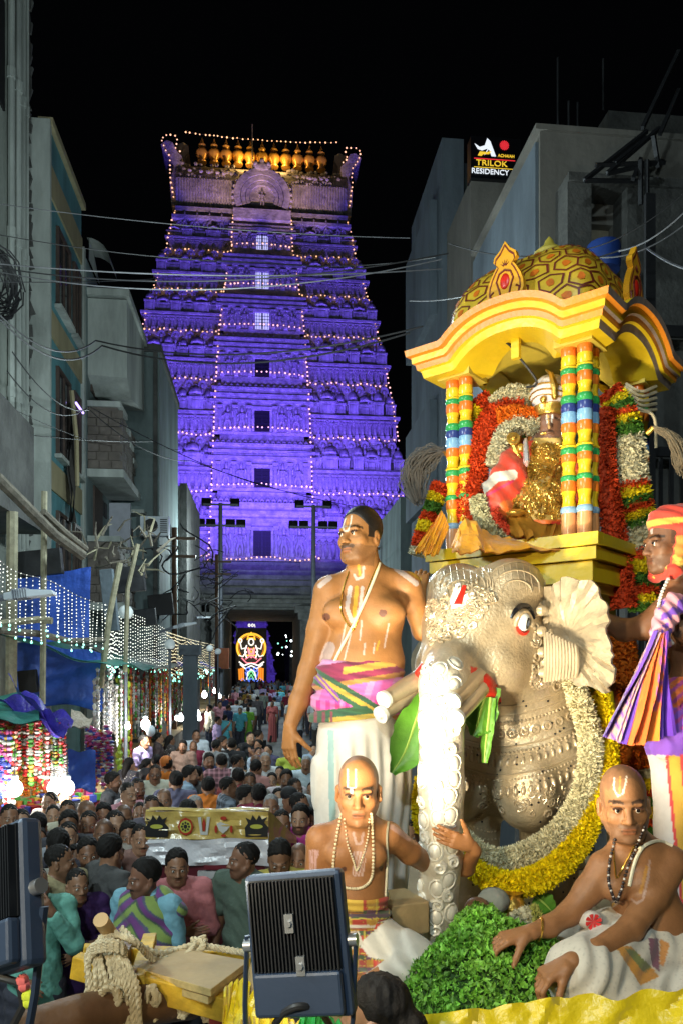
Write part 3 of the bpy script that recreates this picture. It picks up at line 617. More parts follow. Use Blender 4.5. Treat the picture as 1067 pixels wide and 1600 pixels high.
b = MB(SM); b.grid(lambda u, v: (-4.3 + .05, 19.5 + u * 1.2, 13 + .55 * math.cos(u * 1.5) * v), 8, 2); b.grid(lambda u, v: (-4.3 + .55 * math.sin(v * 1.57), 19.5 + u * .9, 13 + .55 * math.cos(v * 1.57)), 4, 6); b.build('parapet_curl', M_concl, Cc)
for zb_, zt2 in ((7.85, 9.55), (4.55, 6.2)):
 bl = sbox(Cc, 'balcony', M_brown, (-4.3, -3.58, 19.62, 22.1, zb_, zt2 - .14))
 TL = MB(SM); TL.bb(-.135, .135, -.014, .014, -.09, .09); tme = None
 rows = int((zt2 - zb_ - .2) / .21)
 for r_ in range(rows):
  off = .14 * (r_ % 2)
  for k in range(3):
   x = -4.16 + k * .29 - off * .5; t = MB(); t.bb(x - .13, x + .13, 19.585 - rnd.uniform(.0, .02), 19.62, zb_ + .03 + r_ * .21, zb_ + .22 + r_ * .21); t.M = SM
   t.build('stone_tile', M_brown, bl, smooth=False)
  for k in range(8):
   T = 19.78 + k * .30 + off * .5
   if T > 21.95: continue
   t = MB(SM); t.bb(-3.58, -3.545 + rnd.uniform(0, .02), T - .135, T + .135, zb_ + .03 + r_ * .21, zb_ + .22 + r_ * .21); t.build('stone_tile', M_brown, bl, smooth=False)
 st = MB(SM)
 for k, (T0, T1, dz) in enumerate(((19.55, 20.6, .0), (20.6, 21.1, -.28), (21.1, 21.6, -.55), (21.6, 22.15, -.85))): st.bb(-4.3, -3.5, T0, T1, zt2 + dz - .14, zt2 + dz)
 st.build('coping', M_concl, bl, smooth=False)
 sbox(Cc, 'balcony_slab', M_concl, (-4.3, -3.42, 19.5, 22.2, zb_ - .2, zb_ - .003))
sbox(Cc, 'balcony_door', M_frame, (-4.31, -4.26, 20.2, 21.2, 6.3, 7.6)); sbox(Cc, 'white_wall_panel', mat('white_wall', (.45, .46, .52), .8, var=.15), (-4.3, -3.72, 22.3, 22.45, 5.6, 7.6))
for k in range(4): sbox(Cc, 'ventilator', M_dark, (-4.31, -4.27, 20.3 + k * .42, 20.6 + k * .42, 7.05, 7.45))
sbox(Cc, 'balcony_door', M_frame, (-4.31, -4.26, 19.9, 21.2, 9.9, 10.2), (-4.31, -4.26, 19.9, 21.5, 10.4, 11.5))
# grey block with small square window
Dd = sroot('grey_block', 'plain grey block with one small square window and an air conditioner', 'building', -3.0, 23)
sbox(Dd, 'wall', M_tealgrey, (-14, -3.0, 23, 28, 0, 12.2)); sbox(Dd, 'drip_edge', M_dirty, (-14, -2.94, 22.94, 28, 12.2, 12.42)); sbox(Dd, 'drain_pipe', M_dirty, (-3.16, -3.05, 22.9, 23, 3, 12.2))
w = sbox(Dd, 'window', M_frame, (-4.15, -3.75, 22.96, 23.02, 6.65, 7.0)); sbox(w, 'pane', M_dark, (-4.12, -3.78, 22.95, 22.958, 6.68, 6.97)); sbox(Dd, 'hood', M_concl, (-4.28, -3.35, 22.4, 23, 7.35, 7.45))
Ee = sroot('low_pale_house', 'lower pale house beside the grey block in front of the tower', 'building', -2.76, 28.2)
sbox(Ee, 'wall', M_concl, (-12, -2.95, 28.2, 34, 0, 9.5)); sbox(Ee, 'side_fin', M_dirty, (-2.95, -2.7, 28.15, 34, 0, 9.6))
def ac(s, T, z, lb):
 r = sroot('air_conditioner', lb, 'air conditioner', s, T, z, 'air conditioner units on the left walls'); b = MB(); b.bb(-.4, .4, -.15, .15, 0, .55); link('casing', b.mesh('casing', M_whitem, None, False), r)
 b = MB(); b.lathe([(.2, 0), (.2, .02)], n=14, M=Matrix.Rotation(R(90), 4, 'X'), c=(-.1, -.15, .28)); link('fan_guard', b.mesh('fan_guard', M_dark), r); b = MB()
 for k in range(7): b.bb(.16, .36, -.17, -.15, .08 + k * .06, .11 + k * .06)
 link('louvre', b.mesh('louvre', M_steel, None, False), r); b = MB(); b.bb(-.4, -.34, -.15, .3, -.06, -.003); b.bb(.34, .4, -.15, .3, -.06, -.003); link('bracket', b.mesh('bracket', M_steel, None, False), r)
ac(SS(258, 27.6), 27.6, SZ(722, -3, 27.6), 'air conditioner high on the wall beside the violet tower'); ac(SS(243, 22.6), 22.6, SZ(838, -3, 22.6), 'air conditioner low on the grey block above the stalls')
# shop row further along the left
for k, (T0, T1, s, h, m) in enumerate(((34, 42, -4.2, 8.2, M_dirty), (42, 52, -4.6, 9.5, M_tealgrey), (52, 64, -5.2, 7.6, M_dirty))):
 r = sroot('shop_house', ('dim shop house behind the fairy light curtains', 'teal grey shop house halfway to the gateway', 'last shop house beside the stone gateway')[k], 'building', s, T0); sbox(r, 'wall', m, (-14, s, T0, T1, 0, h)); sbox(r, 'eave', M_concl, (s, s + .6, T0, T1, 3.4, 3.55))
 for q in range(3):
  t = T0 + 1 + q * (T1 - T0 - 2) / 3; w = sbox(r, 'window', M_frame, (s, s + .06, t, t + 1.2, 4.8, 6.4)); sbox(w, 'pane', M_glassd, (s + .06, s + .075, t + .08, t + 1.12, 4.88, 6.32))
for k, (T0, s, h, m) in enumerate(((26, 4.7, 8.8, M_tealgrey), (36, 5.0, 10, M_dirty), (50, 5.2, 9, M_tealgrey))):
 r = sroot('shop_house', ('green grey shop house behind the standing priest', 'dark shop house on the right halfway along', 'right hand shop house beside the gateway')[k], 'building', s, T0); sbox(r, 'wall', m, (s, 14, T0, T0 + 9.5, 0, h))
 for q in range(3):
  t = T0 + 1 + q * 2.8; w = sbox(r, 'window', M_frame, (s - .06, s, t, t + 1.2, 4.6, 6.2)); sbox(w, 'pane', M_glassd, (s - .075, s - .06, t + .08, t + 1.12, 4.68, 6.12))
# ================================================================== buildings along the right side
Gh = sroot('blue_grey_hotel', 'tall blue grey hotel block behind the canopy', 'building', 4.5, 19.3)
TG = ST(690, 4.5); zG = SZ(215, 4.5, TG)
sbox(Gh, 'wall', M_bluegrey, (4.5, 5.06, TG, 23, 0, zG), (5.06, 12, TG + .9, 23, 0, zG)); sbox(Gh, 'recess_wall', M_tealgrey, (5.06, 5.6, TG + .86, TG + .9, 0, zG - .4))
for z in (zG - 3.4, zG - 6.4, zG - 9.6): sbox(Gh, 'floor_slab', M_bluegrey, (5.06, 5.6, TG + .1, TG + .86, z, z + .15));
for z in (zG - 2.9, zG - 5.9, zG - 9.1):
 w = sbox(Gh, 'window', M_frame, (5.2, 5.55, TG + .80, TG + .86, z, z + 1.5)); sbox(w, 'pane', M_glassd, (5.24, 5.51, TG + .78, TG + .80, z + .05, z + 1.45))
sbox(Gh, 'side_ledge', M_bluegrey, (4.32, 4.5, TG + .6, 23, zG - 4.2, zG - 1.2)); sbox(Gh, 'side_ledge', M_bluegrey, (4.32, 4.5, TG + .6, 23, zG - 9, zG - 6.4))
b = MB(SM); b.ball((5.15, TG + .3, SZ(336, 5.1, TG)), .05, 6, 5); tag(b.build('wall_bulb', M_white), 'tiny bright bulb in the hotel recess', 'lamp')
TP = 16.6; s0, s1 = SS(735, TP), SS(800, TP)
Hp = sroot('cream_stair_tower', 'cream stair tower carrying the lit residency sign', 'building', s0, TP)
sbox(Hp, 'wall', M_pillar, (s0, s1 + .6, TP, TP + 2.2, 0, SZ(278, s0, TP)))
# lit sign
TSg = TP - .12; sg0, sg1 = SS(735, TSg), SS(813, TSg); ksg = (SY * sg0 + CY * TSg) / F; zs1, zs0 = SZ(212, sg0, TSg), SZ(277, sg0, TSg)
sign = root('hotel_sign', 'black illuminated sign reading TRILOK RESIDENCY on the stair tower', 'sign', S2W(sg0, TSg, zs0), YAW)
b = MB(); b.bb(0, sg1 - sg0, 0, .3, 0, zs1 - zs0); link('sign_box', b.mesh('sign_box', mat('black_acrylic', (.006, .006, .008), .3, var=0, bump=0), None, False), sign)
def text(par, body, name, m, x, z, size, y=-.012, sx=1, ext=.006, align='LEFT', rot=None):
 cu = bpy.data.curves.new(name, 'FONT'); cu.body = body; cu.size = size; cu.extrude = ext; cu.align_x = align; cu.resolution_u = 3
 o = bpy.data.objects.new('tmp', cu); COL.objects.link(o); bpy.context.view_layer.update()
 me = bpy.data.meshes.new_from_object(o.evaluated_get(bpy.context.evaluated_depsgraph_get())); bpy.data.objects.remove(o); me.materials.clear(); me.materials.append(m); me.name = name
 Mx = (rot or I4) @ Matrix.Translation((x, y, z)) @ Matrix.Rotation(R(90), 4, 'X') @ Matrix.Diagonal((sx, 1, 1, 1)); return link(name, me, par, Mx)
k = ksg; M_sy = mat('sign_yellow', (1, .7, .05), emit=(1, .62, .04), es=.75, var=0, bump=0); M_sw = mat('sign_white', (1, 1, 1), emit=(.85, .9, 1), es=.85, var=0, bump=0); M_sr = mat('sign_red', (1, .05, .05), emit=(1, .03, .05), es=.7, var=0, bump=0)
def sx(px): return (px - 735) * k
def sz(py): return (277 - py) * k
text(sign, 'TRILOK', 'lettering', M_sy, sx(743), sz(257.5), 12.5 * k, sx=1.18); text(sign, 'RESIDENCY', 'lettering', M_sw, sx(735.5), sz(270.5), 11.5 * k, sx=1.02); text(sign, 'ACHAIAH', 'lettering', M_sy, sx(778), sz(242.5), 6.4 * k, sx=.95)
b = MB(); b.bb(sx(740), sx(806), -.01, .0, sz(247.3), sz(246.3)); link('rule_line', b.mesh('rule_line', M_sr), sign); b = MB(); b.bb(sx(740), sx(806), -.01, 0, sz(260.6), sz(260)); link('rule_line', b.mesh('rule_line', M_sy), sign)
b = MB(); Mp = Matrix.Translation((0, -.012, 0))
b.prism([(sx(x), sz(y)) for x, y in ((756, 242), (762, 230), (753, 234), (746, 232), (741, 224), (749, 229), (757, 226), (761, 214.5), (766, 219), (775, 242), (768, 242), (764, 231))], Mp, .012); link('logo', b.mesh('logo', M_sw, None, False), sign)
b = MB(); b.prism([(sx(x), sz(y)) for x, y in ((746, 242), (749, 236), (760, 236.5), (768, 234.5), (764, 239), (755, 239.5), (752, 242.5))], Matrix.Translation((0, -.016, 0)), .016); link('logo', b.mesh('logo', M_sy, None, False), sign)
b = MB()
for q in range(16):
 a = 2 * math.pi * q / 16; d = Vector((math.cos(a), 0, math.sin(a))); n_ = Vector((-d.z, 0, d.x)); c = Vector((sx(788.5), -.012, sz(224))); v = [c + d * 2 * k - n_ * .4 * k, c + d * 6.8 * k - n_ * 1.0 * k, c + d * 8 * k, c + d * 6.8 * k + n_ * 1.0 * k, c + d * 2 * k + n_ * .4 * k]; b.add(v, [(0, 1, 2, 3, 4)])
b.lathe([(1.8 * k, 0), (.1 * k, .002)], n=10, c=(sx(788.5), -.012, sz(224)), M=Matrix.Rotation(R(90), 4, 'X')); link('sunburst', b.mesh('sunburst', M_sr), sign)
# near beige block
TI = 10.9; si = SS(843, TI); zI = SZ(205, si, TI)
Ih = sroot('beige_block', 'unfinished beige block with a doorway above the right priest', 'building', si, TI)
TE = ST(742, si)
b = MB(SM)
dx0, dx1 = SS(903, TI), SS(957, TI); dz0, dz1 = SZ(420, si, TI), SZ(345, si, TI)
for q in ((si, dx0, TI, TE, 0, zI), (dx1, 14, TI, TE, 0, zI), (dx0, dx1, TI, TE, dz1, zI), (dx0, dx1, TI, TE, 0, dz0)): b.bb(*q)
b.build('wall', M_pillar, Ih, smooth=False)
sbox(Ih, 'street_face', M_bluegrey, (si - .05, si, TI + .06, TE, 0, zI - .12)); sbox(Ih, 'sloping_parapet', M_bluegrey, (si - .45, si - .05, TI + .9, TE, 0, zI - 2.1)); sbox(Ih, 'coping', M_pillar, (si - .08, 14, TI - .05, TE, zI, zI + .08))
sbox(Ih, 'door_surround', M_dirty, (dx0 - .35, dx0, TI - .45, TI, dz0 - 1, dz1 + .3), (dx1, dx1 + .9, TI - .45, TI, dz0 - 1, dz1 + .3), (dx0 - .35, dx1 + .9, TI - .5, TI, dz1 + .3, dz1 + .42))
sbox(Ih, 'door', mat('cream_door', (.34, .30, .22), .8, var=.4, vs=4), (dx0, dx1, TI + .15, TI + .2, dz0, dz1))
sbox(Ih, 'roof_room', M_dirty, (SS(950, TI + 3), 14, TI + 3, TI + 7, zI, SZ(157, si, TI + 3)))
lw = MB(SM); lw.bb(SS(835, 9.6), 12, 9.6, 10.4, 0, SZ(392, 2.6, 9.6)); lw.build('lower_annex', M_dirty, Ih, smooth=False)
rk = sroot('rubble_wall', 'dark rough wall and clutter at the right edge', 'wall', 3.1, 8); sbox(rk, 'wall', M_dirty, (SS(990, 8), 10, 8.2, 9, 0, SZ(500, 3.2, 8.2)));
for q in range(7): sbox(rk, 'iron_bar', M_steel, (SS(960 + q * 17, 8), SS(960 + q * 17, 8) + .03, 7.96, 8, 2.6, 5.2))
sbox(rk, 'iron_rail', M_steel, (SS(905, 7.9), 8, 7.9, 7.95, 5.2, 5.3), (SS(950, 7.9), 8, 7.9, 7.95, 6.5, 6.62), (SS(1005, 7.9), SS(1020, 7.9), 7.85, 7.9, 2, 8))
# steel sign frame, water tank, aerials
fr = sroot('steel_frame', 'skeletal steel bracket jutting from the beige block', 'bracket', SS(950, 9.8), 9.8, SZ(310, 3.8, 9.8))
b = MB()
def fp(px, py, T=9.8): return S2W(SS(px, T), T, SZ(py, SS(px, T), T))
for ln_ in (((912, 282), (1003, 283)), ((912, 282), (1010, 205)), ((948, 271), (1030, 200)), ((948, 271), (1035, 252)), ((930, 258), (1038, 254)), ((1020, 212), (1028, 262)), ((988, 280), (1000, 248)), ((1000, 250), (1000, 320)), ((1010, 250), (1010, 320)), ((1003, 200), (1060, 80)), ((1030, 210), (1060, 140)), ((960, 255), (1010, 215))):
 b.tube([fp(*ln_[0]), fp(*ln_[1], 9.9)], .035, 4)
b.build('strut', M_steel, fr)
for px, y0_, y1_, T in ((871, 90, 205, 13), (942, 92, 172, 13), (888, 158, 202, 12.5), (902, 160, 205, 12.5)):
 b = MB(); b.tube([fp(px, y1_, T), fp(px, y0_, T)], .022, 4); tag(b.build('aerial_rod', M_steel), 'thin aerial rod standing on the dark right roofs', 'aerial', 'aerial rods on the roofs')
b = MB(); c = fp(942, 424, 9.3); b.lathe([(.2, 0), (.21, .05), (.21, .3), (.2, .33), (.06, .38)], c, n=14); tag(b.build('water_drum', mat('blue_plastic', (.03, .08, .35), .45, var=.2)), 'blue plastic drum on the dark ledge behind the dome', 'drum')
# ================================================================== overhead cables
def wire(pts, d, r=.012, m=None, lb='', sag=.15, n=16):
 W = [P(x, y, dd) for (x, y), dd in zip(pts, d)]; b = MB()
 for p, q in zip(W, W[1:]): b.tube(sagline(p, q, sag, n), r * .62, 4, False)
 tag(b.build('overhead_cable', m or M_wire), lb, 'cable', 'cables slung across the street')
WL = [(((-5, 318), (640, 372)), (12, 13), .012, M_wireg, 'thin pale cable crossing from the grey house over the tower top', .1),
      (((-5, 412), (690, 420)), (10, 10), .014, M_wireg, 'pale bundled cable slung straight across the tower', .12), (((-5, 418), (700, 396)), (10, 9), .014, M_wire, 'black cable beside the pale bundle across the tower', .25), (((-5, 424), (690, 405)), (10.2, 9), .012, M_wireg, 'second pale cable of the bundle above the canopy', .3),
      (((-5, 366), (420, 410), (680, 402)), (12, 14, 12), .012, M_wire, 'black cable dipping from the teal house to the tower', .1), (((-5, 440), (280, 432)), (11, 16), .01, M_wire, 'faint cable below the pale bundle', .05),
      (((0, 498), (160, 540), (640, 520)), (9, 13, 10), .022, M_wire, 'thick black cable running over the stone balconies', .35), (((0, 492), (150, 532), (660, 510)), (9, 13, 10), .02, M_wire, 'thick black cable pair mate above the balconies', .3),
      (((20, 550), (140, 640), (300, 720), (640, 800)), (12, 16, 22, 30), .02, M_wire, 'slack cable falling from the coil past the balconies', .3), (((12, 580), (140, 635), (500, 775)), (12, 16, 30), .018, M_wire, 'slack cable falling from the coil towards the mast', .4),
      (((0, 628), (250, 700), (620, 690)), (13, 24, 30), .01, M_wire, 'thin cable crossing low in front of the tower', .3), (((28, 678), (240, 690)), (13, 22), .012, M_wire, 'level cable between the house and grey block', .05),
      (((640, 470), (900, 395), (1070, 350)), (11, 8, 7), .012, M_wireg, 'grey cable rising behind the dome to the right', .15), (((800, 412), (965, 392), (1070, 330)), (7, 7, 6), .012, M_wireg, 'pale cable knotted behind the dome finial', .06), (((1010, 388), (1070, 420)), (7, 6.5), .016, M_wireg, 'stub of pale cable at the right edge', .02),
      (((700, 380), (900, 392), (1070, 300)), (9, 8, 7), .01, M_wire, 'dark cable behind the flame crest', .1)]
for a in WL: wire(a[0], a[1], a[2], a[3], a[4], a[5])
# ================================================================== the procession float: materials
ZP = 1.75                                                   # platform height over the street
M_attr = mat('painted_silver', src='attr', rough=.34, metal=.45, var=.22, vs=9, bump=.5, bs=80)
M_relief = mat('silver_relief', (.54, .44, .30), .28, .5, var=.15, vs=8, bump=.2, bs=60)
M_petal = mat('flower_petals', src='attr', rough=.75, var=.15, vs=30, bump=0, spec=.2)
M_yel = mat('yellow_gloss_paint', (.72, .50, .015), .35, var=.16, vs=4, bump=.08, bs=18)
M_yel2 = mat('yellow_inner_paint', (.62, .47, .06), .55, var=.2, vs=4, bump=.1, bs=18)
M_orl = mat('orange_line_paint', (.78, .26, .02), .4, var=.15)
M_redp = mat('dark_red_paint', (.16, .018, .01), .5, var=.2)
M_dome = mat('gold_dome_paint', (.70, .45, .03), .42, var=.3, vs=6, bump=.15, bs=30)
M_spot = mat('orange_spot_paint', (.66, .16, .01), .45, var=.25, vs=30)
M_silverline = mat('tarnished_silver_line', (.34, .26, .22), .45, .3, var=.3, vs=20)
M_saffron = mat('saffron_silk', (.80, .34, .008), .42, var=.25, vs=7, bump=.35, bs=16, sheen=.3)
M_ysilk = mat('yellow_satin', (.70, .52, .005), .36, var=.22, vs=5, bump=.35, bs=12, sheen=.3)
M_gdet = mat('temple_gold', (.72, .46, .10), .28, .85, var=.3, vs=25, bump=.3, bs=60)
M_leaf = mat('banana_leaf', (.08, .22, .02), .45, var=.3, vs=10, bump=.2, bs=40)
M_herb = mat('herb_leaves', src='attr', rough=.6, var=.25, vs=14, bump=0)
M_wood = mat('brown_log_wood', (.13, .065, .03), .55, var=.4, vs=6, bump=.25, bs=20, streak=.3)
M_ply = mat('plywood', (.38, .27, .13), .7, var=.25, vs=5, bump=.2, bs=24)
M_plyedge = mat('plywood_edge', (.50, .36, .14), .75, var=.35, vs=22, bump=.3, bs=60)
M_ypaint = mat('chipped_yellow_beam', (.55, .33, .02), .6, var=.5, vs=9, bump=.25, bs=24)
M_rope = mat('cotton_rope', (.52, .45, .30), .9, var=.3, vs=25, bump=.6, bs=120)
M_flood = mat('floodlight_housing', (.035, .055, .10), .42, .2, var=.12, vs=6, bump=.05, bs=60)
M_floodf = mat('floodlight_fins', (.006, .008, .012), .5, .2, var=.1, bump=0)
M_lens = mat('floodlight_lens', (1, .9, .7), .3, var=0, bump=0, emit=(1, .85, .6), es=6)
M_chrome = mat('zinc_fitting', (.5, .52, .55), .3, .8, var=.1, bump=0)
# float deck --------------------------------------------------------------------
deck = root('float_deck', 'raised timber deck of the procession float', 'float', (.7, 3.2, 0), 0)
b = MB(); b.bb(-.12, 2.6, 2.32, 4.75, ZP - .10, ZP - .02); b.build('deck_board', M_ply, deck, smooth=False)
for k in range(12):
 b = MB(); b.bb(-.12 + k * .227, -.12 + k * .227 + .217, 2.3, 4.75, ZP - .02, ZP - .001 - .004 * (k % 3)); b.build('plank', M_ply, deck, smooth=False)
for y in (2.45, 3.4, 4.4):
 b = MB(); b.bb(-.14, 2.65, y, y + .12, ZP - .25, ZP - .101); b.build('cross_beam', M_ypaint, deck, smooth=False)
for x in (0, 2.3):
 for y in (2.6, 4.5):
  b = MB(); b.tube([(x, y, 0), (x, y, ZP - .25)], .05, 8); b.build('post', M_steel, deck)
def petals(name, pts, r, bands, n, size=.014, parent=None, seed=0, flat=.35, mat_=None, inner=True, squash=1):
 """bands: list of (fraction, colour); returns one 'stuff' part of n petals round a swept core"""
 rs = np.random.RandomState(seed); S_ = spline(pts, 60); A = np.array([tuple(p) for p in S_]); sl = np.r_[0, np.cumsum(np.linalg.norm(np.diff(A, axis=0), axis=1))]; sl /= sl[-1]
 T = np.gradient(A, axis=0); T /= np.linalg.norm(T, axis=1)[:, None]
 t = rs.rand(n); ix = np.clip(np.searchsorted(sl, t), 1, 59); f = ((t - sl[ix - 1]) / (sl[ix] - sl[ix - 1]))[:, None]; c = A[ix - 1] * (1 - f) + A[ix] * f; tv = T[ix]
 rr = r if not hasattr(r, '__len__') else np.interp(t, np.linspace(0, 1, len(r)), r)[:, None]
 v = rs.normal(size=(n, 3)); v -= tv * (v * tv).sum(1)[:, None]; v /= np.linalg.norm(v, axis=1)[:, None]
 ctr = c + v * rr * (rs.uniform(.86, 1.08, (n, 1)))
 d = v + rs.normal(size=(n, 3)) * .55; d /= np.linalg.norm(d, axis=1)[:, None]; w = np.cross(d, rs.normal(size=(n, 3))); w /= np.linalg.norm(w, axis=1)[:, None]
 sz_ = size * rs.uniform(.7, 1.3, (n, 1)); P4 = np.stack([ctr - d * sz_ * .5, ctr + w * sz_ * flat, ctr + d * sz_ * .9, ctr - w * sz_ * flat], 1)
 cum = np.cumsum([b_[0] for b_ in bands]); cum = cum / cum[-1]; bi = np.searchsorted(cum, np.clip(t + rs.normal(size=n) * .006, 0, .9999)); colr = np.array([b_[1] for b_ in bands])[bi] * rs.uniform(.75, 1.15, (n, 1))
 me = bpy.data.meshes.new(name); Mi = np.array(mw(parent).inverted()); W = P4.reshape(-1, 3) @ Mi[:3, :3].T + Mi[:3, 3]
 me.vertices.add(4 * n); me.vertices.foreach_set('co', W.astype(np.float32).ravel()); me.loops.add(4 * n); me.loops.foreach_set('vertex_index', np.arange(4 * n, dtype=np.int32))
 me.polygons.add(n); me.polygons.foreach_set('loop_start', np.arange(0, 4 * n, 4, dtype=np.int32)); me.polygons.foreach_set('loop_total', np.full(n, 4, np.int32)); me.update(calc_edges=True)
 at = me.color_attributes.new('Col', 'FLOAT_COLOR', 'POINT'); cc = np.ones((4 * n, 4), np.float32); cc[:, :3] = np.repeat(colr, 4, 0); at.data.foreach_set('color', cc.ravel())
 me.materials.append(mat_ or M_petal); o = link(name, me, parent); o['kind'] = 'stuff'
 if inner:                                               # solid flower-coloured core so that no gap shows
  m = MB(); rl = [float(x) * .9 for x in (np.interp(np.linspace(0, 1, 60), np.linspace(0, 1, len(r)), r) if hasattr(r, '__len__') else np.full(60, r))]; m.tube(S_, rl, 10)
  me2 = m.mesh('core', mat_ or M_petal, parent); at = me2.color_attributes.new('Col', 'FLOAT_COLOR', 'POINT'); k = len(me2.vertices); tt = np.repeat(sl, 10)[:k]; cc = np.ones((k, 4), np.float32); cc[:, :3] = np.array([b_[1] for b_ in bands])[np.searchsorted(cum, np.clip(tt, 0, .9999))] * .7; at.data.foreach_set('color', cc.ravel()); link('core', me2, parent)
 return o
WH, YE, RE, GR, OR = (.62, .58, .40), (.80, .62, .01), (.62, .06, .01), (.06, .17, .02), (.75, .17, .01)
def garland(label, pts, r, bands, n, size=.014, seed=0, group=None, **kw):
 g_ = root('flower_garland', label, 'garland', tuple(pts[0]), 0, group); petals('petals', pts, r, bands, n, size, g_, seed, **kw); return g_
# ================================================================== the silver elephant
TH = R(39)
E = root('elephant_mount', 'ornate silver elephant statue with glare-whitened embossed trunk and painted eyes', 'statue', (.80, 3.60, ZP), -TH)
ME = mw(E); MEi = ME.inverted()
def eL(px, py, d): return MEi @ P(px, py, d)
S = Sdf((-.60, -1.02, 0), (.60, 1.35, 1.70), .0085)
S.ell((0, .55, .92), (.40, .72, .42), .05).ell((0, .02, .88), (.34, .30, .44), .1).ell((0, 1.0, .95), (.36, .30, .42), .1)
for x, y in ((-.19, -.02), (.19, -.02), (-.2, 1.02), (.2, 1.02)):
 S.chain([(x, y, .75), (x * 1.02, y - .01, .38), (x * 1.02, y, .10), (x * 1.02, y - .015, .02)], [.19, .125, .125, .15], .05)
S.ell((-.17, -.22, .62), (.14, .12, .17), .08).ell((.17, -.22, .62), (.14, .12, .17), .08)         # chest lobes
S.chain([(0, .1, 1.12), (0, -.2, 1.22)], [.36, .28], .1)                                       # neck
S.ell((0, -.30, 1.33), (.255, .26, .24), .06)
for x in (-.125, .125): S.ell((x, -.27, 1.49), (.142, .175, .135), .045)
S.cone((0, -.33, 1.35), (0, -.50, 1.165), .215, .155, .06); S.cone((0, -.30, 1.22), (0, -.50, 1.06), .2, .135, .06)
for x in (-.15, .15): S.ell((x, -.40, 1.16), (.10, .13, .11), .05); S.ell((x * 1.35, -.40, 1.37), (.045, .05, .04), .03)
tr = [eL(700, 1046, 3.10), eL(692, 1068, 3.01), eL(689, 1120, 2.96), eL(689, 1230, 2.96), eL(688, 1340, 2.98), eL(684, 1420, 3.0), eL(681, 1478, 3.01), eL(680, 1497, 3.01)]
S.chain(tr, [.098, .094, .087, .087, .082, .073, .061, .05], .025)
for sd in (-1, 1):                                           # lips round the tusks
 S.chain([(sd * .10, -.62, 1.13), (sd * .15, -.56, 1.09), (sd * .17, -.48, 1.02)], [.03, .035, .02], .03)
def epaint(V):
 c = np.tile(np.array([.47, .375, .245]), (len(V), 1)); c *= (1 + .10 * fbm(V, 9, 3))[:, None]
 tk = np.min([np.linalg.norm(V - np.array(q), axis=1) for q in tr], 0); z = V[:, 2]
 tw = np.clip((V[:, 1] * -1 - .60) * 10, 0, 1)[:, None]; c = c * (1 - tw) + np.array([.66, .60, .48]) * tw  # trunk painted paler, floodlight glare put into the colour
 for sd in (-1, 1):
  A = np.array([(sd * .10, -.62, 1.13), (sd * .15, -.56, 1.09), (sd * .17, -.48, 1.02)])
  for a, b_ in zip(A, A[1:]):
   t = np.clip(((V - a) @ (b_ - a)) / ((b_ - a) @ (b_ - a)), 0, 1); dd = np.linalg.norm(V - a - (b_ - a) * t[:, None], axis=1); c[dd < .042] = (.62, .03, .015)
 return c
EB = S.build('body', M_attr, E, paint=epaint, M=ME)
bvh = BVHTree.FromPolygons([v.co.copy() for v in EB.data.vertices], [tuple(p.vertices) for p in EB.data.polygons])
def hitE(px, py):                                           # point of the statue's skin on a sight line, in statue space
 o = MEi @ Vector((0, 0, CZ)); d = (MEi @ P(px, py, 3)) - o; return bvh.ray_cast(o, d.normalized())[:2]
def near(p): r = bvh.find_nearest(p); return r[0], r[1]
def frame(n, up=Vector((0, 0, 1))):
 n = Vector(n).normalized(); x = up.cross(n); x = x.normalized() if x.length > 1e-4 else Vector((1, 0, 0)); return x, n.cross(x), n
def curl(m, p, n, r, turns=1.2, a0=0, sg=1, w=.007):
 x, y, z = frame(n); pts = []
 for i in range(11):
  t = i / 10; a = a0 + sg * t * turns * 6.283; rr = r * (1 - .72 * t); q, nn = near(Vector(p) + x * rr * math.cos(a) + y * rr * math.sin(a)); pts.append(q + nn * .003)
 m.tube(pts, [w * (1.0 - .3 * i / 10) for i in range(11)], 5)
rr_ = random.Random(5); m = MB(ME)
for k in range(95):                                         # scrolls on the forehead
 u, v = rr_.uniform(-1, 1), rr_.uniform(0, 1); p = Vector((u * .17 * (1 - .55 * v), -.47 - .13 * v, 1.46 - .20 * v)); q, n_ = near(p)
 if abs(u) < .16 and v < .55: continue
 curl(m, q, n_, rr_.uniform(.016, .028), 1.3, rr_.uniform(0, 6), rr_.choice((-1, 1)), .0062)
for k in range(70):                                         # cheek and neck scrolls
 sd = rr_.choice((1, 1, -1)); p = Vector((sd * .3, rr_.uniform(-.34, -.12), rr_.uniform(1.05, 1.36))); q, n_ = near(p); curl(m, q, n_, rr_.uniform(.015, .03), 1.2, rr_.uniform(0, 6), 1, .006)
m.build('scroll_relief', M_relief, E, kind='stuff')
m = MB(ME)                                                  # embossed bosses on the trunk
for i in range(17):
 t = i / 16; py = 1040 + t * 420
 for px_ in (664, 687, 708):
  q, n_ = hitE(px_ + rr_.uniform(-4, 4) - 6 * t, py + rr_.uniform(-8, 8))
  if q is None: continue
  k = rr_.random()
  if k < .45: curl(m, q, n_, .026, 1.4, rr_.uniform(0, 6), rr_.choice((1, -1)), .009)
  else:
   x, y, z = frame(n_); M3 = Matrix((x, y, z)).transposed(); m.ball(q, (.024, .03, .012), 8, 5, M3); m.tube([near(q + x * .032 * math.cos(a) + y * .036 * math.sin(a))[0] + n_ * .002 for a in [6.283 * j / 10 for j in range(11)]], .005, 4, False)
m.build('trunk_bosses', mat('glare_white_embossing', (.72, .68, .58), .36, .15, var=.1, bump=.2, bs=60), E, kind='stuff')  # bosses paled to match the glare painted on the trunk
m = MB(ME); beads = 0                                       # beaded and looped bands across head domes and chest
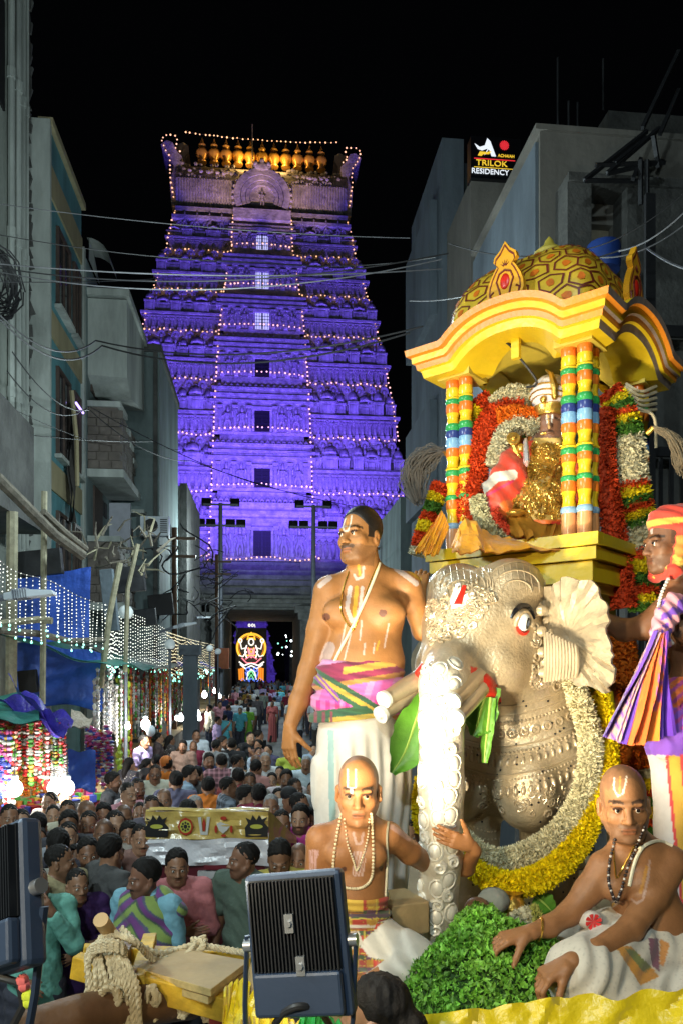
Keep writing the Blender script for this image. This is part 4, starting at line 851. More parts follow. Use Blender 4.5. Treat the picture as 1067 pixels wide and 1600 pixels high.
def row(fn, n, r, kind='bead'):
 prev = None
 for i in range(n):
  q, n_ = hitE(*fn(i / (n - 1)))
  if q is None or abs(q.y) > 1.0: prev = None; continue
  x, y, z = frame(n_); M3 = Matrix((x, y, z)).transposed()
  if kind == 'bead': m.ball(q, r, 6, 4)
  elif kind == 'ring': m.tube([q + n_ * .002 + x * r * math.cos(a) + y * r * math.sin(a) for a in [6.283 * j / 9 for j in range(10)]], r * .28, 4, False); m.ball(q, r * .4, 5, 4)
  elif kind == 'drop': m.ball(q - y * r, (r * .75, r * 1.5, r * .8), 6, 5, M3); m.ball(q + y * r * .9, r * .5, 5, 4)
  elif kind == 'line' and prev is not None and (q - prev).length < .09: m.tube([prev, q], r, 4, False)
  prev = q
for y0_, kind, n, r in ((1092, 'line', 26, .005), (1106, 'line', 26, .004), (1118, 'bead', 34, .008), (1136, 'ring', 11, .019), (1156, 'line', 26, .005), (1166, 'bead', 30, .008), (1176, 'drop', 17, .014), (1200, 'line', 26, .005), (1208, 'bead', 36, .006), (1222, 'drop', 17, .015)):
 row(lambda t, y0_=y0_: (726 + t * 182, y0_ + 22 * math.sin(t * 2.2) - 62 * max(0, t - .25) ** 1.2), n, r, kind)
for y0_ in (1290, 1302): row(lambda t: (735 + t * 60, y0_ + 10 * math.sin(t * 3.1)), 12, .006, 'bead')
for cx, s_ in ((722, 1), (806, 1)):
 for k, rr2 in ((0, 42), (1, 34), (2, 22)):
  row(lambda t: (cx + rr2 * math.cos(3.3 - t * 3.4) * 1.05, 912 - rr2 * math.sin(3.3 - t * 3.4) * .8 + 6 * k), 24, .0045, 'line')
 for k in range(9): row(lambda t: (cx - 40 + k * 10 + 6 * t, 880 + 40 * t + abs(k - 4) * 2), 8, .0022, 'line')
row(lambda t: (690 + 55 * t, 906 + 10 * math.sin(t * 3.14)), 9, .011, 'drop')
for k in range(40):                                         # embossed leaf scrolls on the chest lobes
 q, n_ = hitE(rr_.uniform(740, 900), rr_.uniform(1228, 1275))
 if q is not None: curl(m, q, n_, rr_.uniform(.014, .026), 1.2, rr_.uniform(0, 6), 1, .0045)
m.build('embossed_bands', M_relief, E, kind='stuff')
m = MB(ME)
for k in range(70):
 q, n_ = hitE(rr_.uniform(735, 900), rr_.uniform(1095, 1420))
 if q is not None: m.ball(q, .0055, 5, 4)
m.build('rivet_holes', M_dark, E, kind='stuff')
# eyes, brows, forehead mark
M_eyew = mat('enamel_white', (.8, .8, .78), .2, var=0, bump=0); M_black = mat('black_enamel', (.008, .008, .01), .25, var=0, bump=0); M_redm = mat('red_enamel', (.60, .02, .01), .35, var=.1)
def onskin(px, py, lift=.0): q, n_ = hitE(px, py); return (q + n_ * lift, n_) if q is not None else (None, None)
q, n_ = onskin(818, 973); x, y, z = frame(n_); M3 = Matrix((x, y, z)).transposed()
for sd in (1, -1):
 mir = Matrix.Diagonal((sd, 1, 1, 1));
 def bb_(name, m_, mt, par):
  if sd < 0: m_.v = [(-a, b_, c) for a, b_, c in m_.v]; m_.f = [f[::-1] for f in m_.f]
  m_.M = ME; return m_.build(name, mt, par)
 m = MB(); m.ball(q, (.036, .040, .016), 12, 8, M3); eo = bb_('eye', m, M_eyew, E)
 m = MB(); m.ball(q + n_ * .010 + x * .008, (.017, .026, .009), 10, 6, M3); bb_('iris', m, M_black, eo); m = MB(); m.ball(q + n_ * .017 + x * .008, (.009, .014, .004), 8, 5, M3); bb_('pupil', m, mat('iris_grey', (.06, .07, .09), .2, var=0, bump=0), eo)
 m = MB(); m.tube([near(q + x * .042 * math.cos(a) + y * .045 * math.sin(a))[0] + n_ * .004 for a in [R(185 + 130 * i / 10) for i in range(11)]], [.003 + .006 * math.sin(3.14 * i / 10) for i in range(11)], 5); bb_('lower_lid', m, M_redm, eo)
 m = MB(); m.tube([near(q + x * .048 * math.cos(a) + y * .05 * math.sin(a))[0] + n_ * .004 for a in [R(-20 + 220 * i / 14) for i in range(15)]], .008, 5); bb_('upper_lid', m, M_relief, eo)
 m = MB(); m.tube([near(q + x * .078 * math.cos(a) - x * .004 + y * .085 * math.sin(a))[0] + n_ * .003 for a in [R(15 + 155 * i / 14) for i in range(15)]], [.006 + .007 * math.sin(3.14 * i / 14) for i in range(15)], 6); bb_('eyebrow', m, M_black, E)
def skin_poly(name, poly, mt, lift=.005):
 m = MB(ME); pts = [onskin(*p, lift)[0] for p in poly]; c = sum((p for p in pts), Vector()) / len(pts); c = near(c)[0] + near(c)[1] * (lift + .002); m.add([c] + pts, [(0, i + 1, (i + 1) % len(pts) + 1) for i in range(len(pts))]); m.v += []; return m.build(name, mt, E)
M_namam = mat('white_paste', (.72, .70, .74), .8, var=.1, bump=.2)
skin_poly('forehead_mark', [(712, 914), (719, 912), (715, 944), (731, 946), (744, 920), (738, 938), (728, 952), (706, 952), (703, 940)][::-1], M_namam, .006); skin_poly('forehead_mark', [(724, 917), (729, 918), (722, 946), (710, 946)][::-1], M_redm, .012)
# ears
M_ear = mat('dimmed_silver_ear', (.33, .265, .175), .5, .2, var=.3, vs=9, bump=.4, bs=45)  # silver darkened in colour so the floodlights do not blow out the ear
def ear(sd):
 EARM = I4 if sd > 0 else Matrix.Translation((-.235, -.2, 0)) @ Matrix.Rotation(R(-68), 4, 'Z') @ Matrix.Translation((.235, .2, 0))
 pts = [(.24, -.20, 1.44), (.34, -.28, 1.47), (.46, -.33, 1.46), (.53, -.36, 1.38), (.545, -.37, 1.26), (.565, -.38, 1.17), (.55, -.39, 1.10), (.47, -.37, 1.115), (.36, -.32, 1.14), (.27, -.26, 1.17), (.23, -.22, 1.25)]
 out = spline(pts + [pts[0]], 67)[:-1]; c = Vector((.36, -.25, 1.28)); m = MB()
 nr = 10; vs = []
 for side in (0, 1):
  for j in range(nr + 1):
   t = j / nr
   for i, o in enumerate(out):
    p = c.lerp(o, t); p = Vector((.24, -.2, 1.27)) + (p - Vector((.24, -.2, 1.27))) * (1.20 if sd > 0 else 1); wv = (.009 * math.sin(i * 6.283 / 66 * 22 + 2 * math.sin(t * 5)) + .005 * math.sin(i * 2.9 + t * 7)) * t * (t > .25) + .035 * math.sin(t * 2.6) * .6; edge = .012 * (1 - .5 * t)
    p = p + Vector((-.25, -.9, 0)) * (wv + (edge if side == 0 else -edge));
    if j == nr: p += (o - c).normalized() * .01 * math.sin(i * 6.283 / 66 * 11)
    vs.append(tuple(EARM @ Vector((sd * p.x, p.y, p.z))))
 n = len(out); L = (nr + 1) * n; fs = []
 for side in (0, 1):
  for j in range(nr):
   for i in range(n):
    a = side * L + j * n + i; b_ = side * L + j * n + (i + 1) % n; f = (a, b_, b_ + n, a + n); fs.append(f if (side == 0) == (sd > 0) else f[::-1])
 for i in range(n):
  a = nr * n + i; b_ = nr * n + (i + 1) % n; f = (a, b_, b_ + L, a + L); fs.append(f if sd > 0 else f[::-1])
 m.add(vs, fs); m.M = ME; e = m.build('ear', M_ear, E)
 m = MB(ME)                                              # shell-like inner fold
 for k in range(11):
  t = k / 10; ctr = Vector((.30 + .16 * t, -.315 - .075 * t, 1.20 - .02 * t)); rr2 = .11 * (1 - .4 * t)
  m.tube([EARM @ Vector((sd * (ctr.x + .02 * math.sin(a)), ctr.y - .025 * math.sin(a), ctr.z + rr2 * math.cos(a))) for a in [R(20 + 140 * i / 8) for i in range(9)]], .010 - .003 * t, 5)
 m.build('ear_fold', M_ear, e)
 m = MB(ME)
 for k in range(22):
  a = k / 21; p = Vector((.24 + .05 * math.sin(k * 2.1), -.245 - .03 * math.cos(k), 1.12 + .30 * a)); m.ball(EARM @ Vector((sd * p.x, p.y - .03, p.z)), .018 + .006 * (k % 3), 6, 5)
 m.build('ear_root_scrolls', M_relief, e, kind='stuff')
ear(1); ear(-1)
for sd in (-1, 1):                                           # paired tusk sockets
 for dz, dx in ((.03, .02), (-.03, .035)):
  m = MB(ME); a = Vector((sd * (.105 + dx), -.56, 1.10 + dz * .6)); e_ = Vector((sd * (.135 + dx), -.80, 1.00 + dz)); m.tube([a, a.lerp(e_, .5), e_], [.042, .040, .030], 12); t_ = m.build('tusk', M_relief, E)
  m = MB(ME); dr = (e_ - a).normalized(); m.tube([e_ - dr * .002, e_ + dr * .016], [.036, .036], 12); m.tube([e_ + dr * .016, e_ + dr * .022], [.018, .010], 8); m.build('tusk_cap', mat('tusk_cap_white', (.75, .72, .66), .35, .1, var=.1), t_)
# saddle block under the pavilion
# ================================================================== the pavilion on its back
PT = R(40); S1, S2 = .345, .375
FRc = Vector((1.091, 3.45)); ex = Vector((math.cos(PT), -math.sin(PT))); ey = Vector((math.sin(PT), math.cos(PT))); pc = FRc - ex * S1 + ey * S2
zc0, zc1 = 3.495, 4.366
PV = root('canopy_pavilion', 'yellow pavilion with banded columns, ogee eaves and honeycomb dome', 'pavilion', (pc.x, pc.y, zc0), -PT)
MP_ = mw(PV)
def pvb(name, m, mats, par=None, kind=None, smooth=True): m.M = MP_; return m.build(name, mats, par or PV, kind, smooth)
for z0, z1, o in ((-.055, 0, .10), (-.115, -.06, .085), (-.21, -.12, .06)):
 for sd in (-1, 1):
  m = MB(); m.bb(-S1 - o, S1 + o, *sorted((sd * (S2 + o), sd * (S2 + o - .06))), z0, z1); pvb('base_beam', m, M_yel, None, None, False)
  m = MB(); m.bb(*sorted((sd * (S1 + o), sd * (S1 + o - .06))), -S2 - o + .061, S2 + o - .061, z0 + .002, z1 - .002); pvb('base_beam', m, M_yel, None, None, False)
m = MB(); m.bb(-S1 - .03, S1 + .03, -S2 - .03, S2 + .03, -.25, -.02); m.bb(-S1 + .1, S1 - .1, -S2 + .1, S2 - .1, -.42, -.25); pvb('base_floor', m, M_yel2, None, None, False)
cols = dict(O=(.72, .18, .02), Y=(.76, .50, .02), G=(.03, .30, .08), N=(.03, .05, .22), B=(.20, .40, .62), P=(.66, .30, .12), K=(.25, .42, .60))
MC = [mat('column_' + k, c, .28, var=.14, vs=9, bump=.05) for k, c in cols.items()]; ck = list(cols)
seq = [('P', 1003, 1090), ('K', 980, 1003), ('Y', 925, 980), ('O', 888, 925), ('G', 868, 888), ('Y', 820, 868), ('O', 792, 820), ('G', 768, 792), ('Y', 758, 768), ('Y', 715, 758), ('O', 680, 715), ('B', 640, 680), ('N', 610, 640), ('G', 582, 610), ('Y', 540, 582), ('O', 505, 540), ('G', 484, 505), ('Y', 476, 484), ('Y', 440, 476), ('O', 400, 440)][::1]
prof, pm_ = [], []
for k, a, b_ in seq:
 z0, z1 = (1090 - b_) / 690, (1090 - a) / 690; ringy = (b_ - a) < 29 and k in 'GKY'
 for t in (0, .15, .5, .85, 1.0):
  rad = .0335 + (.005 * math.sin(3.14 * t) if ringy else (-.006 * math.sin(3.14 * t) if k == 'Y' and b_ - a > 40 else .0025 * math.sin(3.14 * t))); prof.append((rad, (z0 + (z1 - z0) * t) * (zc1 - zc0))); pm_.append(ck.index(k))
colmesh = MB().lathe(prof, n=16, mats=pm_); colmesh.mi = 0; CMs = colmesh.mesh('column', MC)
for sx_ in (-1, 1):
 for sy_ in (-1, 1):
  for dx, dy in ((0, 0), (-sx_ * .075, 0), (0, -sy_ * .075)): link('column', CMs, PV, Matrix.Translation((sx_ * S1 - (0 if dx or dy else 0) + dx, sy_ * S2 + dy, 0)) @ Matrix.Rotation(rr_.uniform(0, 3), 4, 'Z'))
# eaves
hx, hy = S1 + .02, S2 + .02; zb = zc1 - zc0
def lift(u):
 a = abs(u) / .60
 return .115 * max(0, 1 - a ** 2.3) ** .85
eprof = [(-.10, .0, 1), (.085, .0, 1), (.095, .035, 0), (.11, .04, 0), (.115, .065, 2), (.128, .07, 0), (.13, .10, 0), (.15, .105, 2), (.155, .135, 0), (.12, .14, 0), (-.05, .16, 0)]
for si_, (ax, sd) in enumerate((('x', -1), ('x', 1), ('y', 1), ('y', -1))):
 dark = ax == 'y'
 m = MB(); N_ = 48; vs = []
 for i in range(N_ + 1):
  u = -1 + 2 * i / N_
  for o, z, mi in eprof:
   L_ = (hx if ax == 'x' else hy) + o; W_ = (hy if ax == 'x' else hx) + o; zz = zb + z + lift(u)
   vs.append((u * L_, sd * W_, zz) if ax == 'x' else (sd * W_, u * L_, zz))
 k = len(eprof); fs = []; ms = []
 for i in range(N_):
  for j in range(k - 1):
   f = (i * k + j, i * k + j + 1, (i + 1) * k + j + 1, (i + 1) * k + j);
   if (ax == 'x') == (sd > 0): f = f[::-1]
   fs.append(f); ms.append(0 if j == 0 else (1 if j in (3, 4, 6, 7) else 0) if not dark else (1 if j in (3, 6) else 2 if j in (1, 4, 7) else 0))
 m.add(vs, fs); m.m = ms; pvb('eave', m, [M_yel, M_orl, M_silverline], None)
m = MB(); m.grid(lambda a, b_: ((a * 2 - 1) * (hx - .05), (b_ * 2 - 1) * (hy - .05), zb + .012 + max(lift((a * 2 - 1) * .9), lift((b_ * 2 - 1) * .9)) * .96), 40, 40); m.grid(lambda a, b_: ((a * 2 - 1) * (hx - .05), (b_ * 2 - 1) * (hy - .05), zb + .03 + max(lift((a * 2 - 1) * .9), lift((b_ * 2 - 1) * .9)) * .96), 40, 40); pvb('soffit', m, M_yel2)
for sx_ in (-1, 1):
 for sy_ in (-1, 1):
  m = MB(); m.bb(*sorted((sx_ * (S1 + .055), sx_ * (S1 - .125))), *sorted((sy_ * (S2 + .055), sy_ * (S2 - .125))), zb - .012, zb + .03); pvb('corner_block', m, M_yel2, None, None, False)
m = MB(); m.bb(-.02, .02, -hy + .02, -hy + .045, zb + .02, zb + .19); pvb('batten', m, M_yel, None, None, False)
# roof skirt and dome
def dome(a, t, off=0.0):                                    # a: azimuth, t: 0 base .. 1 top
 r = math.cos(t * math.pi / 2) ** .62 * (1 + .07 * math.sin(t * 3.1)); p = 7 - 4 * t; c, s = math.cos(a), math.sin(a); q = (abs(c) ** p + abs(s) ** p) ** (-1 / p)
 return Vector((c * q * (S1 + .045 + off) * r, s * q * (S2 + .045 + off) * r, zb + .15 + .44 * math.sin(t * math.pi / 2) ** 1.0 + off))
m = MB(); m.grid(lambda u, v: dome(u * 6.28318, v * .995), 96, 28); pvb('dome', m, M_dome)
m = MB(); m.grid(lambda u, v: Vector(((hx + .05) * (1 - .12 * v) * (u * 2 - 1), (hy + .05) * (1 - .12 * v) * -1, zb + .15)), 2, 2); m.bb(-hx - .04, hx + .04, -hy - .04, hy + .04, zb + .13, zb + .152); pvb('roof_board', m, M_dome, None, None, False)
hexm = MB(); spots = MB(); rows_ = 7
for face in range(4):
 for r_ in range(rows_):
  t0 = .02 + r_ * .125
  for c_ in range(5):
   wfrac = (c_ + (.5 if r_ % 2 else 0) - 2.25) / 2.45
   if abs(wfrac) > .93: continue
   a0 = face * math.pi / 2 + math.atan(wfrac); da = .235 * math.cos(math.atan(wfrac)) ** 1.3; hh = .074
   jit = [rr_.uniform(.78, 1.14) for _ in range(6)]
   hx_ = [(math.cos(q) * da * jit[i] * .78, math.sin(q) * hh * jit[i]) for i, q in enumerate([R(30 + 60 * i) for i in range(6)])]
   ptsO, ptsI = [], []
   for i in range(6):
    for s_ in range(3):
     f = s_ / 3; x = hx_[i][0] * (1 - f) + hx_[(i + 1) % 6][0] * f; z = hx_[i][1] * (1 - f) + hx_[(i + 1) % 6][1] * f
     ptsO.append(dome(a0 + x, min(t0 + .07 + z, .97), .003)); ptsI.append(dome(a0 + x * .84, min(t0 + .07 + z * .84, .97), .003))
   n = len(ptsO); hexm.add(ptsO + ptsI, [(i, (i + 1) % n, n + (i + 1) % n, n + i) for i in range(n)])
   cpt = [dome(a0 + .28 * da * math.cos(q) * rr_.uniform(.5, 1.1), min(t0 + .07 + .03 * math.sin(q), .97), .003) for q in [6.283 * i / 7 for i in range(7)]]; spots.add(cpt, [tuple(range(7))])
pvb('honeycomb_paint', hexm, M_redp, None, 'stuff'); pvb('painted_spots', spots, M_spot, None, 'stuff')
m = MB(); m.lathe([(.07, 0), (.075, .03), (.05, .035), (.055, .06), (.075, .07), (.08, .09), (.03, .13), (.02, .155), (.004, .175)], (0, 0, zb + .585), 14); pvb('finial', m, M_yel2)
# flame-shaped crests
half = [(0, 97), (9, 84), (19, 76), (21, 68), (14, 60), (20, 52), (27, 40), (32, 27), (33, 14), (28, 4), (30, 0)]
cr_o = [(x, y) for x, y in half] + [(-x, y) for x, y in half[:0:-1]]
def crest(M4, sc):
 T4 = M4 @ Matrix.Scale(sc, 4); m = MB(); m.prism(cr_o[::-1], T4, 9); c_ = pvb('flame_crest', m, mat('orange_yellow_paint', (.76, .36, .015), .4, var=.2, vs=5), None, None, False)
 m = MB(); inn = [(x * .80, 3 + y * .88) for x, y in cr_o]; o2 = [(x * .86, 2 + y * .93) for x, y in cr_o]; m.band(o2, inn, T4 @ Matrix.Translation((0, -.8, 0)), .7, True)
 for sd in (-1, 1):
  for ln_ in ([(6, 3), (10, 20), (15, 34), (10, 46), (0, 50)], [(16, 3), (24, 8), (26, 16), (20, 20)]): m.tube([T4 @ Vector((sd * x, -.6, y)) for x, y in ln_], 1.6 * sc, 5)
 for k in range(5):
  a = R(30 + 30 * k); m.prism([(2 * math.cos(a - .5), 56 + 2 * math.sin(a - .5)), (9 * math.cos(a), 56 + 11 * math.sin(a)), (2 * math.cos(a + .5), 56 + 2 * math.sin(a + .5))], T4 @ Matrix.Translation((0, -.9, 0)), .8)
 pvb('crest_lines', m, M_redp, c_)
 m = MB(); m.ball(T4 @ Vector((0, 0, 32)), (8.5 * sc, 3 * sc, 13 * sc), 10, 7, M4.to_3x3()); pvb('crest_jewel', m, M_redm, c_)
zcr = zb + .14 + lift(0)
crest(Matrix.Translation((0, -hy - .08, zcr)), .0029); crest(Matrix.Translation((hx + .08, 0, zcr)) @ Matrix.Rotation(R(90), 4, 'Z'), .0031); crest(Matrix.Translation((-hx - .08, 0, zcr)) @ Matrix.Rotation(R(-90), 4, 'Z'), .0031)
m = MB(); m.tube(spline([P(758, 530, 3.75), P(790, 535, 3.72), P(812, 560, 3.7), P(835, 590, 3.72), P(836, 602, 3.75), P(822, 605, 3.8)], 30), .006, 6); tag(m.build('cable', M_wire), 'black cable hanging under the pavilion ceiling', 'cable')
m = MB()
for k in range(5): m.tube(spline([P(975 + rr_.uniform(-6, 6), 600 + k * 5, 3.82), P(1000, 612 + k * 7, 3.74), P(1024, 604 + k * 9, 3.84)], 10), .009, 5)
m.tube(spline([P(990, 640, 3.75), P(1020, 650, 3.74), P(1024, 700, 3.78)], 10), .008, 5); tag(m.build('rope_binding', M_rope), 'grey rope bound round the rear column of the pavilion', 'rope')
# cloths on the sill
def drape(label, name, top, bot, d0, d1, m_, folds=9, amp=.02, nu=30, nv=14, group=None, seed=0):
 """cloth hung between two photo polylines, with real folds"""
 A = spline([P(x, y, d0) for x, y in top], nu + 1); B_ = spline([P(x, y, d1) for x, y in bot], nu + 1); m = MB()
 def f(u, v):
  i = min(int(u * nu + .5), nu); p = A[i].lerp(B_[i], v); w = amp * (math.sin(u * folds * 6.28 + 2 * v + seed) * (.4 + .6 * v) + .6 * math.sin(u * folds * 2.7 * 6.28 + 5 * v + seed * 2) + .5 * math.sin(v * 7 + u * 5)); return p + Vector((w * .2, -abs(w) - .0 + .0, w * .6))
 m.grid(f, nu, nv); m.grid(lambda u, v: f(u, v) + Vector((0, .012, -.004)), nu, nv); return tag(m.build(name, m_), label, 'cloth', group)
drape('saffron cloth bunched along the pavilion sill', 'silk_cloth', [(704, 852), (725, 812), (760, 832), (800, 842), (880, 834), (928, 842)], [(706, 864), (740, 864), (790, 862), (860, 858), (905, 852), (930, 852)], 3.62, 3.45, M_saffron, 4, .013, 40, 20)
drape('saffron cloth knotted at the left pavilion column', 'silk_cloth', [(680, 812), (690, 800), (702, 822)], [(645, 862), (665, 866), (684, 866)], 3.8, 3.72, M_saffron, 3, .010, 24)
# ================================================================== the deity under the canopy
ID = root('deity_idol', 'small dark faced deity in gold ornaments, red silk and a white turban', 'idol', P(838, 832, 3.85)[:], R(-20))
def I(px, py, d=3.82): return P(px, py, d)
S = Sdf(P(740, 835, 3.95) - Vector((0, .48, .02)), P(925, 590, 3.7) + Vector((.05, .32, 0)), .0055)
S.chain([I(848, 820), I(850, 770), I(855, 720), I(858, 690)], [.16, .13, .10, .085], .03)
S.chain([I(845, 700), I(800, 715, 3.78), I(790, 745, 3.74)], [.05, .05, .06], .03)                 # near arm with sleeve
S.chain([I(868, 700), I(900, 715, 3.74), I(905, 750, 3.7)], [.05, .05, .05], .03)
S.cone(I(798, 742, 3.76), I(772, 792, 3.76), .085, .115, .04); S.cone(I(900, 745, 3.72), I(905, 800, 3.72), .06, .09, .03)
S.cone(I(848, 815, 3.70), I(848, 785, 3.69), .125, .115, .04)
S.cone(I(857, 690), I(858, 665), .04, .045, .01); S.ell(I(859, 662, 3.79), (.062, .06, .078), .01)
for sx_ in (-.022, .022): S.ell(I(859, 658, 3.79) + Vector((sx_, -.052, 0)), (.016, .012, .008), .006, None, True)
S.cone(I(858, 660, 3.735), I(858, 668, 3.722), .008, .012, .008); S.ell(I(858, 676, 3.735), (.02, .01, .006), .006)
def ipx(V): return 533.5 + F * V[:, 0] / V[:, 1], 1045 - F * (V[:, 2] - CZ) / V[:, 1]
def seg_px(X, Y, pl):
 d = np.full(len(X), 1e9)
 for (a, b_), (c, e) in zip(pl, pl[1:]):
  L2 = (c - a) ** 2 + (e - b_) ** 2 + 1e-9; t = np.clip(((X - a) * (c - a) + (Y - b_) * (e - b_)) / L2, 0, 1); d = np.minimum(d, np.hypot(X - a - t * (c - a), Y - b_ - t * (e - b_)))
 return d
def stroke(c, V, pl, w, col, k=1.0, front=None):
 X, Y = ipx(V); mk = seg_px(X, Y, pl) < w
 if front is not None: mk &= V[:, 1] < front
 c[mk] = c[mk] * (1 - k) + np.array(col) * k
def idpaint(V):
 c = np.tile(np.array([.60, .045, .02]), (len(V), 1)); X, Y = ipx(V); c[(fbm(V, 16, 2) > .25) & (Y > 690)] = (.68, .14, .02)
 c[Y < 688] = (.17, .075, .04); g_ = (np.abs(X - 857 + (Y - 700) * .12) < 26 + np.clip(Y - 740, 0, 40) * .35) & (Y > 684) & (Y < 812); c[g_] = (.50, .33, .08)
 stroke(c, V, [(752, 765), (775, 745), (800, 742)], 8, (.62, .58, .5)); stroke(c, V, [(752, 778), (800, 752)], 2, (.6, .02, .1)); stroke(c, V, [(855, 650), (857, 668)], 1.6, (.6, .35, .1)); stroke(c, V, [(853, 648), (854, 660)], 1, (.7, .7, .66)); stroke(c, V, [(862, 648), (861, 660)], 1, (.7, .7, .66))
 return c
S.warp(lambda X, Y, Z: .006 * np.sin(X * 60 + Z * 45) * (Z < P(0, 690, 3.8).z))
IB = S.build('figure', mat('silk_and_stone', src='attr', rough=.45, var=.2, vs=20, bump=.2, bs=60, sheen=.2), ID, paint=idpaint)
MI_ = mw(ID); ibv = BVHTree.FromPolygons([MI_ @ v.co for v in IB.data.vertices], [tuple(p.vertices) for p in IB.data.polygons])
def hitI(px, py): o = Vector((0, 0, CZ)); return ibv.ray_cast(o, (P(px, py, 3) - o).normalized())[:2]
m = MB()                                                    # gold ornaments laid over the chest and lap
for k in range(420):
 Y = rr_.uniform(692, 808); X = 857 - (Y - 700) * .12 + rr_.uniform(-1, 1) * (26 + max(0, Y - 740) * .4); q, n_ = hitI(X, Y)
 if q is None: continue
 if rr_.random() < .3: x, y, z = frame(n_); m.tube([q + n_ * .004 + x * .013 * math.cos(a) + y * .013 * math.sin(a) for a in [6.283 * j / 8 for j in range(9)]], .004, 4, False)
 m.ball(q + n_ * .003, rr_.uniform(.005, .010), 6, 4)
for a0, b0_, w_ in (((830, 700), (842, 790), 9), ((880, 700), (850, 800), 9), ((822, 725), (842, 800), 8)):
 pts = []
 for i in range(14):
  t = i / 13; q, n_ = hitI(a0[0] + (b0_[0] - a0[0]) * t - 6 * math.sin(3.1 * t), a0[1] + (b0_[1] - a0[1]) * t)
  if q is not None: pts.append(q + n_ * .008); m.ball(q + n_ * .01, .010, 6, 4)
 if len(pts) > 2: m.tube(pts, .005, 5)
for Y, w_ in ((705, 22), (718, 24), (732, 22)):
 for i in range(16):
  q, n_ = hitI(857 - w_ + 2 * w_ * i / 15, Y + 8 * math.sin(3.14 * i / 15))
  if q is not None: m.ball(q + n_ * .004, .008, 6, 4)
m.build('gold_ornaments', M_gdet, ID, kind='stuff')
m = MB(); c = I(801, 686, 3.74); m.lathe([(.030, 0), (.034, .006), (.030, .012)], c, 16, Matrix.Rotation(R(80), 4, 'X')); m.ball(c + Vector((0, -.012, 0)), .016, 8, 6); m.tube([c - Vector((0, 0, .03)), c - Vector((-.03, 0, .10))], [.014, .02], 8); m.ball(I(813, 700, 3.73), .022, 8, 6); m.build('gold_disc', M_gdet, ID)
m = MB(); c = I(821, 708, 3.66); m.tube([I(820, 688, 3.68), I(821, 700, 3.66), I(822, 722, 3.65), I(822, 728, 3.66)], [.018, .026, .032, .012], 10, True, .5); m.build('silver_hand', mat('silver_gem', (.75, .73, .76), .25, .7, var=.2, vs=40), ID)
m = MB(); c = I(859, 652, 3.80); m.lathe([(.080, -.0), (.088, .012), (.088, .045), (.080, .052)], c, 20); m.build('gold_band', M_gdet, ID)
m = MB(); m.lathe([(.078, .05), (.098, .085), (.100, .12), (.085, .165), (.05, .195), (.012, .21)], c, 20); tb = m.build('turban', mat('white_silk', (.66, .60, .58), .5, var=.2, vs=14, bump=.4, bs=30), ID)
m = MB()
for z, r_ in ((.075, .096), (.10, .101), (.13, .099)): m.tube([c + Vector((r_ * math.cos(a), r_ * math.sin(a), z + .012 * math.sin(a * 2))) for a in [6.283 * j / 20 for j in range(21)]], .004, 4, False)
m.tube([c + Vector((-.005, -.097, .06)), c + Vector((-.01, -.108, .11)), c + Vector((-.02, -.085, .18)), c + Vector((-.035, -.05, .215))], [.012, .018, .012, .004], 6); m.ball(c + Vector((-.005, -.098, .07)), .018, 8, 6); m.ball(c + Vector((.05, -.08, .07)), .016, 8, 6); m.ball(c + Vector((-.055, -.08, .06)), .018, 8, 6)
m.build('turban_jewels', M_gdet, tb)
m = MB(); m.ball(I(859, 678, 3.755), (.05, .02, .012), 10, 5); m.build('collar', M_gdet, ID)
m = MB(); m.ball(I(806, 801, 3.62), (.05, .03, .018), 10, 6); m.ball(I(847, 797, 3.6), .018, 8, 6); m.build('gold_feet', M_gdet, ID)
drape('brown silk spread before the idol', 'silk_cloth', [(790, 808), (820, 800), (870, 805), (890, 812)], [(800, 838), (830, 842), (860, 842), (890, 830)], 3.66, 3.5, mat('brown_silk', (.30, .13, .01), .5, var=.3, vs=8, bump=.3), 6, .012, 24, 8)
# flowers round the idol
fd = 3.86
garland('thick red flower band arching round the left of the idol', [P(x, y, fd) for x, y in ((815, 640), (775, 650), (752, 690), (740, 740), (733, 790), (740, 826))], .062, [(1, RE), ], 5200, .016, 1)
garland('white flower band lining the red arch beside the idol', [P(x, y, fd - .05) for x, y in ((840, 665), (800, 665), (780, 695), (772, 730))], .045, [(1, WH)], 2600, .014, 2)
garland('rounded cushion of cream flowers above the idol', [P(x, y, fd + .02) for x, y in ((765, 634), (800, 624), (840, 628), (870, 632))], [.035, .07, .065, .05], [(1, (.62, .56, .36))], 3000, .013, 3)
garland('red flower trim across the top of the idol', [P(x, y, fd - .06) for x, y in ((775, 652), (805, 646), (838, 652))], .035, [(1, OR)], 1500, .014, 4)
garland('white and leaf garland curving below the idol', [P(x, y, 3.66) for x, y in ((745, 775), (752, 805), (775, 832), (800, 842))], .035, [(1, (.50, .48, .30))], 1700, .014, 5)
garland('red garland hem curving below the idol', [P(x, y, 3.64) for x, y in ((768, 800), (790, 828), (830, 842), (880, 825))], .022, [(1, (.5, .05, .02))], 1000, .013, 6)
b3 = [(1, RE), (1, YE), (1, GR)]
garland('striped garland bunched against the left column', [P(x, y, 3.95) for x, y in ((768, 628), (742, 650), (735, 690), (730, 730), (728, 770), (722, 800))], [.06, .062, .055, .05, .045, .04], [(1.2, RE), (1, YE), (1.1, GR), (1, RE), (1, YE), (1, GR), (2, WH)], 3600, .016, 7)
garland('striped garland spilling down the left edge of the pavilion base', [P(x, y, 3.98) for x, y in ((688, 756), (676, 790), (662, 830), (652, 868))], .040, [(.7, RE), (.6, YE), (.7, GR), (.6, RE), (.8, YE), (1, RE), (.5, WH)], 2200, .015, 8)
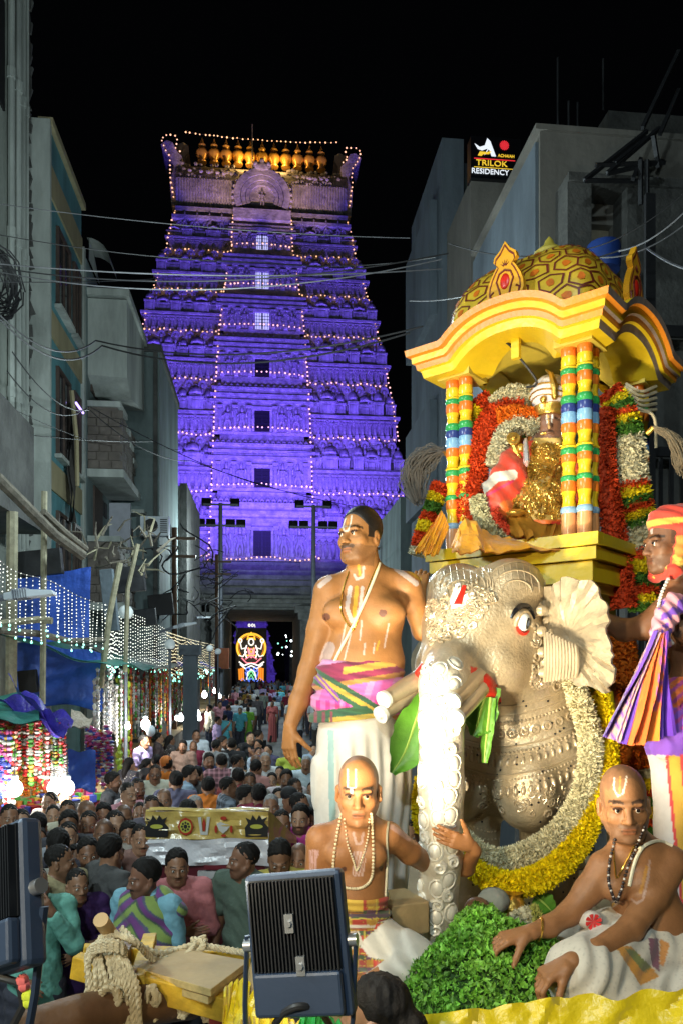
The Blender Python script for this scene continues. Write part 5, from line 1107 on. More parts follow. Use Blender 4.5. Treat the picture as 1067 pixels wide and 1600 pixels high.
garland('thick striped garland roll hanging on the right of the pavilion', [P(x, y, 3.72) for x, y in ((950, 610), (968, 640), (978, 700), (985, 770), (1000, 830), (1004, 900), (1004, 955))], [.05, .075, .082, .082, .078, .07, .06], [(.6, RE), (.5, YE), (.6, GR), (.5, RE), (.5, YE), (1.0, GR), (3.3, WH), (.5, RE), (.6, YE), (.5, GR), (.5, RE), (.5, YE), (.6, GR), (1.7, WH), (.6, RE), (1.2, YE), (.8, GR), (.6, RE), (.6, YE), (.6, GR)], 9000, .016, 9)
garland('narrow red garland hanging beside the thick striped roll', [P(x, y, 3.66) for x, y in ((942, 640), (946, 740), (958, 830), (968, 900), (975, 950))], [.045, .045, .05, .055, .055], [(1, (.52, .05, .01))], 4200, .015, 10)
garland('orange flower column behind the bald right priest', [P(x, y, 3.66) for x, y in ((972, 990), (980, 1080), (990, 1160), (996, 1215))], [.05, .06, .085, .08], [(1, OR)], 3600, .016, 11)
garland('mixed flower hanging behind the right priest ear', [P(x, y, 3.6) for x, y in ((1008, 1200), (1016, 1260), (1018, 1320))], .055, [(.4, WH), (.6, YE), (.4, RE), (.5, GR), (.6, YE), (.3, RE), (.6, GR), (.5, YE)], 1800, .02, 12)
# the two long garlands on the elephant's chest
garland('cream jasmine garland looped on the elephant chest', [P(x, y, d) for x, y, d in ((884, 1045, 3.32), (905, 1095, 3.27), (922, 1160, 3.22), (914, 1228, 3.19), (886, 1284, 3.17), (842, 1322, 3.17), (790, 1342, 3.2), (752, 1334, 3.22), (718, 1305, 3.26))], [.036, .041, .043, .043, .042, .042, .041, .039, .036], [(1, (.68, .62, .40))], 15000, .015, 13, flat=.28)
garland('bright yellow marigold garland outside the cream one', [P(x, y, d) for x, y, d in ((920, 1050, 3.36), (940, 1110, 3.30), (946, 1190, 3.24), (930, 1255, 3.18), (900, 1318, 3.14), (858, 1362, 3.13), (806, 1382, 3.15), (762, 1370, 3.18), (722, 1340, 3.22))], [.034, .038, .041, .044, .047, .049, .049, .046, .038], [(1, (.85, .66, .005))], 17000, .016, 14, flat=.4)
garland('short yellow garland end behind the trunk', [P(x, y, 3.25) for x, y in ((662, 1215), (656, 1260), (662, 1300))], .03, [(1, (.80, .62, .01))], 1500, .016, 15)
garland('small jasmine bunch by the elephant foot', [P(x, y, 2.95) for x, y in ((800, 1446), (820, 1432), (842, 1430))], .03, [(.7, WH), (.3, (.4, .4, .1))], 700, .016, 16)
m = MB(); m.tube([P(952, 1080, 3.5), P(965, 1210, 3.5)], .014, 6); tag(m.build('brass_pole', M_yel), 'thin yellow pole behind the orange flower column', 'pole')
# banana leaves
def leaf(label, pts_c, widths, d, curlv):
 m = MB(); c = spline([P(x, y, dd) for (x, y), dd in zip(pts_c, d)], 22)
 def f(u, v):
  i = min(int(u * 21 + .5), 21); w = np.interp(u, np.linspace(0, 1, len(widths)), widths); t = (c[min(i + 1, 21)] - c[max(i - 1, 0)]).normalized(); sd = t.cross(Vector((0, -1, 0))).normalized(); q = v * 2 - 1
  return c[i] + sd * w * q * (1 - .12 * (int(u * 9 + q * 2) % 3 == 0) * abs(q)) + Vector((0, curlv * q * q + .003 * math.sin(u * 40) * abs(q), 0))
 m.grid(f, 21, 8); lf_ = m.build('banana_leaf', M_leaf); tag(lf_, label, 'leaf'); m = MB(); m.tube(c, [.007 * (1 - .7 * i / 21) for i in range(22)], 5); m.build('midrib', mat('leaf_midrib', (.28, .40, .08), .5), lf_)
leaf('wide torn banana leaf hanging left of the trunk', ((664, 1085), (648, 1130), (632, 1175), (612, 1208)), (.03, .07, .085, .06, .012), (3.12, 3.08, 3.05, 3.03), -.03)
leaf('banana leaf hanging right of the trunk below the tusk', ((762, 1070), (752, 1105), (745, 1132), (738, 1150)), (.05, .07, .06, .015), (3.1, 3.08, 3.06, 3.05), -.02)
leaf('narrow banana leaf strip hanging lowest on the chest', ((766, 1090), (762, 1130), (758, 1165), (756, 1192)), (.02, .024, .022, .012), (3.07, 3.05, 3.04, 3.04), -.01)
leaf('dark green leaf lying beside the elephant foot', ((835, 1400), (850, 1412), (862, 1425)), (.03, .05, .02), (3.2, 3.15, 3.1), -.01)
# herb heap, silk and offerings at the elephant's feet
hp = root('herb_heap', 'heap of fresh green herbs on the yellow silk', 'herbs', P(760, 1560, 2.55)[:]); rs = np.random.RandomState(4); n = 17000
def heap_z(X, Y):                                           # heap surface over the deck, in metres
 a = np.exp(-(((X - .43) / .26) ** 2 + ((Y - 2.55) / .28) ** 2) ** 1.3) * .23 + np.exp(-(((X - .50) / .13) ** 2 + ((Y - 2.85) / .25) ** 2)) * .17 + np.exp(-(((X - .72) / .14) ** 2 + ((Y - 2.62) / .16) ** 2)) * .16
 return a
X = rs.uniform(.10, .92, n); Y = rs.uniform(2.25, 3.15, n); Hh = heap_z(X, Y); k = Hh > .035; X, Y, Hh = X[k], Y[k], Hh[k]; n = len(X)
bump_ = .022 * fbm(np.stack([X, Y, X * 0], 1), 32, 5, 2); c = np.stack([X, Y, ZP + Hh + bump_ + rs.uniform(-.012, .012, n)], 1)
dv = rs.normal(size=(n, 3)); dv[:, 2] = np.abs(dv[:, 2]) + .35; dv /= np.linalg.norm(dv, axis=1)[:, None]; wv = np.cross(dv, rs.normal(size=(n, 3))); wv /= np.linalg.norm(wv, axis=1)[:, None]; sz_ = rs.uniform(.006, .018, (n, 1)); nm = np.cross(dv, wv)
P6 = np.stack([c - dv * sz_ * .6, c + wv * sz_ * .55 + nm * sz_ * .2, c + dv * sz_, c - wv * sz_ * .55 + nm * sz_ * .2], 1).reshape(-1, 3); colr = np.array([.14, .35, .035]) * rs.uniform(.55, 1.45, (n, 1)) * (1 + .4 * fbm(c, 14, 8)[:, None]) + np.array([.03, .03, 0]) * rs.rand(n, 1)
me = bpy.data.meshes.new('leaves'); Mi = np.array(mw(hp).inverted()); W = P6 @ Mi[:3, :3].T + Mi[:3, 3]; me.from_pydata(W.tolist(), [], np.arange(4 * n).reshape(-1, 4).tolist()); at = me.color_attributes.new('Col', 'FLOAT_COLOR', 'POINT'); cc = np.ones((4 * n, 4), np.float32); cc[:, :3] = np.repeat(np.clip(colr, .01, 1), 4, 0); at.data.foreach_set('color', cc.ravel()); me.materials.append(M_herb); link('leaves', me, hp)['kind'] = 'stuff'
m = MB(); m.grid(lambda u, v: (.06 + .9 * u, 2.2 + 1.0 * v, ZP - .005 + float(heap_z(.06 + .9 * u, 2.2 + 1.0 * v)) * .9), 40, 40); m.build('mound', mat('herb_stalks', (.035, .09, .012), .9, var=.4, vs=20, bump=.6, bs=40), hp)
def sheet(label, fx, x0, x1, y0, y1, m_, z=ZP + .004, nu=50, nv=36, name='satin_cloth'):
 m = MB(); m.grid(lambda u, v: (x0 + (x1 - x0) * u, y0 + (y1 - y0) * v, z + fx(u, v)), nu, nv); m.grid(lambda u, v: (x0 + (x1 - x0) * u, y0 + (y1 - y0) * v, z - .012 + fx(u, v)), nu, nv); return tag(m.build(name, m_), label, 'cloth')
wr = lambda u, v: .030 * abs(math.sin(u * 8 + 2.2 * math.sin(v * 4))) + .018 * math.sin(v * 17 + u * 6) * math.sin(u * 9) + .03 * (1 - v) * math.sin(u * 4.2) ** 2 + .02
sheet('yellow satin sheet spread along the front of the deck', wr, .22, 1.6, 2.18, 2.52, M_ysilk)
drape('yellow satin falling over the front edge of the deck', 'satin_cloth', [(640, 1590), (780, 1572), (900, 1555), (1070, 1540)], [(640, 1680), (780, 1680), (900, 1680), (1080, 1680)], 2.2, 2.12, M_ysilk, 2.2, .02, 40, 12)
drape('yellow satin bunched at the foot of the trunk', 'satin_cloth', [(640, 1500), (665, 1478), (690, 1500), (718, 1470)], [(622, 1550), (660, 1560), (700, 1540), (724, 1500)], 2.95, 2.72, M_ysilk, 3, .02, 20, 10)
for px_, py_, d_, r_, lb in ((770, 1408, 3.05, .055, 'rough stone by the elephant foot, nearest the trunk'), (800, 1415, 3.1, .05, 'round brass pot between the elephant feet'), (745, 1420, 3.0, .045, 'brown coconut among the offerings')):
 m = MB(); c = P(px_, py_, d_); m.ball(c, (r_ * 1.2, r_, r_), 10, 8) if 'pot' not in lb else m.lathe([(.02, -.05), (.055, -.03), (.06, .0), (.04, .03), (.03, .04), (.045, .055)], c, 14); tag(m.build('offering', M_gdet if 'pot' in lb else M_wood if 'coconut' in lb else M_conc), lb, 'pot' if 'pot' in lb else 'coconut' if 'coconut' in lb else 'stone')
m = MB(); m.box(P(622, 1425, 2.95), (.16, .2, .12), Matrix.Rotation(.4, 3, 'Z')); bx_ = tag(m.build('metal_box', M_ply, smooth=False, bevel=.006), 'pale yellow metal box behind the seated elder', 'box')
m = MB(); m.box(P(605, 1427, 2.84), (.05, .004, .03), Matrix.Rotation(.4, 3, 'Z')); m.build('latch', M_gdet, bx_)
# ================================================================== front left of the float: boards, beams, log, ropes
lg = root('log', 'thick brown wooden log lying along the float front', 'log', P(130, 1580, 2.25)[:])
m = MB(); pts = [P(30, 1612, 2.2), P(120, 1588, 2.3), P(240, 1566, 2.45), P(300, 1560, 2.55)]; m.tube(pts, [.055, .062, .066, .066], 20); m.build('trunk', M_wood, lg)
fb = root('yellow_beam_frame', 'chipped yellow wooden beam frame tied with ropes', 'beam frame', P(250, 1550, 2.5)[:])
def beam(par, a, b_, w, h, m_, name='beam', bevel=.004):
 a, b_ = Vector(a), Vector(b_); dr = (b_ - a).normalized(); sd = dr.cross(Vector((0, 0, 1))).normalized(); up = sd.cross(dr); m = MB(); q = []
 for p in (a, b_):
  for s_, u_ in ((-1, -1), (1, -1), (1, 1), (-1, 1)): q.append(p + sd * w / 2 * s_ + up * h / 2 * u_)
 m.add(q, [(0, 1, 2, 3), (7, 6, 5, 4), (0, 4, 5, 1), (1, 5, 6, 2), (2, 6, 7, 3), (3, 7, 4, 0)]); return m.build(name, m_, par, smooth=False, bevel=bevel)
beam(fb, P(118, 1508, 2.52), P(375, 1580, 2.38), .05, .075, M_ypaint); beam(fb, P(130, 1492, 2.75), P(390, 1500, 2.95), .05, .07, M_ypaint); beam(fb, P(170, 1532, 2.45), P(200, 1480, 2.9), .06, .07, M_wood); beam(fb, P(215, 1540, 2.42), P(235, 1470, 2.95), .05, .06, M_ypaint, 'cross_beam'); beam(fb, P(338, 1585, 2.45), P(344, 1690, 2.45), .04, .04, mat('red_post', (.25, .03, .03), .6), 'post')
for k, (lb, dz, dx) in enumerate((('upper plywood board of the stack under the rope', .028, 0), ('lower plywood board of the stack, set back a little', .0, .02))):
 bo = root('plywood_board', lb, 'board', P(300, 1530, 2.5)[:], 0, 'plywood boards on the yellow frame'); zt3 = 1.90 + dz; cs = [(-.67 + dx, 2.5), (-.395 - dx * .5, 2.33 + dx * .5), (-.306, 2.56), (-.60, 2.69)]
 m = MB(); m.add([(x, y, zt3 - .024) for x, y in cs] + [(x, y, zt3) for x, y in cs], [(3, 2, 1, 0), (4, 5, 6, 7), (0, 1, 5, 4), (1, 2, 6, 5), (2, 3, 7, 6), (3, 0, 4, 7)]); m.m = [0, 0, 1, 1, 1, 1]; m.build('sheet', [M_ply, M_plyedge], bo, smooth=False, bevel=.002)
pg = root('wooden_peg', 'pale round peg end sticking up out of the rope bundle', 'peg', P(165, 1440, 2.5)[:]); m = MB(); m.tube([P(182, 1472, 2.56), P(158, 1437, 2.42)], [.024, .024], 14); m.build('peg', mat('pale_wood', (.45, .30, .14), .6, var=.2), pg)
def twist(m, pts, r, n=3, pitch=.055):                      # laid rope of n strands
 c = spline(pts, max(16, int(sum((Vector(a) - Vector(b_)).length for a, b_ in zip(pts, pts[1:])) / .018))); l = 0; strands = [[] for _ in range(n)]
 for i, p in enumerate(c):
  if i: l += (p - c[i - 1]).length
  t = (c[min(i + 1, len(c) - 1)] - c[max(i - 1, 0)]).normalized(); a = t.cross(Vector((.3, .2, 1))).normalized(); b_ = t.cross(a)
  for k in range(n): an = l / pitch * 6.283 + k * 6.283 / n; strands[k].append(p + (a * math.cos(an) + b_ * math.sin(an)) * r * .55)
 for s_ in strands: m.tube(s_, r * .56, 6)
def rope(label, lines, r=.011, name='rope'):
 m = MB()
 for l in lines: twist(m, [P(*p) for p in l], r)
 return tag(m.build(name, M_rope), label, 'rope')
rope('rope running over the plywood boards to the floodlight', [[(195, 1465, 2.5), (250, 1490, 2.6), (300, 1478, 2.7), (345, 1482, 2.7), (392, 1492, 2.68)], [(250, 1500, 2.58), (300, 1492, 2.66), (320, 1475, 2.7), (300, 1468, 2.72)], [(290, 1496, 2.62), (312, 1470, 2.72), (322, 1466, 2.74)]], .013)
rq = random.Random(9); lines = []
for k in range(9):
 x = 150 + k * 7; lines.append([(168 + rq.uniform(-8, 10), 1462, 2.46), (x - 10 + rq.uniform(-6, 6), 1490, 2.40), (x - 8 + k * 2, 1540, 2.36), (x + 2 * k - 4, 1590, 2.34), (x + 4 + 2 * k, 1640, 2.34)])
lines += [[(160, 1478, 2.42), (140, 1500, 2.38), (138, 1545, 2.40), (132, 1575, 2.42)], [(190, 1450, 2.5), (215, 1475, 2.46), (240, 1500, 2.52)], [(180, 1458, 2.44), (210, 1470, 2.42), (232, 1494, 2.5)]]
rope('big bundle of cotton rope hanging over the log', lines, .0115, 'rope_bundle')
lines = [[(148 + 26 * math.cos(a) + 22, 1483 + 12 * math.sin(a) + k * 4, 2.40 + .05 * math.sin(a)) for a in [6.283 * j / 9 for j in range(10)]] for k in range(4)] + [[(172 + (12 + 2 * k) * math.cos(a), 1560 + 17 * math.sin(a), 2.33) for a in [6.283 * j / 9 for j in range(10)]] for k in range(3)]
rope('coils of cotton rope wound round the peg', lines, .011, 'rope_coil')
for cx, cy, d_, lb in ((238, 1565, 2.40, 'knotted rope tail hanging left under the plywood'), (292, 1560, 2.44, 'fat rope knot hanging in the middle under the plywood'), (330, 1566, 2.46, 'short rope loop at the right under the plywood')):
 rope(lb, [[(cx + rq.uniform(-8, 8), cy - 25, d_), (cx + rq.uniform(-12, 12), cy - 5, d_ - .02), (cx + rq.uniform(-12, 12), cy + 12, d_), (cx + rq.uniform(-10, 10), cy + 30, d_)] for _ in range(4)], .010, 'rope_tail')
# floodlights -------------------------------------------------------------------
def floodlight(label, ctr, yaw, tilt, w, h, dep, foot, roll=0):
 fr_ = root('floodlight', label, 'floodlight', ctr[:], yaw); Mt = Matrix.Rotation(roll, 4, 'Y') @ Matrix.Rotation(tilt, 4, 'X')
 def bld(name, m, mt, par=None, smooth=False, bevel=0): m.M = mw(fr_) @ (Mt if name != 'bracket' else I4); return m.build(name, mt, par or fr_, smooth=smooth, bevel=bevel)
 m = MB(); m.bb(-w / 2, w / 2, 0, dep, -h / 2, h / 2); hs = bld('housing', m, M_flood, None, False, .012)
 m = MB(); m.bb(-w * .44, w * .44, -.005, 0, -h * .17, h * .46); bld('fin_panel', m, M_floodf, hs)
 for k in range(24):
  x = -w * .42 + w * .84 * k / 23; m = MB(); m.bb(x - w * .007, x + w * .007, -.022, -.005, -h * .17, h * .45); bld('fin', m, M_floodf, hs)
 m = MB(); m.bb(-w * .44, w * .44, -.028, 0, -h * .47, -h * .175); bld('driver_box', m, M_flood, hs, False, .008)
 for z, x in ((.16, -.02), (-.13, .06)):
  m = MB(); m.bb(w * x - .011, w * x + .011, -.032, -.02, h * z - .022, h * z + .022); m.lathe([(.008, 0), (.008, .006)], (w * x, -.034, h * z), 8, Matrix.Rotation(R(90), 4, 'X')); bld('steel_clip', m, M_chrome, hs)
 m = MB(); m.bb(-w * .40, w * .40, dep - .004, dep + .001, -h * .42, h * .42); bld('lens', m, M_lens)
 for sd in (-1, 1):
  m = MB(); m.tube([(sd * (w / 2), dep * .5, 0), (sd * (w / 2 + .02), dep * .5, 0)], .016, 10); bld('pivot_bolt', m, M_chrome, None, True)
  m = MB(); m.tube([(sd * (w / 2 + .014), .03, 0), (sd * (w / 2 + .012), .01, foot * .55), (sd * (w / 2 - .0), -.01, foot)], .011, 6, True, .5); bld('bracket', m, M_flood, None, True)
 m = MB(); m.tube([(-w / 2, -.01, foot), (w / 2, -.01, foot)], .011, 6); bld('bracket', m, M_flood, None, True); return fr_
floodlight('large floodlight seen from behind, aimed at the elephant', P(464, 1476, 1.86), R(-14), R(-8), .25, .34, .05, -.30, R(-8))
floodlight('floodlight at the left frame edge, seen from behind', P(-14, 1408, 1.55), R(-30), R(-14), .22, .29, .05, -.30, R(-22))
m = MB(); m.tube(spline([P(430, 1600, 1.86), P(445, 1582, 1.82), P(470, 1572, 1.8), P(500, 1580, 1.84), P(520, 1610, 1.9)], 24), .009, 8); tag(m.build('power_cord', M_wire), 'black power cord looping under the large floodlight', 'cord')
drape('yellow green plastic sack beside the floodlight', 'plastic_sack', [(350, 1545), (375, 1530), (405, 1535)], [(345, 1640), (375, 1650), (410, 1640)], 2.3, 2.15, M_ysilk, 2, .03, 16, 16); drape('bright green cloth under the large floodlight', 'cloth', [(470, 1586), (500, 1580), (530, 1590)], [(450, 1650), (500, 1650), (540, 1650)], 2.1, 1.95, mat('green_cloth', (.02, .35, .06), .6, var=.2), 3, .015, 16, 8); drape('yellow cloth edge beside the green cloth', 'cloth', [(395, 1580), (430, 1585), (470, 1590)], [(395, 1650), (430, 1650), (480, 1650)], 2.15, 2.0, M_ysilk, 3, .015, 16, 8); drape('tan sack between bracket and boards', 'sack', [(382, 1535), (400, 1490), (415, 1500)], [(388, 1600), (410, 1600), (430, 1595)], 2.35, 2.2, M_ply, 2, .01, 14, 14)
m = MB()
for x, y, c_ in ((38, 1540, 0), (44, 1556, 1), (46, 1566, 1), (36, 1532, 0)): m.mi = c_; m.ball(P(x, y, 1.5), .013, 7, 5)
tag(m.build('tassel', [mat('pink_yarn', (.7, .15, .15), .9), mat('lime_yarn', (.6, .7, .05), .9)]), 'pink and lime yarn tassel by the left floodlight cable', 'tassel')
m = MB(); m.tube([P(-5, 1525, 1.5), P(30, 1535, 1.5), P(38, 1570, 1.5), P(20, 1605, 1.5)], .008, 6); tag(m.build('power_cord', M_wire), 'dark cord running down from the left floodlight', 'cord')
# ================================================================== people: sculpting helpers
M_skin = mat('skin', src='attr', rough=.5, var=.16, vs=18, bump=.3, bs=150, spec=.4)
M_clothp = mat('woven_cloth', src='attr', rough=.8, var=.10, vs=16, bump=.25, bs=160, sheen=.2)
M_hair = mat('black_hair', (.012, .010, .009), .5, var=.4, vs=40, bump=.5, bs=140, streak=.2)
M_greyhair = mat('grey_hair', (.30, .30, .30), .7, var=.4, vs=40, bump=.5, bs=140, streak=.2)
M_eyeball = mat('eye_white', (.62, .58, .52), .2, var=0, bump=0); M_iris = mat('dark_iris', (.012, .008, .006), .12, var=0, bump=0)
M_thread = mat('cotton_thread', (.72, .66, .48), .8, var=.15, vs=40); M_bead = mat('ivory_bead', (.70, .58, .36), .5, var=.3, vs=50); M_goldc = mat('gold_chain', (.72, .45, .08), .25, .9, var=.1, bump=0)
def nv(v): v = np.array(v, float); return v / np.linalg.norm(v)
def rotm(fwd, up=(0, 0, 1)):
 Y = -nv(fwd); Z = np.array(up, float); Z = nv(Z - Y * (Z @ Y)); X = np.cross(Y, Z); return np.stack([X, Y, Z], 1)
def hp_(c, Rm, k, p): return np.array(c) + Rm @ (np.array(p, float) * k)
def head(S, c, Rm, k=1.0, fat=1.0, ears=True, detail=True, neck=None, open_=0):
 h = lambda *p: hp_(c, Rm, k, p)
 S.ell(h(0, .012, .040), np.array((.073, .095, .088)) * k, .02, Rm); S.ell(h(0, -.022, -.03), np.array((.060 * fat, .072, .085)) * k, .03 * k, Rm)
 S.ell(h(0, -.045, -.085), np.array((.040 * fat, .038, .032)) * k, .03 * k, Rm)
 for s in (-1, 1):
  S.ell(h(s * .040, -.058, -.028), np.array((.024 * fat, .022, .024)) * k, .02 * k, Rm); S.cone(h(s * .058 * fat, .0, -.05), h(s * .030 * fat, -.05, -.095), .018 * k, .016 * k, .03 * k)
  if ears: S.ell(h(s * .077, .014, -.012), np.array((.010, .021, .033)) * k, .008 * k, Rm @ np.array(Matrix.Rotation(s * .35, 3, 'Z'))); S.ell(h(s * .087, .004, -.010), np.array((.006, .010, .016)) * k, .004 * k, Rm, True)
 if detail:
  S.cone(h(-.040, -.082, .016), h(-.010, -.090, .014), .009 * k, .010 * k, .014 * k); S.cone(h(.040, -.082, .016), h(.010, -.090, .014), .009 * k, .010 * k, .014 * k)
  for s in (-1, 1): S.ell(h(s * .031, -.096, -.004), np.array((.018, .016, .011)) * k, .010 * k, Rm, True); S.ell(h(s * .031, -.078, -.003), np.array((.0165, .014, .0125)) * k, .003 * k, Rm)
 S.cone(h(0, -.086, .010), h(0, -.108, -.036), .008 * k, .0125 * k, .012 * k)
 for s in (-1, 1): S.ell(h(s * .013, -.098, -.040), np.array((.009, .010, .008)) * k, .006 * k, Rm)
 if detail:
  S.cone(h(-.018, -.086, -.066), h(.018, -.086, -.066), .0065 * k, None, .008 * k); S.cone(h(-.014, -.085, -.076), h(.014, -.085, -.076), .0078 * k, None, .006 * k); S.ell(h(0, -.095, -.0705), np.array((.026, .010, .0016)) * k, .003, Rm, True)
  S.ell(h(0, -.076, -.104), np.array((.016, .012, .012)) * k, .014 * k, Rm)
 if neck is not None: S.cone(h(0, .022, -.055), neck, .052 * k, .062 * k, .03 * k)
def headpaint(c, V, ctr, Rm, k, skin, stub=.0, bald=0, hairc=(.03, .025, .022), hairline=.055, mous=0, brow=(.02, .014, .01), lipc=None, side=.03):
 L = (V - np.array(ctr)) @ Rm / k; x, y, z = L.T; hd = (np.abs(x) < .105) & (np.abs(y) < .13) & (z > -.13) & (z < .16)
 lipc = np.array(skin) * (.72, .5, .5) if lipc is None else lipc
 def mix(mk, col, a=1.0): c[mk & hd] = c[mk & hd] * (1 - a) + np.array(col) * a
 fr = y < -.05
 mix(fr & (np.abs(z + .071) < .0115) & (np.abs(x) < .024 - .5 * np.abs(z + .071)), lipc, .8); mix(fr & (np.abs(z + .0705) < .0022) & (np.abs(x) < .024), np.array(skin) * .3, .8)
 for s in (-1, 1):
  bz = .0195 + .006 * (1 - ((np.abs(x) - .033) / .022) ** 2); mix(fr & (x * s > .012) & (x * s < .055) & (np.abs(z - bz) < .0045), brow, .85)
  mix(fr & (np.abs(x * s - .031) < .021) & (np.abs(z - .0065) < .0028), np.array(skin) * .3, .6); mix(fr & (np.hypot((x * s - .031) / .026, (z + .016) / .010) < 1), np.array(skin) * .72, .5)
 jaw = (z < -.048) & (y < .02) & ~((np.abs(x) < .020) & (np.abs(z + .071) < .010)); mix(jaw & (z > -.125), hairc, stub)
 if mous: mix(fr & (np.abs(z + .054) < .008) & (np.abs(x) < .034 - .4 * np.abs(z + .054)), hairc, mous)
 if bald < 1:
  cap = (z > hairline - .35 * np.clip(y, -.02, .2) - .25 * (np.abs(x) < .0)) & ((y > -.055) | (z > .095)); cap |= (y > .03) & (z > -.04); cap |= (np.abs(x) > .055) & (y > -.035) & (y < .01) & (z > -.01) & (side > 0); mix(cap & ~((np.abs(x) > .072) & (z < .025)), hairc, 1 - bald)
 return L, hd
def eyes(par, c, Rm, k, look=(0, 0)):
 for s in (-1, 1):
  p = hp_(c, Rm, k, (s * .031, -.0815, -.003)); m = MB(); m.ball(p, .0112 * k, 10, 7); e = m.build('eye', M_eyeball, par)
  q = p + Rm @ (np.array((look[0] * .006, -.0105, look[1] * .004)) * k); m = MB(); m.ball(q, (.0064 * k, .0045 * k, .0064 * k), 8, 6); m.build('iris', M_iris, e)
  m = MB(); m.tube([hp_(c, Rm, k, (s * .031 + dx, -.0925 + abs(dx) * .25,   .0048 - 14 * dx * dx)) for dx in (-.016, -.008, 0, .008, .016)], .0034 * k, 4); m.build('eyelid', mat_lid, par)
mat_lid = mat('eyelid_skin', (.07, .03, .018), .5, var=0, bump=0)
def hand(S, w, f, n, side=1, k=1.0, curl=(.25, .3, .25), spread=.06, thumb=.6, tcurl=.3):
 """w wrist, f finger direction, n palm normal; side=+1 puts the thumb on +f x n"""
 f = nv(f); n = np.array(n, float); n = nv(n - f * (n @ f)); s = np.cross(f, n) * side; w = np.array(w, float)
 S.cone(w, w + f * .03 * k, .026 * k, .027 * k, .02 * k, fl=(n, .7))
 for o in (-.026, -.009, .009, .026): S.cone(w + f * .02 * k + s * o * .6 * k, w + f * .086 * k + s * o * k, .017 * k, .0125 * k, .010 * k)
 for i, (o, L) in enumerate(zip((.029, .010, -.010, -.028), ((.043, .027, .022), (.048, .031, .023), (.044, .029, .022), (.034, .022, .020)))):
  p = w + f * (.088 - .004 * abs(i - 1)) * k + s * o * k; d = nv(f + s * spread * (1.5 - i)); rr = (.0095, .0100, .0094, .0082)[i] * k
  for j, l in enumerate(L):
   a = curl[j] * (1 + .08 * i); d2 = d * math.cos(a) + n * math.sin(a); nn = n * math.cos(a) - d * math.sin(a); q = p + d2 * l * k; S.cone(p, q, rr, rr * .9, .004); p, rr, d = q, rr * .92, d2; n_ = nn
   n2 = nn
   if j < 2: n_save = nn
   n = n if j == 2 else n
   nloc = nn
   # carry the palm normal along the finger
   d, n_cur = d2, nn
   n_keep = n_cur
   n, n_tmp = n_cur, n
  n = nv(np.cross(s * side, f)) if False else np.cross(s * side, f) * 1.0
  n = nv(n)
 t0 = w + f * .025 * k + s * .022 * k; td = nv(f * .75 + s * thumb + n * tcurl); t1 = t0 + td * .042 * k; td2 = nv(td + n * tcurl + f * .2); t2 = t1 + td2 * .034 * k; t3 = t2 + nv(td2 + n * tcurl * .5) * .026 * k
 S.cone(t0, t1, .017 * k, .0125 * k, .012 * k).cone(t1, t2, .0120 * k, .0108 * k, .005).cone(t2, t3, .0105 * k, .0088 * k, .004)
def q3(px, py, d): return np.array(P(px, py, d))
def ring_of_beads(par, name, pts, r, n, m_, nn=6):
 m = MB(); c = spline(pts, n)
 for p in c: m.ball(p, r, nn, 4)
 return m.build(name, m_, par, 'stuff')
def onto(bv, pts, lift=.004):                               # photo points laid on a sculpted skin
 out = []; o = Vector((0, 0, CZ))
 for px, py in pts:
  h = bv.ray_cast(o, (P(px, py, 3) - o).normalized())
  if h[0] is not None: out.append(h[0] - (P(px, py, 3) - o).normalized() * lift)
 return out
def wbvh(o): Mo = mw(o); return BVHTree.FromPolygons([Mo @ v.co for v in o.data.vertices], [tuple(p.vertices) for p in o.data.polygons])
def poly_in(X, Y, poly):
 ins = np.zeros(len(X), bool); n = len(poly)
 for i in range(n):
  (x1, y1), (x2, y2) = poly[i], poly[(i + 1) % n]; cnd = (y1 > Y) != (y2 > Y); ins ^= cnd & (X < (x2 - x1) * (Y - y1) / ((y2 - y1) or 1e-9) + x1)
 return ins
WP = (.52, .44, .42); YP = (.58, .33, .04)                  # white and yellow paste
# ------------------------------------------------------------------ standing priest
PS = root('person', 'bare chested man standing on the float with pink sash and white dhoti', 'person', P(565, 1462, 3.3)[:])
d = 3.3; sk = np.array((.33, .148, .048))
hc = q3(563, 839, d - .0); fw = (-.62, -.78, .06); Rm = rotm(fw)
S = Sdf(q3(425, 1200, d) - np.array((.03, .42, 0)), q3(700, 780, d) + np.array((.05, .40, .02)), .0042); S.lo[2] = S.lo[2]
head(S, hc, Rm, 1.03, 1.08, neck=q3(572, 905, d + .04))
S.chain([q3(566, 868, d + .02), q3(573, 915, d + .06)], [.060, .075], .03)
S.ell(q3(572, 962, d + .04), (.168, .125, .16), .06); S.ell(q3(568, 1035, d + .02), (.178, .150, .15), .08); S.ell(q3(566, 1110, d + .03), (.180, .150, .14), .06)
S.cone(q3(575, 900, d + .06), q3(518, 922, d + .03), .055, .062, .04); S.cone(q3(577, 900, d + .06), q3(634, 915, d + .06), .055, .060, .04)
for px_ in (532, 606): S.ell(q3(px_, 958, d - .055), (.075, .050, .060), .035)
S.chain([q3(513, 926, d + .03), q3(500, 985, d + .04), q3(483, 1048, d + .05), q3(468, 1095, d + .01), q3(455, 1132, d - .03)], [.064, .056, .046, .042, .029], .03)
hand(S, q3(453, 1137, d - .035), (-.03, -.10, -1), (.5, .75, 0), 1, .98, (.28, .30, .2), .05, .75, .35)
S.chain([q3(637, 918, d + .06), q3(660, 985, d + .14), q3(658, 930, d + .27)], [.058, .046, .035], .03); hand(S, q3(657, 925, d + .28), (.05, .35, .75), (.3, .9, -.3), 1, .95, (.4, .4, .3), .05)
skf = lambda V, b, s=3: np.tile(b, (len(V), 1)) * (1 + .07 * fbm(V, 11, s))[:, None]
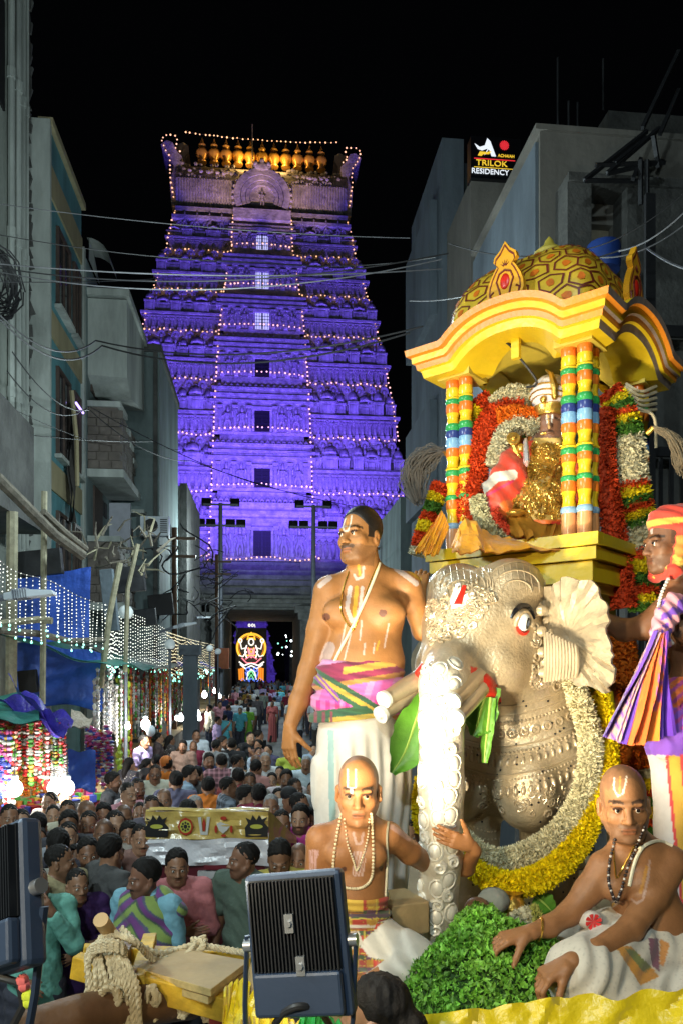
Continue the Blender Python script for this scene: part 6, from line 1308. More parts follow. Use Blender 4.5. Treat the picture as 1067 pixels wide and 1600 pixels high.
def paint(V):
 c = skf(V, sk); headpaint(c, V, hc, Rm, 1.03, sk, .42, 0, (.022, .016, .013), .062, .7)
 for px_, py_ in ((510, 964), (598, 958)): X, Y = ipx(V); r_ = np.hypot(X - px_, (Y - py_) * 1.1); c[(r_ < 6.5) & (V[:, 1] < d)] = (.13, .05, .03)
 f = d + .1
 stroke(c, V, [(540, 810), (535, 824), (538, 830), (544, 829), (548, 815), (549, 806)], 1.1, (.62, .56, .48), .9, f); stroke(c, V, [(542, 826), (543, 810)], 1.0, (.5, .24, .05), .8, f)
 stroke(c, V, [(553, 898), (557, 905), (566, 902), (568, 886)], 2, WP, .8, f); stroke(c, V, [(560, 884), (562, 898)], 2.2, YP, .9, f)
 stroke(c, V, [(547, 918), (542, 950), (549, 970), (556, 966)], 3.4, WP, .9, f); stroke(c, V, [(566, 918), (562, 950), (553, 970)], 2.6, WP, .8, f); stroke(c, V, [(557, 918), (553, 962)], 3.2, YP, .95, f)
 stroke(c, V, [(618, 888), (650, 912)], 4, WP, .85, f + .1); stroke(c, V, [(630, 885), (656, 905)], 2.4, YP, .9, f + .2); stroke(c, V, [(500, 915), (515, 903)], 4, WP, .75, f + .1); stroke(c, V, [(508, 1030), (515, 1012)], 9, (.45, .40, .42), .55, f)
 for pl in ([(540, 975), (533, 1010)], [(548, 990), (538, 1030)], [(565, 970), (562, 1000)], [(607, 975), (600, 1012)], [(570, 1005), (568, 1022)], [(585, 1005), (583, 1020)]): stroke(c, V, pl, 1.3, WP, .7, f)
 stroke(c, V, [(592, 1002), (588, 1015)], 1.5, YP, .8, f); return c
B1 = S.build('body', M_skin, PS, paint=paint); eyes(PS, hc, Rm, 1.03, (-.4, .1)); bv1 = wbvh(B1)
S = Sdf(np.array(hc) - .14, np.array(hc) + .15, .004); S.ell(hp_(hc, Rm, 1.03, (0, .014, .042)), np.array((.0765, .098, .0915)) * 1.03, .01, Rm); S.cut(hp_(hc, Rm, 1, (0, -.070, .070)), Rm @ nv((0, -.80, -.55)), .012); S.cut(hp_(hc, Rm, 1, (0, .0, .0)), Rm @ nv((0, -.60, -.8)), .01)
S.build('hair', M_hair, PS)
m = MB(); m.tube(onto(bv1, spline([(593, 880, 0), (588, 895, 0), (576, 925, 0), (560, 960, 0), (545, 990, 0), (528, 1022, 0), (521, 1038, 0)], 26) and [(p.x, p.y) for p in spline([(593, 880, 0), (588, 895, 0), (576, 925, 0), (560, 960, 0), (545, 990, 0), (528, 1022, 0), (521, 1038, 0)], 26)]), .0065, 6); m.build('sacred_thread', M_thread, PS)
m = MB()
for pl in ([(545, 893), (535, 925), (533, 955), (543, 975), (551, 982)], [(592, 878), (578, 910), (566, 945), (556, 975), (551, 982)]): m.tube(onto(bv1, [(p.x, p.y) for p in spline([(*a, 0) for a in pl], 22)]), .0034, 5)
m.ball(onto(bv1, [(551, 983)])[0], .008, 6, 5); m.build('gold_chain', M_goldc, PS)
# dhoti and sash
S = Sdf(q3(470, 1465, d) - np.array((.05, .35, 0)), q3(665, 1030, d) + np.array((.05, .35, .03)), .0075)
S.chain([q3(562, 1075, d + .03), q3(562, 1150, d + .03), q3(562, 1250, d + .02)], [.160, .178, .180], .05); S.chain([q3(535, 1200, d), q3(525, 1440, d)], [.125, .085], .06); S.chain([q3(598, 1200, d + .02), q3(604, 1440, d + .03)], [.125, .085], .06)
S.cut(q3(562, 1072, d), (0, 0, 1))
S.warp(lambda X, Y, Z: .007 * np.sin((X + .35 * Y) * 105 + 1.6 * np.sin(Z * 7)) * np.clip((q3(0, 1130, d)[2] - Z) * 8, 0, 1))
S.build('dhoti', M_clothp, PS, paint=lambda V: np.where((np.abs(ipx(V)[0] - 517 - (ipx(V)[1] - 1150) * .02) < 5)[:, None] & (ipx(V)[1] > 1140)[:, None], (.30, .45, .44), (.66, .62, .56)))
S = Sdf(q3(475, 1160, d) - np.array((.05, .35, 0)), q3(660, 1005, d) + np.array((.05, .35, .03)), .005)
for py_, rx, e in ((1045, .190, 0), (1068, .206, .3), (1095, .211, .1), (1124, .216, .2)): S.ell(q3(563 - (py_ - 1045) * .05, py_, d + .02), (rx, rx * .88, .07), .03)
S.warp(lambda X, Y, Z: .004 * np.sin(Z * 150 + X * 22 + 1.5 * np.sin(X * 12)))
def sash(V):
 X, Y = ipx(V); c = np.tile(np.array((.62, .12, .40)), (len(V), 1)); c[np.sin(X * .16 + Y * .05) > .6] = (.56, .22, .46); c[(Y > 1094) & (Y < 1122) & (np.sin(X * .42) > .2)] = (.62, .04, .26)
 top = 1052 - (X - 500) * .16; c[(np.abs(Y - top - 3) < 15)] = (.22, .02, .07); c[(np.abs(Y - top - 2) < 5.5) & (X > 536)] = (.52, .30, .05); c[np.abs(Y - top - 22) < 4] = (.42, .20, .05); c[Y < top - 12] = (.60, .26, .50)
 dg = 1062 + (X - 503) * .60; k = np.abs(Y - dg); c[k < 13] = (.03, .10, .05); c[(k < 4.5)] = (.48, .33, .05); d2 = 1128 - (X - 490) * .10; k2 = np.abs(Y - d2); c[(k2 < 17) & (Y > dg)] = (.03, .10, .05); c[(k2 < 4) & (Y > dg) & (X > 515)] = (.45, .31, .05); c[(Y > 1112) & (Y < 1150) & (X < 520) & (np.sin(X * .5) > .3)] = (.22, .05, .07)
 d3 = 1062 + (X - 500) * 1.1; c[(np.abs(Y - d3) < 7) & (X < 530)] = (.20, .06, .30); c[(np.abs(Y - d3) < 2) & (X < 530)] = (.5, .35, .06); return c
S.cut(q3(500, 1127, d), nv((.10, 0, -1))); S.build('sash', M_clothp, PS, paint=sash)
m = MB();
for sd in (-1, 1): m.ball(q3(526 if sd < 0 else 602, 1458, d - .08), (.045, .11, .035), 8, 6)
m.build('foot', mat('foot_skin', tuple(sk * .8), .55), PS, kind='stuff')
# ------------------------------------------------------------------ seated elder holding the trunk
PE = root('person', 'bald elder seated cross legged, one hand holding the elephant trunk', 'person', P(560, 1555, 2.72)[:])
d = 2.74; sk2 = np.array((.34, .145, .052)); hc2 = q3(560, 1236, d); Rm2 = rotm((-.04, -1, -.03))
S = Sdf(q3(468, 1560, d) - np.array((.06, .40, .02)), q3(752, 1172, d) + np.array((.06, .40, .03)), .0042)
head(S, hc2, Rm2, .98, .95, neck=q3(562, 1300, d + .03))
S.ell(q3(556, 1335, d + .05), (.118, .085, .115), .05); S.ell(q3(556, 1395, d + .04), (.112, .092, .11), .06); S.ell(q3(554, 1470, d + .06), (.135, .115, .09), .06)
S.cone(q3(560, 1292, d + .05), q3(505, 1310, d + .04), .045, .050, .04); S.cone(q3(562, 1292, d + .05), q3(604, 1305, d + .05), .045, .048, .04)
for px_ in (532, 582): S.ell(q3(px_, 1338, d - .025), (.050, .030, .042), .03)
S.chain([q3(500, 1312, d + .03), q3(494, 1375, d + .04), q3(492, 1440, d + .03)], [.049, .043, .036], .03); S.chain([q3(492, 1440, d + .03), q3(505, 1500, d - .12), q3(530, 1530, d - .22)], [.036, .032, .024], .02)
hand(S, q3(532, 1531, d - .23), (.9, -.3, -.12), (.0, .3, -1), -1, .9, (.3, .3, .3), .06)
S.chain([q3(608, 1306, d + .05), q3(640, 1332, d + .12), q3(680, 1358, d + .30), q3(728, 1356, d + .26), q3(741, 1330, d + .15)], [.047, .042, .036, .031, .026], .02)
hand(S, q3(737, 1322, d + .135), (-.93, -.16, .34), (-.12, .98, .1), -1, .86, (.10, .25, .3), .02, .95, -.1)
S.chain([q3(535, 1475, d + .02), q3(482, 1530, d - .10), q3(560, 1548, d - .24)], [.085, .07, .05], .03); S.chain([q3(580, 1475, d + .02), q3(648, 1515, d - .06), q3(575, 1548, d - .22)], [.085, .075, .05], .03)
def paint2(V):
 c = skf(V, sk2, 5); headpaint(c, V, hc2, Rm2, .98, sk2, .12, .45, (.16, .12, .10), .05, .0, (.05, .03, .02)); f = d + .05; X, Y = ipx(V)
 L = (V - hc2) @ Rm2 / .98; c[(L[:, 2] > .05) & (L[:, 1] < -.03) & (np.abs(L[:, 0]) < .055)] = sk2 * 1.06
 for a in ([(543, 1202), (543, 1230)], [(556, 1202), (556, 1230)]): stroke(c, V, a, 1.15, (.62, .58, .55), 1, f)
 stroke(c, V, [(545, 1231), (555, 1231)], 1.1, (.62, .58, .55), 1, f); stroke(c, V, [(549, 1232), (549, 1240)], 1.8, (.62, .58, .55), 1, f)
 c[poly_in(X, Y, [(476, 1328), (498, 1328), (496, 1378), (475, 1378)]) & (V[:, 1] < d) & (np.sin(X * 2.2) > -.6)] = (.52, .30, .27); c[poly_in(X, Y, [(551, 1330), (572, 1330), (568, 1370), (550, 1370)]) & (V[:, 1] < d) & (np.sin(X * 1.2 + Y * .3) > -.4)] = (.52, .34, .29)
 stroke(c, V, [(552, 1302), (556, 1318), (564, 1318), (567, 1302)], 2, (.5, .33, .28), .8, f); stroke(c, V, [(612, 1292), (638, 1310)], 4, (.48, .30, .26), .7, d + .2)
 for p in ((537, 1358), (596, 1357)): c[(np.hypot(X - p[0], Y - p[1]) < 4) & (V[:, 1] < d)] = (.11, .045, .03)
 return c
B2 = S.build('body', M_skin, PE, paint=paint2); eyes(PE, hc2, Rm2, .98); bv2 = wbvh(B2)
def px_line(pl, n): return [(p.x, p.y) for p in spline([(*a, 0) for a in pl], n)]
ring_of_beads(PE, 'bead_necklace', onto(bv2, px_line([(533, 1272), (526, 1310), (521, 1350), (524, 1375), (540, 1387), (565, 1387), (580, 1372), (583, 1340), (582, 1300), (580, 1272)], 60), .006), .0058, 60, M_bead)
ring_of_beads(PE, 'bead_necklace', onto(bv2, px_line([(538, 1280), (543, 1318), (552, 1345), (557, 1360), (566, 1340), (574, 1310), (577, 1280)], 34), .004), .0042, 40, M_bead)
m = MB()
for off in (0, 5): m.tube(onto(bv2, px_line([(608, 1275), (604, 1310), (608, 1350), (616, 1378), (610, 1398 + off), (602, 1399)], 20), .007), .004, 5)
m.build('sacred_thread', M_thread, PE)
m = MB(); m.tube([q3(706, 1290, d + .15) + np.array((.012 * math.cos(a), .004 * math.sin(a), .006 * math.sin(a))) for a in [6.283 * i / 10 for i in range(11)]], .0035, 5); m.build('ring', M_chrome, PE)
def plaid(X, Y, cols, s=12):
 c = np.tile(np.array(cols[0]), (len(X), 1)); c[np.sin(X / s * 2) > .2] = cols[1]; c[np.sin(Y / s * 2.3) > .3] = cols[2]; c[(np.sin(X / s * 2) > .2) & (np.sin(Y / s * 2.3) > .3)] = cols[3]; c[np.abs(np.sin(X / s * 2 + .7)) < .12] = cols[4]; c[np.abs(np.sin(Y / s * 2.3 + .5)) < .12] = cols[4]; return c
PC = [(.42, .05, .03), (.45, .24, .03), (.06, .09, .04), (.14, .05, .10), (.55, .42, .06)]
S = Sdf(q3(480, 1500, d) - np.array((.05, .3, 0)), q3(640, 1370, d) + np.array((.05, .3, .02)), .0055)
for py_, r_ in ((1400, .124), (1428, .128), (1455, .134)): S.ell(q3(555, py_, d + .05), (r_, r_ * .86, .055), .02)
S.warp(lambda X, Y, Z: .004 * np.sin(Z * 210 + X * 14)); S.cut(q3(0, 1389, d), (0, .15, 1))
def sash2(V): X, Y = ipx(V); c = plaid(X, Y, PC, 13); c[(np.abs(X - 552) < 15) & (Y < 1425)] = (.60, .38, .05); c[np.abs(Y - 1430) < 2.5] = (.10, .06, .08); c[np.abs(Y - 1448) < 2.2] = (.62, .54, .44); return c
S.build('sash', M_clothp, PE, paint=sash2)
S = Sdf(q3(455, 1585, d) - np.array((.05, .42, 0)), q3(690, 1440, d) + np.array((.05, .3, .02)), .006)
S.chain([q3(540, 1470, d + .03), q3(484, 1530, d - .10), q3(565, 1552, d - .22)], [.100, .083, .06], .04); S.chain([q3(585, 1470, d + .03), q3(650, 1508, d - .06), q3(600, 1548, d - .2)], [.100, .088, .065], .04); S.cone(q3(570, 1480, d + .05), q3(560, 1530, d - .08), .12, .09, .05)
S.warp(lambda X, Y, Z: .006 * np.sin(X * 80 + Z * 95 + 2 * np.sin(Y * 20))); S.cut(q3(0, 1562, d - .1), (0, 0, -1))
def dh2(V): X, Y = ipx(V); c = np.tile(np.array((.62, .57, .48)), (len(V), 1)); a = poly_in(X, Y, [(470, 1440), (560, 1445), (600, 1440), (560, 1475), (575, 1495), (600, 1500), (560, 1530), (470, 1560)]); c[a] = plaid(X[a], Y[a], PC, 7); b_ = poly_in(X, Y, [(530, 1455), (560, 1455), (568, 1475), (545, 1485)]); c[b_] = (.55, .48, .38); return c
S.build('dhoti', M_clothp, PE, paint=dh2)
# ------------------------------------------------------------------ bald priest seated at the right
PR = root('person', 'bald man with dark bead necklace seated at the right beside the herbs', 'person', P(960, 1560, 2.6)[:])
d = 2.62; sk3 = np.array((.30, .135, .055)); hc3 = q3(974, 1256, d); Rm3 = rotm((-.22, -1, -.04), (-.06, 0, 1))
S = Sdf(q3(778, 1575, d) - np.array((.05, .45, .02)), q3(1075, 1190, d) + np.array((.12, .45, .03)), .0044)
head(S, hc3, Rm3, 1.03, 1.0, neck=q3(988, 1325, d + .04))
S.ell(q3(998, 1375, d + .05), (.125, .095, .12), .05, np.array(Matrix.Rotation(-.25, 3, 'Y'))); S.ell(q3(1018, 1440, d + .05), (.125, .105, .11), .06); S.ell(q3(1020, 1500, d + .04), (.15, .13, .09), .06)
S.cone(q3(988, 1322, d + .05), q3(945, 1352, d + .02), .048, .050, .04); S.cone(q3(992, 1322, d + .05), q3(1045, 1345, d + .06), .050, .056, .04); S.ell(q3(960, 1388, d - .03), (.05, .035, .045), .03); S.ell(q3(1005, 1385, d - .03), (.05, .035, .045), .03)
S.chain([q3(942, 1356, d + .01), q3(918, 1392, d - .0), q3(888, 1428, d - .03), q3(856, 1448, d - .08), q3(828, 1457, d - .12)], [.052, .046, .038, .034, .025], .02)
hand(S, q3(826, 1458, d - .125), (-.95, -.15, -.15), (0, .15, -1), 1, .98, (.35, .55, .4), .06, .6, .5)
S.chain([q3(1045, 1350, d + .04), q3(1018, 1400, d - .02), q3(984, 1452, d - .12), q3(930, 1488, d - .24), q3(893, 1502, d - .30)], [.058, .050, .040, .036, .027], .02)
hand(S, q3(890, 1504, d - .305), (-.85, -.15, -.35), (.2, .2, -1), 1, 1.0, (.6, .75, .6), .03, .4, .5)
S.chain([q3(995, 1500, d), q3(895, 1525, d - .22), q3(960, 1560, d - .1)], [.095, .078, .045], .03); S.chain([q3(1030, 1505, d), q3(1070, 1540, d - .12), q3(960, 1568, d - .28)], [.095, .072, .04], .03); S.chain([q3(960, 1480, d + .02), q3(850, 1490, d + .08), q3(800, 1500, d + .08)], [.09, .07, .04], .03)
def paint3(V):
 c = skf(V, sk3, 7); headpaint(c, V, hc3, Rm3, 1.03, sk3, .35, .62, (.06, .045, .04), .05, .3, (.035, .022, .016)); f = d + .08; X, Y = ipx(V)
 stroke(c, V, [(959, 1215), (958, 1232), (964, 1244), (972, 1240), (977, 1222), (978, 1213)], 1.1, (.70, .62, .52), 1, f); stroke(c, V, [(968, 1214), (967, 1240)], 1.1, (.55, .28, .06), .9, f)
 stroke(c, V, [(986, 1405), (994, 1412), (1004, 1405), (1012, 1370), (1014, 1345)], 2.0, (.45, .30, .24), .7, d + .15); stroke(c, V, [(1000, 1395), (1010, 1355)], 2.6, (.48, .22, .03), .7, d + .15); stroke(c, V, [(940, 1425), (962, 1408)], 5, (.60, .52, .46), .6, f); stroke(c, V, [(945, 1425), (958, 1412)], 2, YP, .9, f); return c
B3 = S.build('body', M_skin, PR, paint=paint3); eyes(PR, hc3, Rm3, 1.03); bv3 = wbvh(B3)
M_bdark = mat('dark_seed_bead', (.03, .02, .02), .4, var=.2, bump=0); M_bwh = mat('pearl_bead', (.6, .56, .52), .3, var=.1, bump=0)
bp_ = onto(bv3, px_line([(960, 1312), (952, 1345), (950, 1375), (956, 1398), (962, 1408), (970, 1390), (980, 1355), (993, 1325), (1006, 1292)], 52), .005); m = MB()
for i, p in enumerate(bp_): m.mi = 1 if i % 3 == 2 else 0; m.ball(p, .0058 if i % 3 != 2 else .0045, 7, 5)
m.build('bead_necklace', [M_bdark, M_bwh], PR, 'stuff'); m = MB(); m.tube(onto(bv3, px_line([(958, 1330), (960, 1355), (963, 1372), (975, 1350), (990, 1322)], 18), .003), .0028, 5); m.build('gold_chain', M_goldc, PR)
m = MB(); m.tube(onto(bv3, px_line([(1050, 1322), (1030, 1314), (1012, 1318), (1000, 1328), (990, 1350), (982, 1385)], 18), .006), .006, 6); m.ball(onto(bv3, [(1000, 1325)])[0], .011, 7, 5); m.build('sacred_thread', M_thread, PR)
m = MB(); c_ = q3(842, 1452, d - .1); m.tube([c_ + np.array((.010 * math.cos(a) * .7, .032 * math.sin(a), .036 * math.cos(a))) for a in [6.283 * i / 14 for i in range(15)]], .0045, 6); m.build('gold_bracelet', M_goldc, PR)
S = Sdf(q3(785, 1585, d) - np.array((.05, .5, 0)), q3(1095, 1420, d) + np.array((.1, .35, .02)), .006)
S.chain([q3(1000, 1490, d + .02), q3(905, 1522, d - .24), q3(965, 1570, d - .12)], [.128, .108, .07], .04); S.chain([q3(1035, 1500, d + .03), q3(1078, 1545, d - .12), q3(965, 1575, d - .28)], [.13, .102, .066], .04); S.chain([q3(965, 1470, d + .05), q3(860, 1478, d + .09), q3(800, 1496, d + .10)], [.112, .09, .06], .04); S.ell(q3(1022, 1470, d + .05), (.15, .13, .06), .04)
S.warp(lambda X, Y, Z: .005 * np.sin(X * 70 - Z * 60 + 2 * np.sin(Y * 22)) * (X < 2)); S.cut(q3(0, 1575, d - .1), (0, 0, -1))
def dh3(V):
 X, Y = ipx(V); c = np.tile(np.array((.60, .55, .46)), (len(V), 1)); a = poly_in(X, Y, [(960, 1478), (985, 1478), (1020, 1515), (1030, 1525), (1000, 1540)]); c[a] = (.55, .25, .04); c[poly_in(X, Y, [(975, 1482), (990, 1484), (1018, 1512), (1005, 1520)])] = (.18, .20, .06); c[poly_in(X, Y, [(1012, 1465), (1028, 1466), (1030, 1520), (1018, 1510)])] = (.20, .08, .12); c[poly_in(X, Y, [(1030, 1466), (1046, 1475), (1036, 1510), (1030, 1505)])] = (.58, .26, .08); c[np.abs(np.sin(X * .35 + Y * .1)) < .10] *= .8; return c
S.build('dhoti', M_clothp, PR, paint=dh3)
m = MB(); c_ = q3(926, 1440, d - .08)
for i in range(8): a0 = 6.283 * i / 8; m.add([c_, c_ + np.array((.026 * math.cos(a0), -.004, .026 * math.sin(a0))), c_ + np.array((.028 * math.cos(a0 + .33), -.006, .028 * math.sin(a0 + .33))), c_ + np.array((.026 * math.cos(a0 + .6), -.004, .026 * math.sin(a0 + .6)))], [(0, 1, 2, 3)])
m.build('flower_motif', mat('red_print', (.62, .02, .02), .6), PR); m = MB(); m.ball(c_ + np.array((0, .035, -.005)), (.045, .03, .032), 10, 7); m.build('waist_bundle', mat('white_bundle', (.58, .52, .46), .8, var=.2), PR)
# ------------------------------------------------------------------ turbaned attendant at the right frame edge
PT_ = root('person', 'man in a red and gold turban standing at the right edge, face in profile', 'person', P(1070, 1440, 3.1)[:])
d = 3.05; sk4 = np.array((.17, .075, .035)); hc4 = q3(1046, 850, d); Rm4 = rotm((-1, -.18, -.02))
S = Sdf(q3(930, 1200, d) - np.array((.05, .36, 0)), q3(1180, 780, d) + np.array((.05, .40, .03)), .005)
head(S, hc4, Rm4, 1.0, 1.0, neck=q3(1068, 920, d + .04)); S.ell(q3(1105, 1000, d + .06), (.17, .12, .17), .06); S.ell(q3(1100, 1085, d + .05), (.16, .13, .14), .06); S.cone(q3(1072, 920, d + .04), q3(1055, 945, d - .02), .055, .06, .04); S.cone(q3(1080, 920, d + .06), q3(1150, 940, d + .1), .055, .06, .04); S.ell(q3(1078, 985, d - .05), (.07, .05, .06), .03); S.ell(q3(1095, 1150, d + .05), (.16, .13, .12), .06)
S.chain([q3(1050, 945, d - .02), q3(1008, 980, d + .0), q3(975, 985, d + .08), q3(920, 962, d + .22), q3(885, 940, d + .30)], [.058, .050, .044, .036, .028], .02); hand(S, q3(882, 939, d + .31), (-.8, .25, .1), (-.1, .3, -.9), -1, .95, (.4, .5, .4), .05)
def paint4(V): c = skf(V, sk4, 9); headpaint(c, V, hc4, Rm4, 1.0, sk4, .25, .5); stroke(c, V, [(1018, 815), (1017, 832)], 2, (.5, .45, .42), .9); X, Y = ipx(V); c[np.hypot(X - 1058, Y - 990) < 7] = (.06, .03, .02); return c
B4 = S.build('body', M_skin, PT_, paint=paint4); eyes(PT_, hc4, Rm4, 1.0)
S = Sdf(np.array(hc4) - .2, np.array(hc4) + .2, .005); S.ell(hp_(hc4, Rm4, 1, (0, .02, .075)), (.085, .105, .075), .02, Rm4); S.ell(hp_(hc4, Rm4, 1, (0, .03, .105)), (.088, .11, .05), .02, Rm4); S.cone(hp_(hc4, Rm4, 1, (-.07, .02, .05)), hp_(hc4, Rm4, 1, (-.062, -.02, -.115)), .030, .028, .02); S.cone(hp_(hc4, Rm4, 1, (.07, .02, .05)), hp_(hc4, Rm4, 1, (.062, -.02, -.115)), .030, .028, .02); S.cone(hp_(hc4, Rm4, 1, (-.06, -.03, -.115)), hp_(hc4, Rm4, 1, (.06, -.03, -.115)), .026, .026, .02); S.ell(hp_(hc4, Rm4, 1, (0, .07, -.02)), (.08, .06, .11), .03, Rm4)
S.cut(hp_(hc4, Rm4, 1, (0, -.06, .0)), Rm4 @ np.array((0, -1., 0))) if False else None
def turb(V): L = (V - hc4) @ Rm4; c = np.tile(np.array((.60, .04, .02)), (len(V), 1)); z = L[:, 2]; c[(z > .068) & (z < .092)] = (.62, .34, .05); c[(np.abs(L[:, 0]) > .072) & (z < .02) & (z > -.09)] = (.60, .20, .03); c[(fbm(V, 60, 4) > .62) & (z < .1)] = (.66, .40, .06); return c
S.warp(lambda X, Y, Z: .003 * np.sin(Z * 150 + X * 60)); S.build('turban', M_clothp, PT_, paint=turb)
ring_of_beads(PT_, 'bead_necklace', [q3(1043, 905, d - .09), q3(1032, 930, d - .10), q3(1028, 955, d - .10), q3(1036, 985, d - .10), q3(1050, 1005, d - .10)], .0075, 22, M_bwh)
sv = lambda u: (.10, .03, .34) if u < .35 else ((.62, .12, .02) if u < .8 else (.20, .03, .30))
def hang(label, top, bot, d0, d1, colf, name, par, folds=6, amp=.02, nu=48, nv_=26):
 A = spline([P(x, y, d0) for x, y in top], nu + 1); B_ = spline([P(x, y, d1) for x, y in bot], nu + 1); m = MB()
 def f(u, v): i = min(int(u * nu + .5), nu); w = amp * (math.sin(u * folds * 6.28 + v * 1.5) + .6 * math.sin(u * folds * 2.3 * 6.28 + 2 * v) + .5 * math.sin(v * 5 + u * 9)); return A[i].lerp(B_[i], v) + Vector((w * .15, -w, 0))
 m.grid(f, nu, nv_); m.grid(lambda u, v: f(u, v) + Vector((0, .01, 0)), nu, nv_); me = m.mesh(name, M_clothp, par); at = me.color_attributes.new('Col', 'FLOAT_COLOR', 'POINT'); cc = []
 for _ in range(2):
  for i in range(nu + 1):
   for j in range(nv_ + 1): cc += [*colf(i / nu, j / nv_), 1]
 at.data.foreach_set('color', cc); o = link(name, me, par); return o
def scol(u, v):
 if u < .12: return (.14, .05, .45)
 if u < .30: return (.55, .32, .28) if (int(v * 26) + int(u * 60)) % 3 else (.16, .06, .40)
 if u < .36: return (.12, .04, .42)
 if u < .62: return (.70, .14, .02)
 if u < .80: return (.72, .22, .02) if v > .7 else ((.30, .05, .35) if (int(v * 14) + int(u * 30)) % 2 else (.68, .13, .03))
 return (.10, .02, .40)
hang('', [(1022, 985), (1030, 990), (1040, 985)], [(940, 1150), (990, 1165), (1052, 1148)], 2.9, 2.95, scol, 'shoulder_scarf', PT_, 5, .018)
S = Sdf(q3(1005, 1020, d - .2) - .05, q3(1080, 920, d - .1) + .06, .005); S.ell(q3(1032, 985, d - .12), (.042, .035, .04), .02); S.ell(q3(1040, 965, d - .11), (.05, .035, .05), .02); S.ell(q3(1052, 945, d - .10), (.045, .03, .05), .02); S.ell(q3(1035, 1005, d - .12), (.03, .025, .03), .02); S.warp(lambda X, Y, Z: .004 * np.sin(X * 130 + Z * 90))
S.build('scarf_knot', M_clothp, PT_, paint=lambda V: np.where((fbm(V, 40, 3) > .1)[:, None], (.14, .05, .40), (.60, .25, .30)))
S = Sdf(q3(1030, 1470, d) - np.array((.05, .35, 0)), q3(1180, 1055, d) + np.array((.05, .35, .03)), .008)
for py_, r_ in ((1085, .17), (1130, .19), (1165, .20)): S.ell(q3(1092, py_, d + .03), (r_, r_ * .8, .08), .04)
S.chain([q3(1090, 1170, d + .02), q3(1092, 1300, d + .02), q3(1094, 1430, d + .02)], [.175, .165, .15], .05); S.warp(lambda X, Y, Z: .008 * np.sin(X * 95 + Y * 40 + np.sin(Z * 9))); S.cut(q3(0, 1056, d), (0, 0, 1))
def dh4(V):
 X, Y = ipx(V); c = np.tile(np.array((.62, .56, .52)), (len(V), 1)); c[Y < 1180] = (.20, .07, .50); c[Y < 1105] = (.62, .14, .03); c[(Y < 1140) & (np.sin(X * .3 + Y * .35) > .3)] = (.34, .05, .26); u = X - 1041 - (Y - 1180) * .10; c[(Y > 1180) & (u > 0) & (u < 22)] = (.62, .34, .04); c[(Y > 1180) & ((np.abs(u) < 2.5) | (np.abs(u - 24) < 4))] = (.62, .05, .05); return c
S.build('dhoti', M_clothp, PT_, paint=dh4)
# yak tail fly whisks in the attendants' hands
for lb, pts, rs_, c_ in (('grey fly whisk held up left of the pavilion', [(690, 705, 3.95), (665, 715, 3.97), (645, 745, 3.98), (655, 790, 3.96)], [.02, .07, .085, .02], (.12, .11, .10)), ('tan fly whisk curling in at the right frame edge', [(1020, 668, 3.5), (1045, 680, 3.45), (1062, 705, 3.42), (1072, 735, 3.4)], [.008, .02, .04, .05], (.28, .22, .14))):
 w_ = root('fly_whisk', lb, 'fly whisk', P(*pts[0])[:]); rr3 = np.random.RandomState(3); m = MB(); c2 = spline([P(*p) for p in pts], 18)
 for k in range(170):
  o_ = rr3.normal(size=3); o_ /= np.linalg.norm(o_); q_ = rr3.rand() ** .5; m.tube([p + Vector(o_) * float(np.interp(i / 17, np.linspace(0, 1, len(rs_)), rs_)) * q_ * (1 + .2 * math.sin(i * .7 + k)) for i, p in enumerate(c2)][::2], .0022, 3, False)
 m.build('tail_hair', mat('whisk_hair', c_, .8, var=.3, vs=30), w_); m = MB(); m.tube([P(*pts[0]), P(pts[0][0] + (14 if pts[0][0] < 900 else -10), pts[0][1] + 10, pts[0][2] + .02)], .012, 8); m.build('handle', M_gdet, w_)
# ================================================================== the crowd in the street
def mulattr(nt, c, tc, b):
 a = nd(nt, 'ShaderNodeAttribute', attribute_name='Col'); v = nd(nt, 'ShaderNodeVectorMath', operation='MULTIPLY'); nt.links.new(c, v.inputs[0]); nt.links.new(a.outputs['Color'], v.inputs[1]); return v.outputs[0]
M_cskin = mat('crowd_skin', src='obj', rough=.45, var=.12, vs=14, bump=.1, bs=90, hook=mulattr)
M_cshirt = mat('shirt_cotton', src='obj', rough=.85, var=.16, vs=14, bump=.45, bs=22)
def plaidhook(nt, c, tc, b):
 s = nd(nt, 'ShaderNodeSeparateXYZ'); nt.links.new(tc.outputs['Object'], s.inputs[0]); mx = None
 for ax in ('X', 'Z'):
  w = nd(nt, 'ShaderNodeMath', operation='PINGPONG'); w.inputs[1].default_value = .035; nt.links.new(s.outputs[ax], w.inputs[0]); g_ = nd(nt, 'ShaderNodeMath', operation='GREATER_THAN'); g_.inputs[1].default_value = .02; nt.links.new(w.outputs[0], g_.inputs[0])
  if mx is None: mx = g_
  else: a = nd(nt, 'ShaderNodeMath', operation='ADD'); nt.links.new(mx.outputs[0], a.inputs[0]); nt.links.new(g_.outputs[0], a.inputs[1]); mx = a
 m = nd(nt, 'ShaderNodeMapRange'); m.inputs['From Max'].default_value = 2; m.inputs['To Min'].default_value = .35; m.inputs['To Max'].default_value = 1.3; nt.links.new(mx.outputs[0], m.inputs[0]); v = nd(nt, 'ShaderNodeVectorMath', operation='SCALE'); nt.links.new(c, v.inputs[0]); nt.links.new(m.outputs[0], v.inputs['Scale']); return v.outputs[0]
M_cplaid = mat('checked_cotton', src='obj', rough=.85, var=.1, hook=plaidhook)
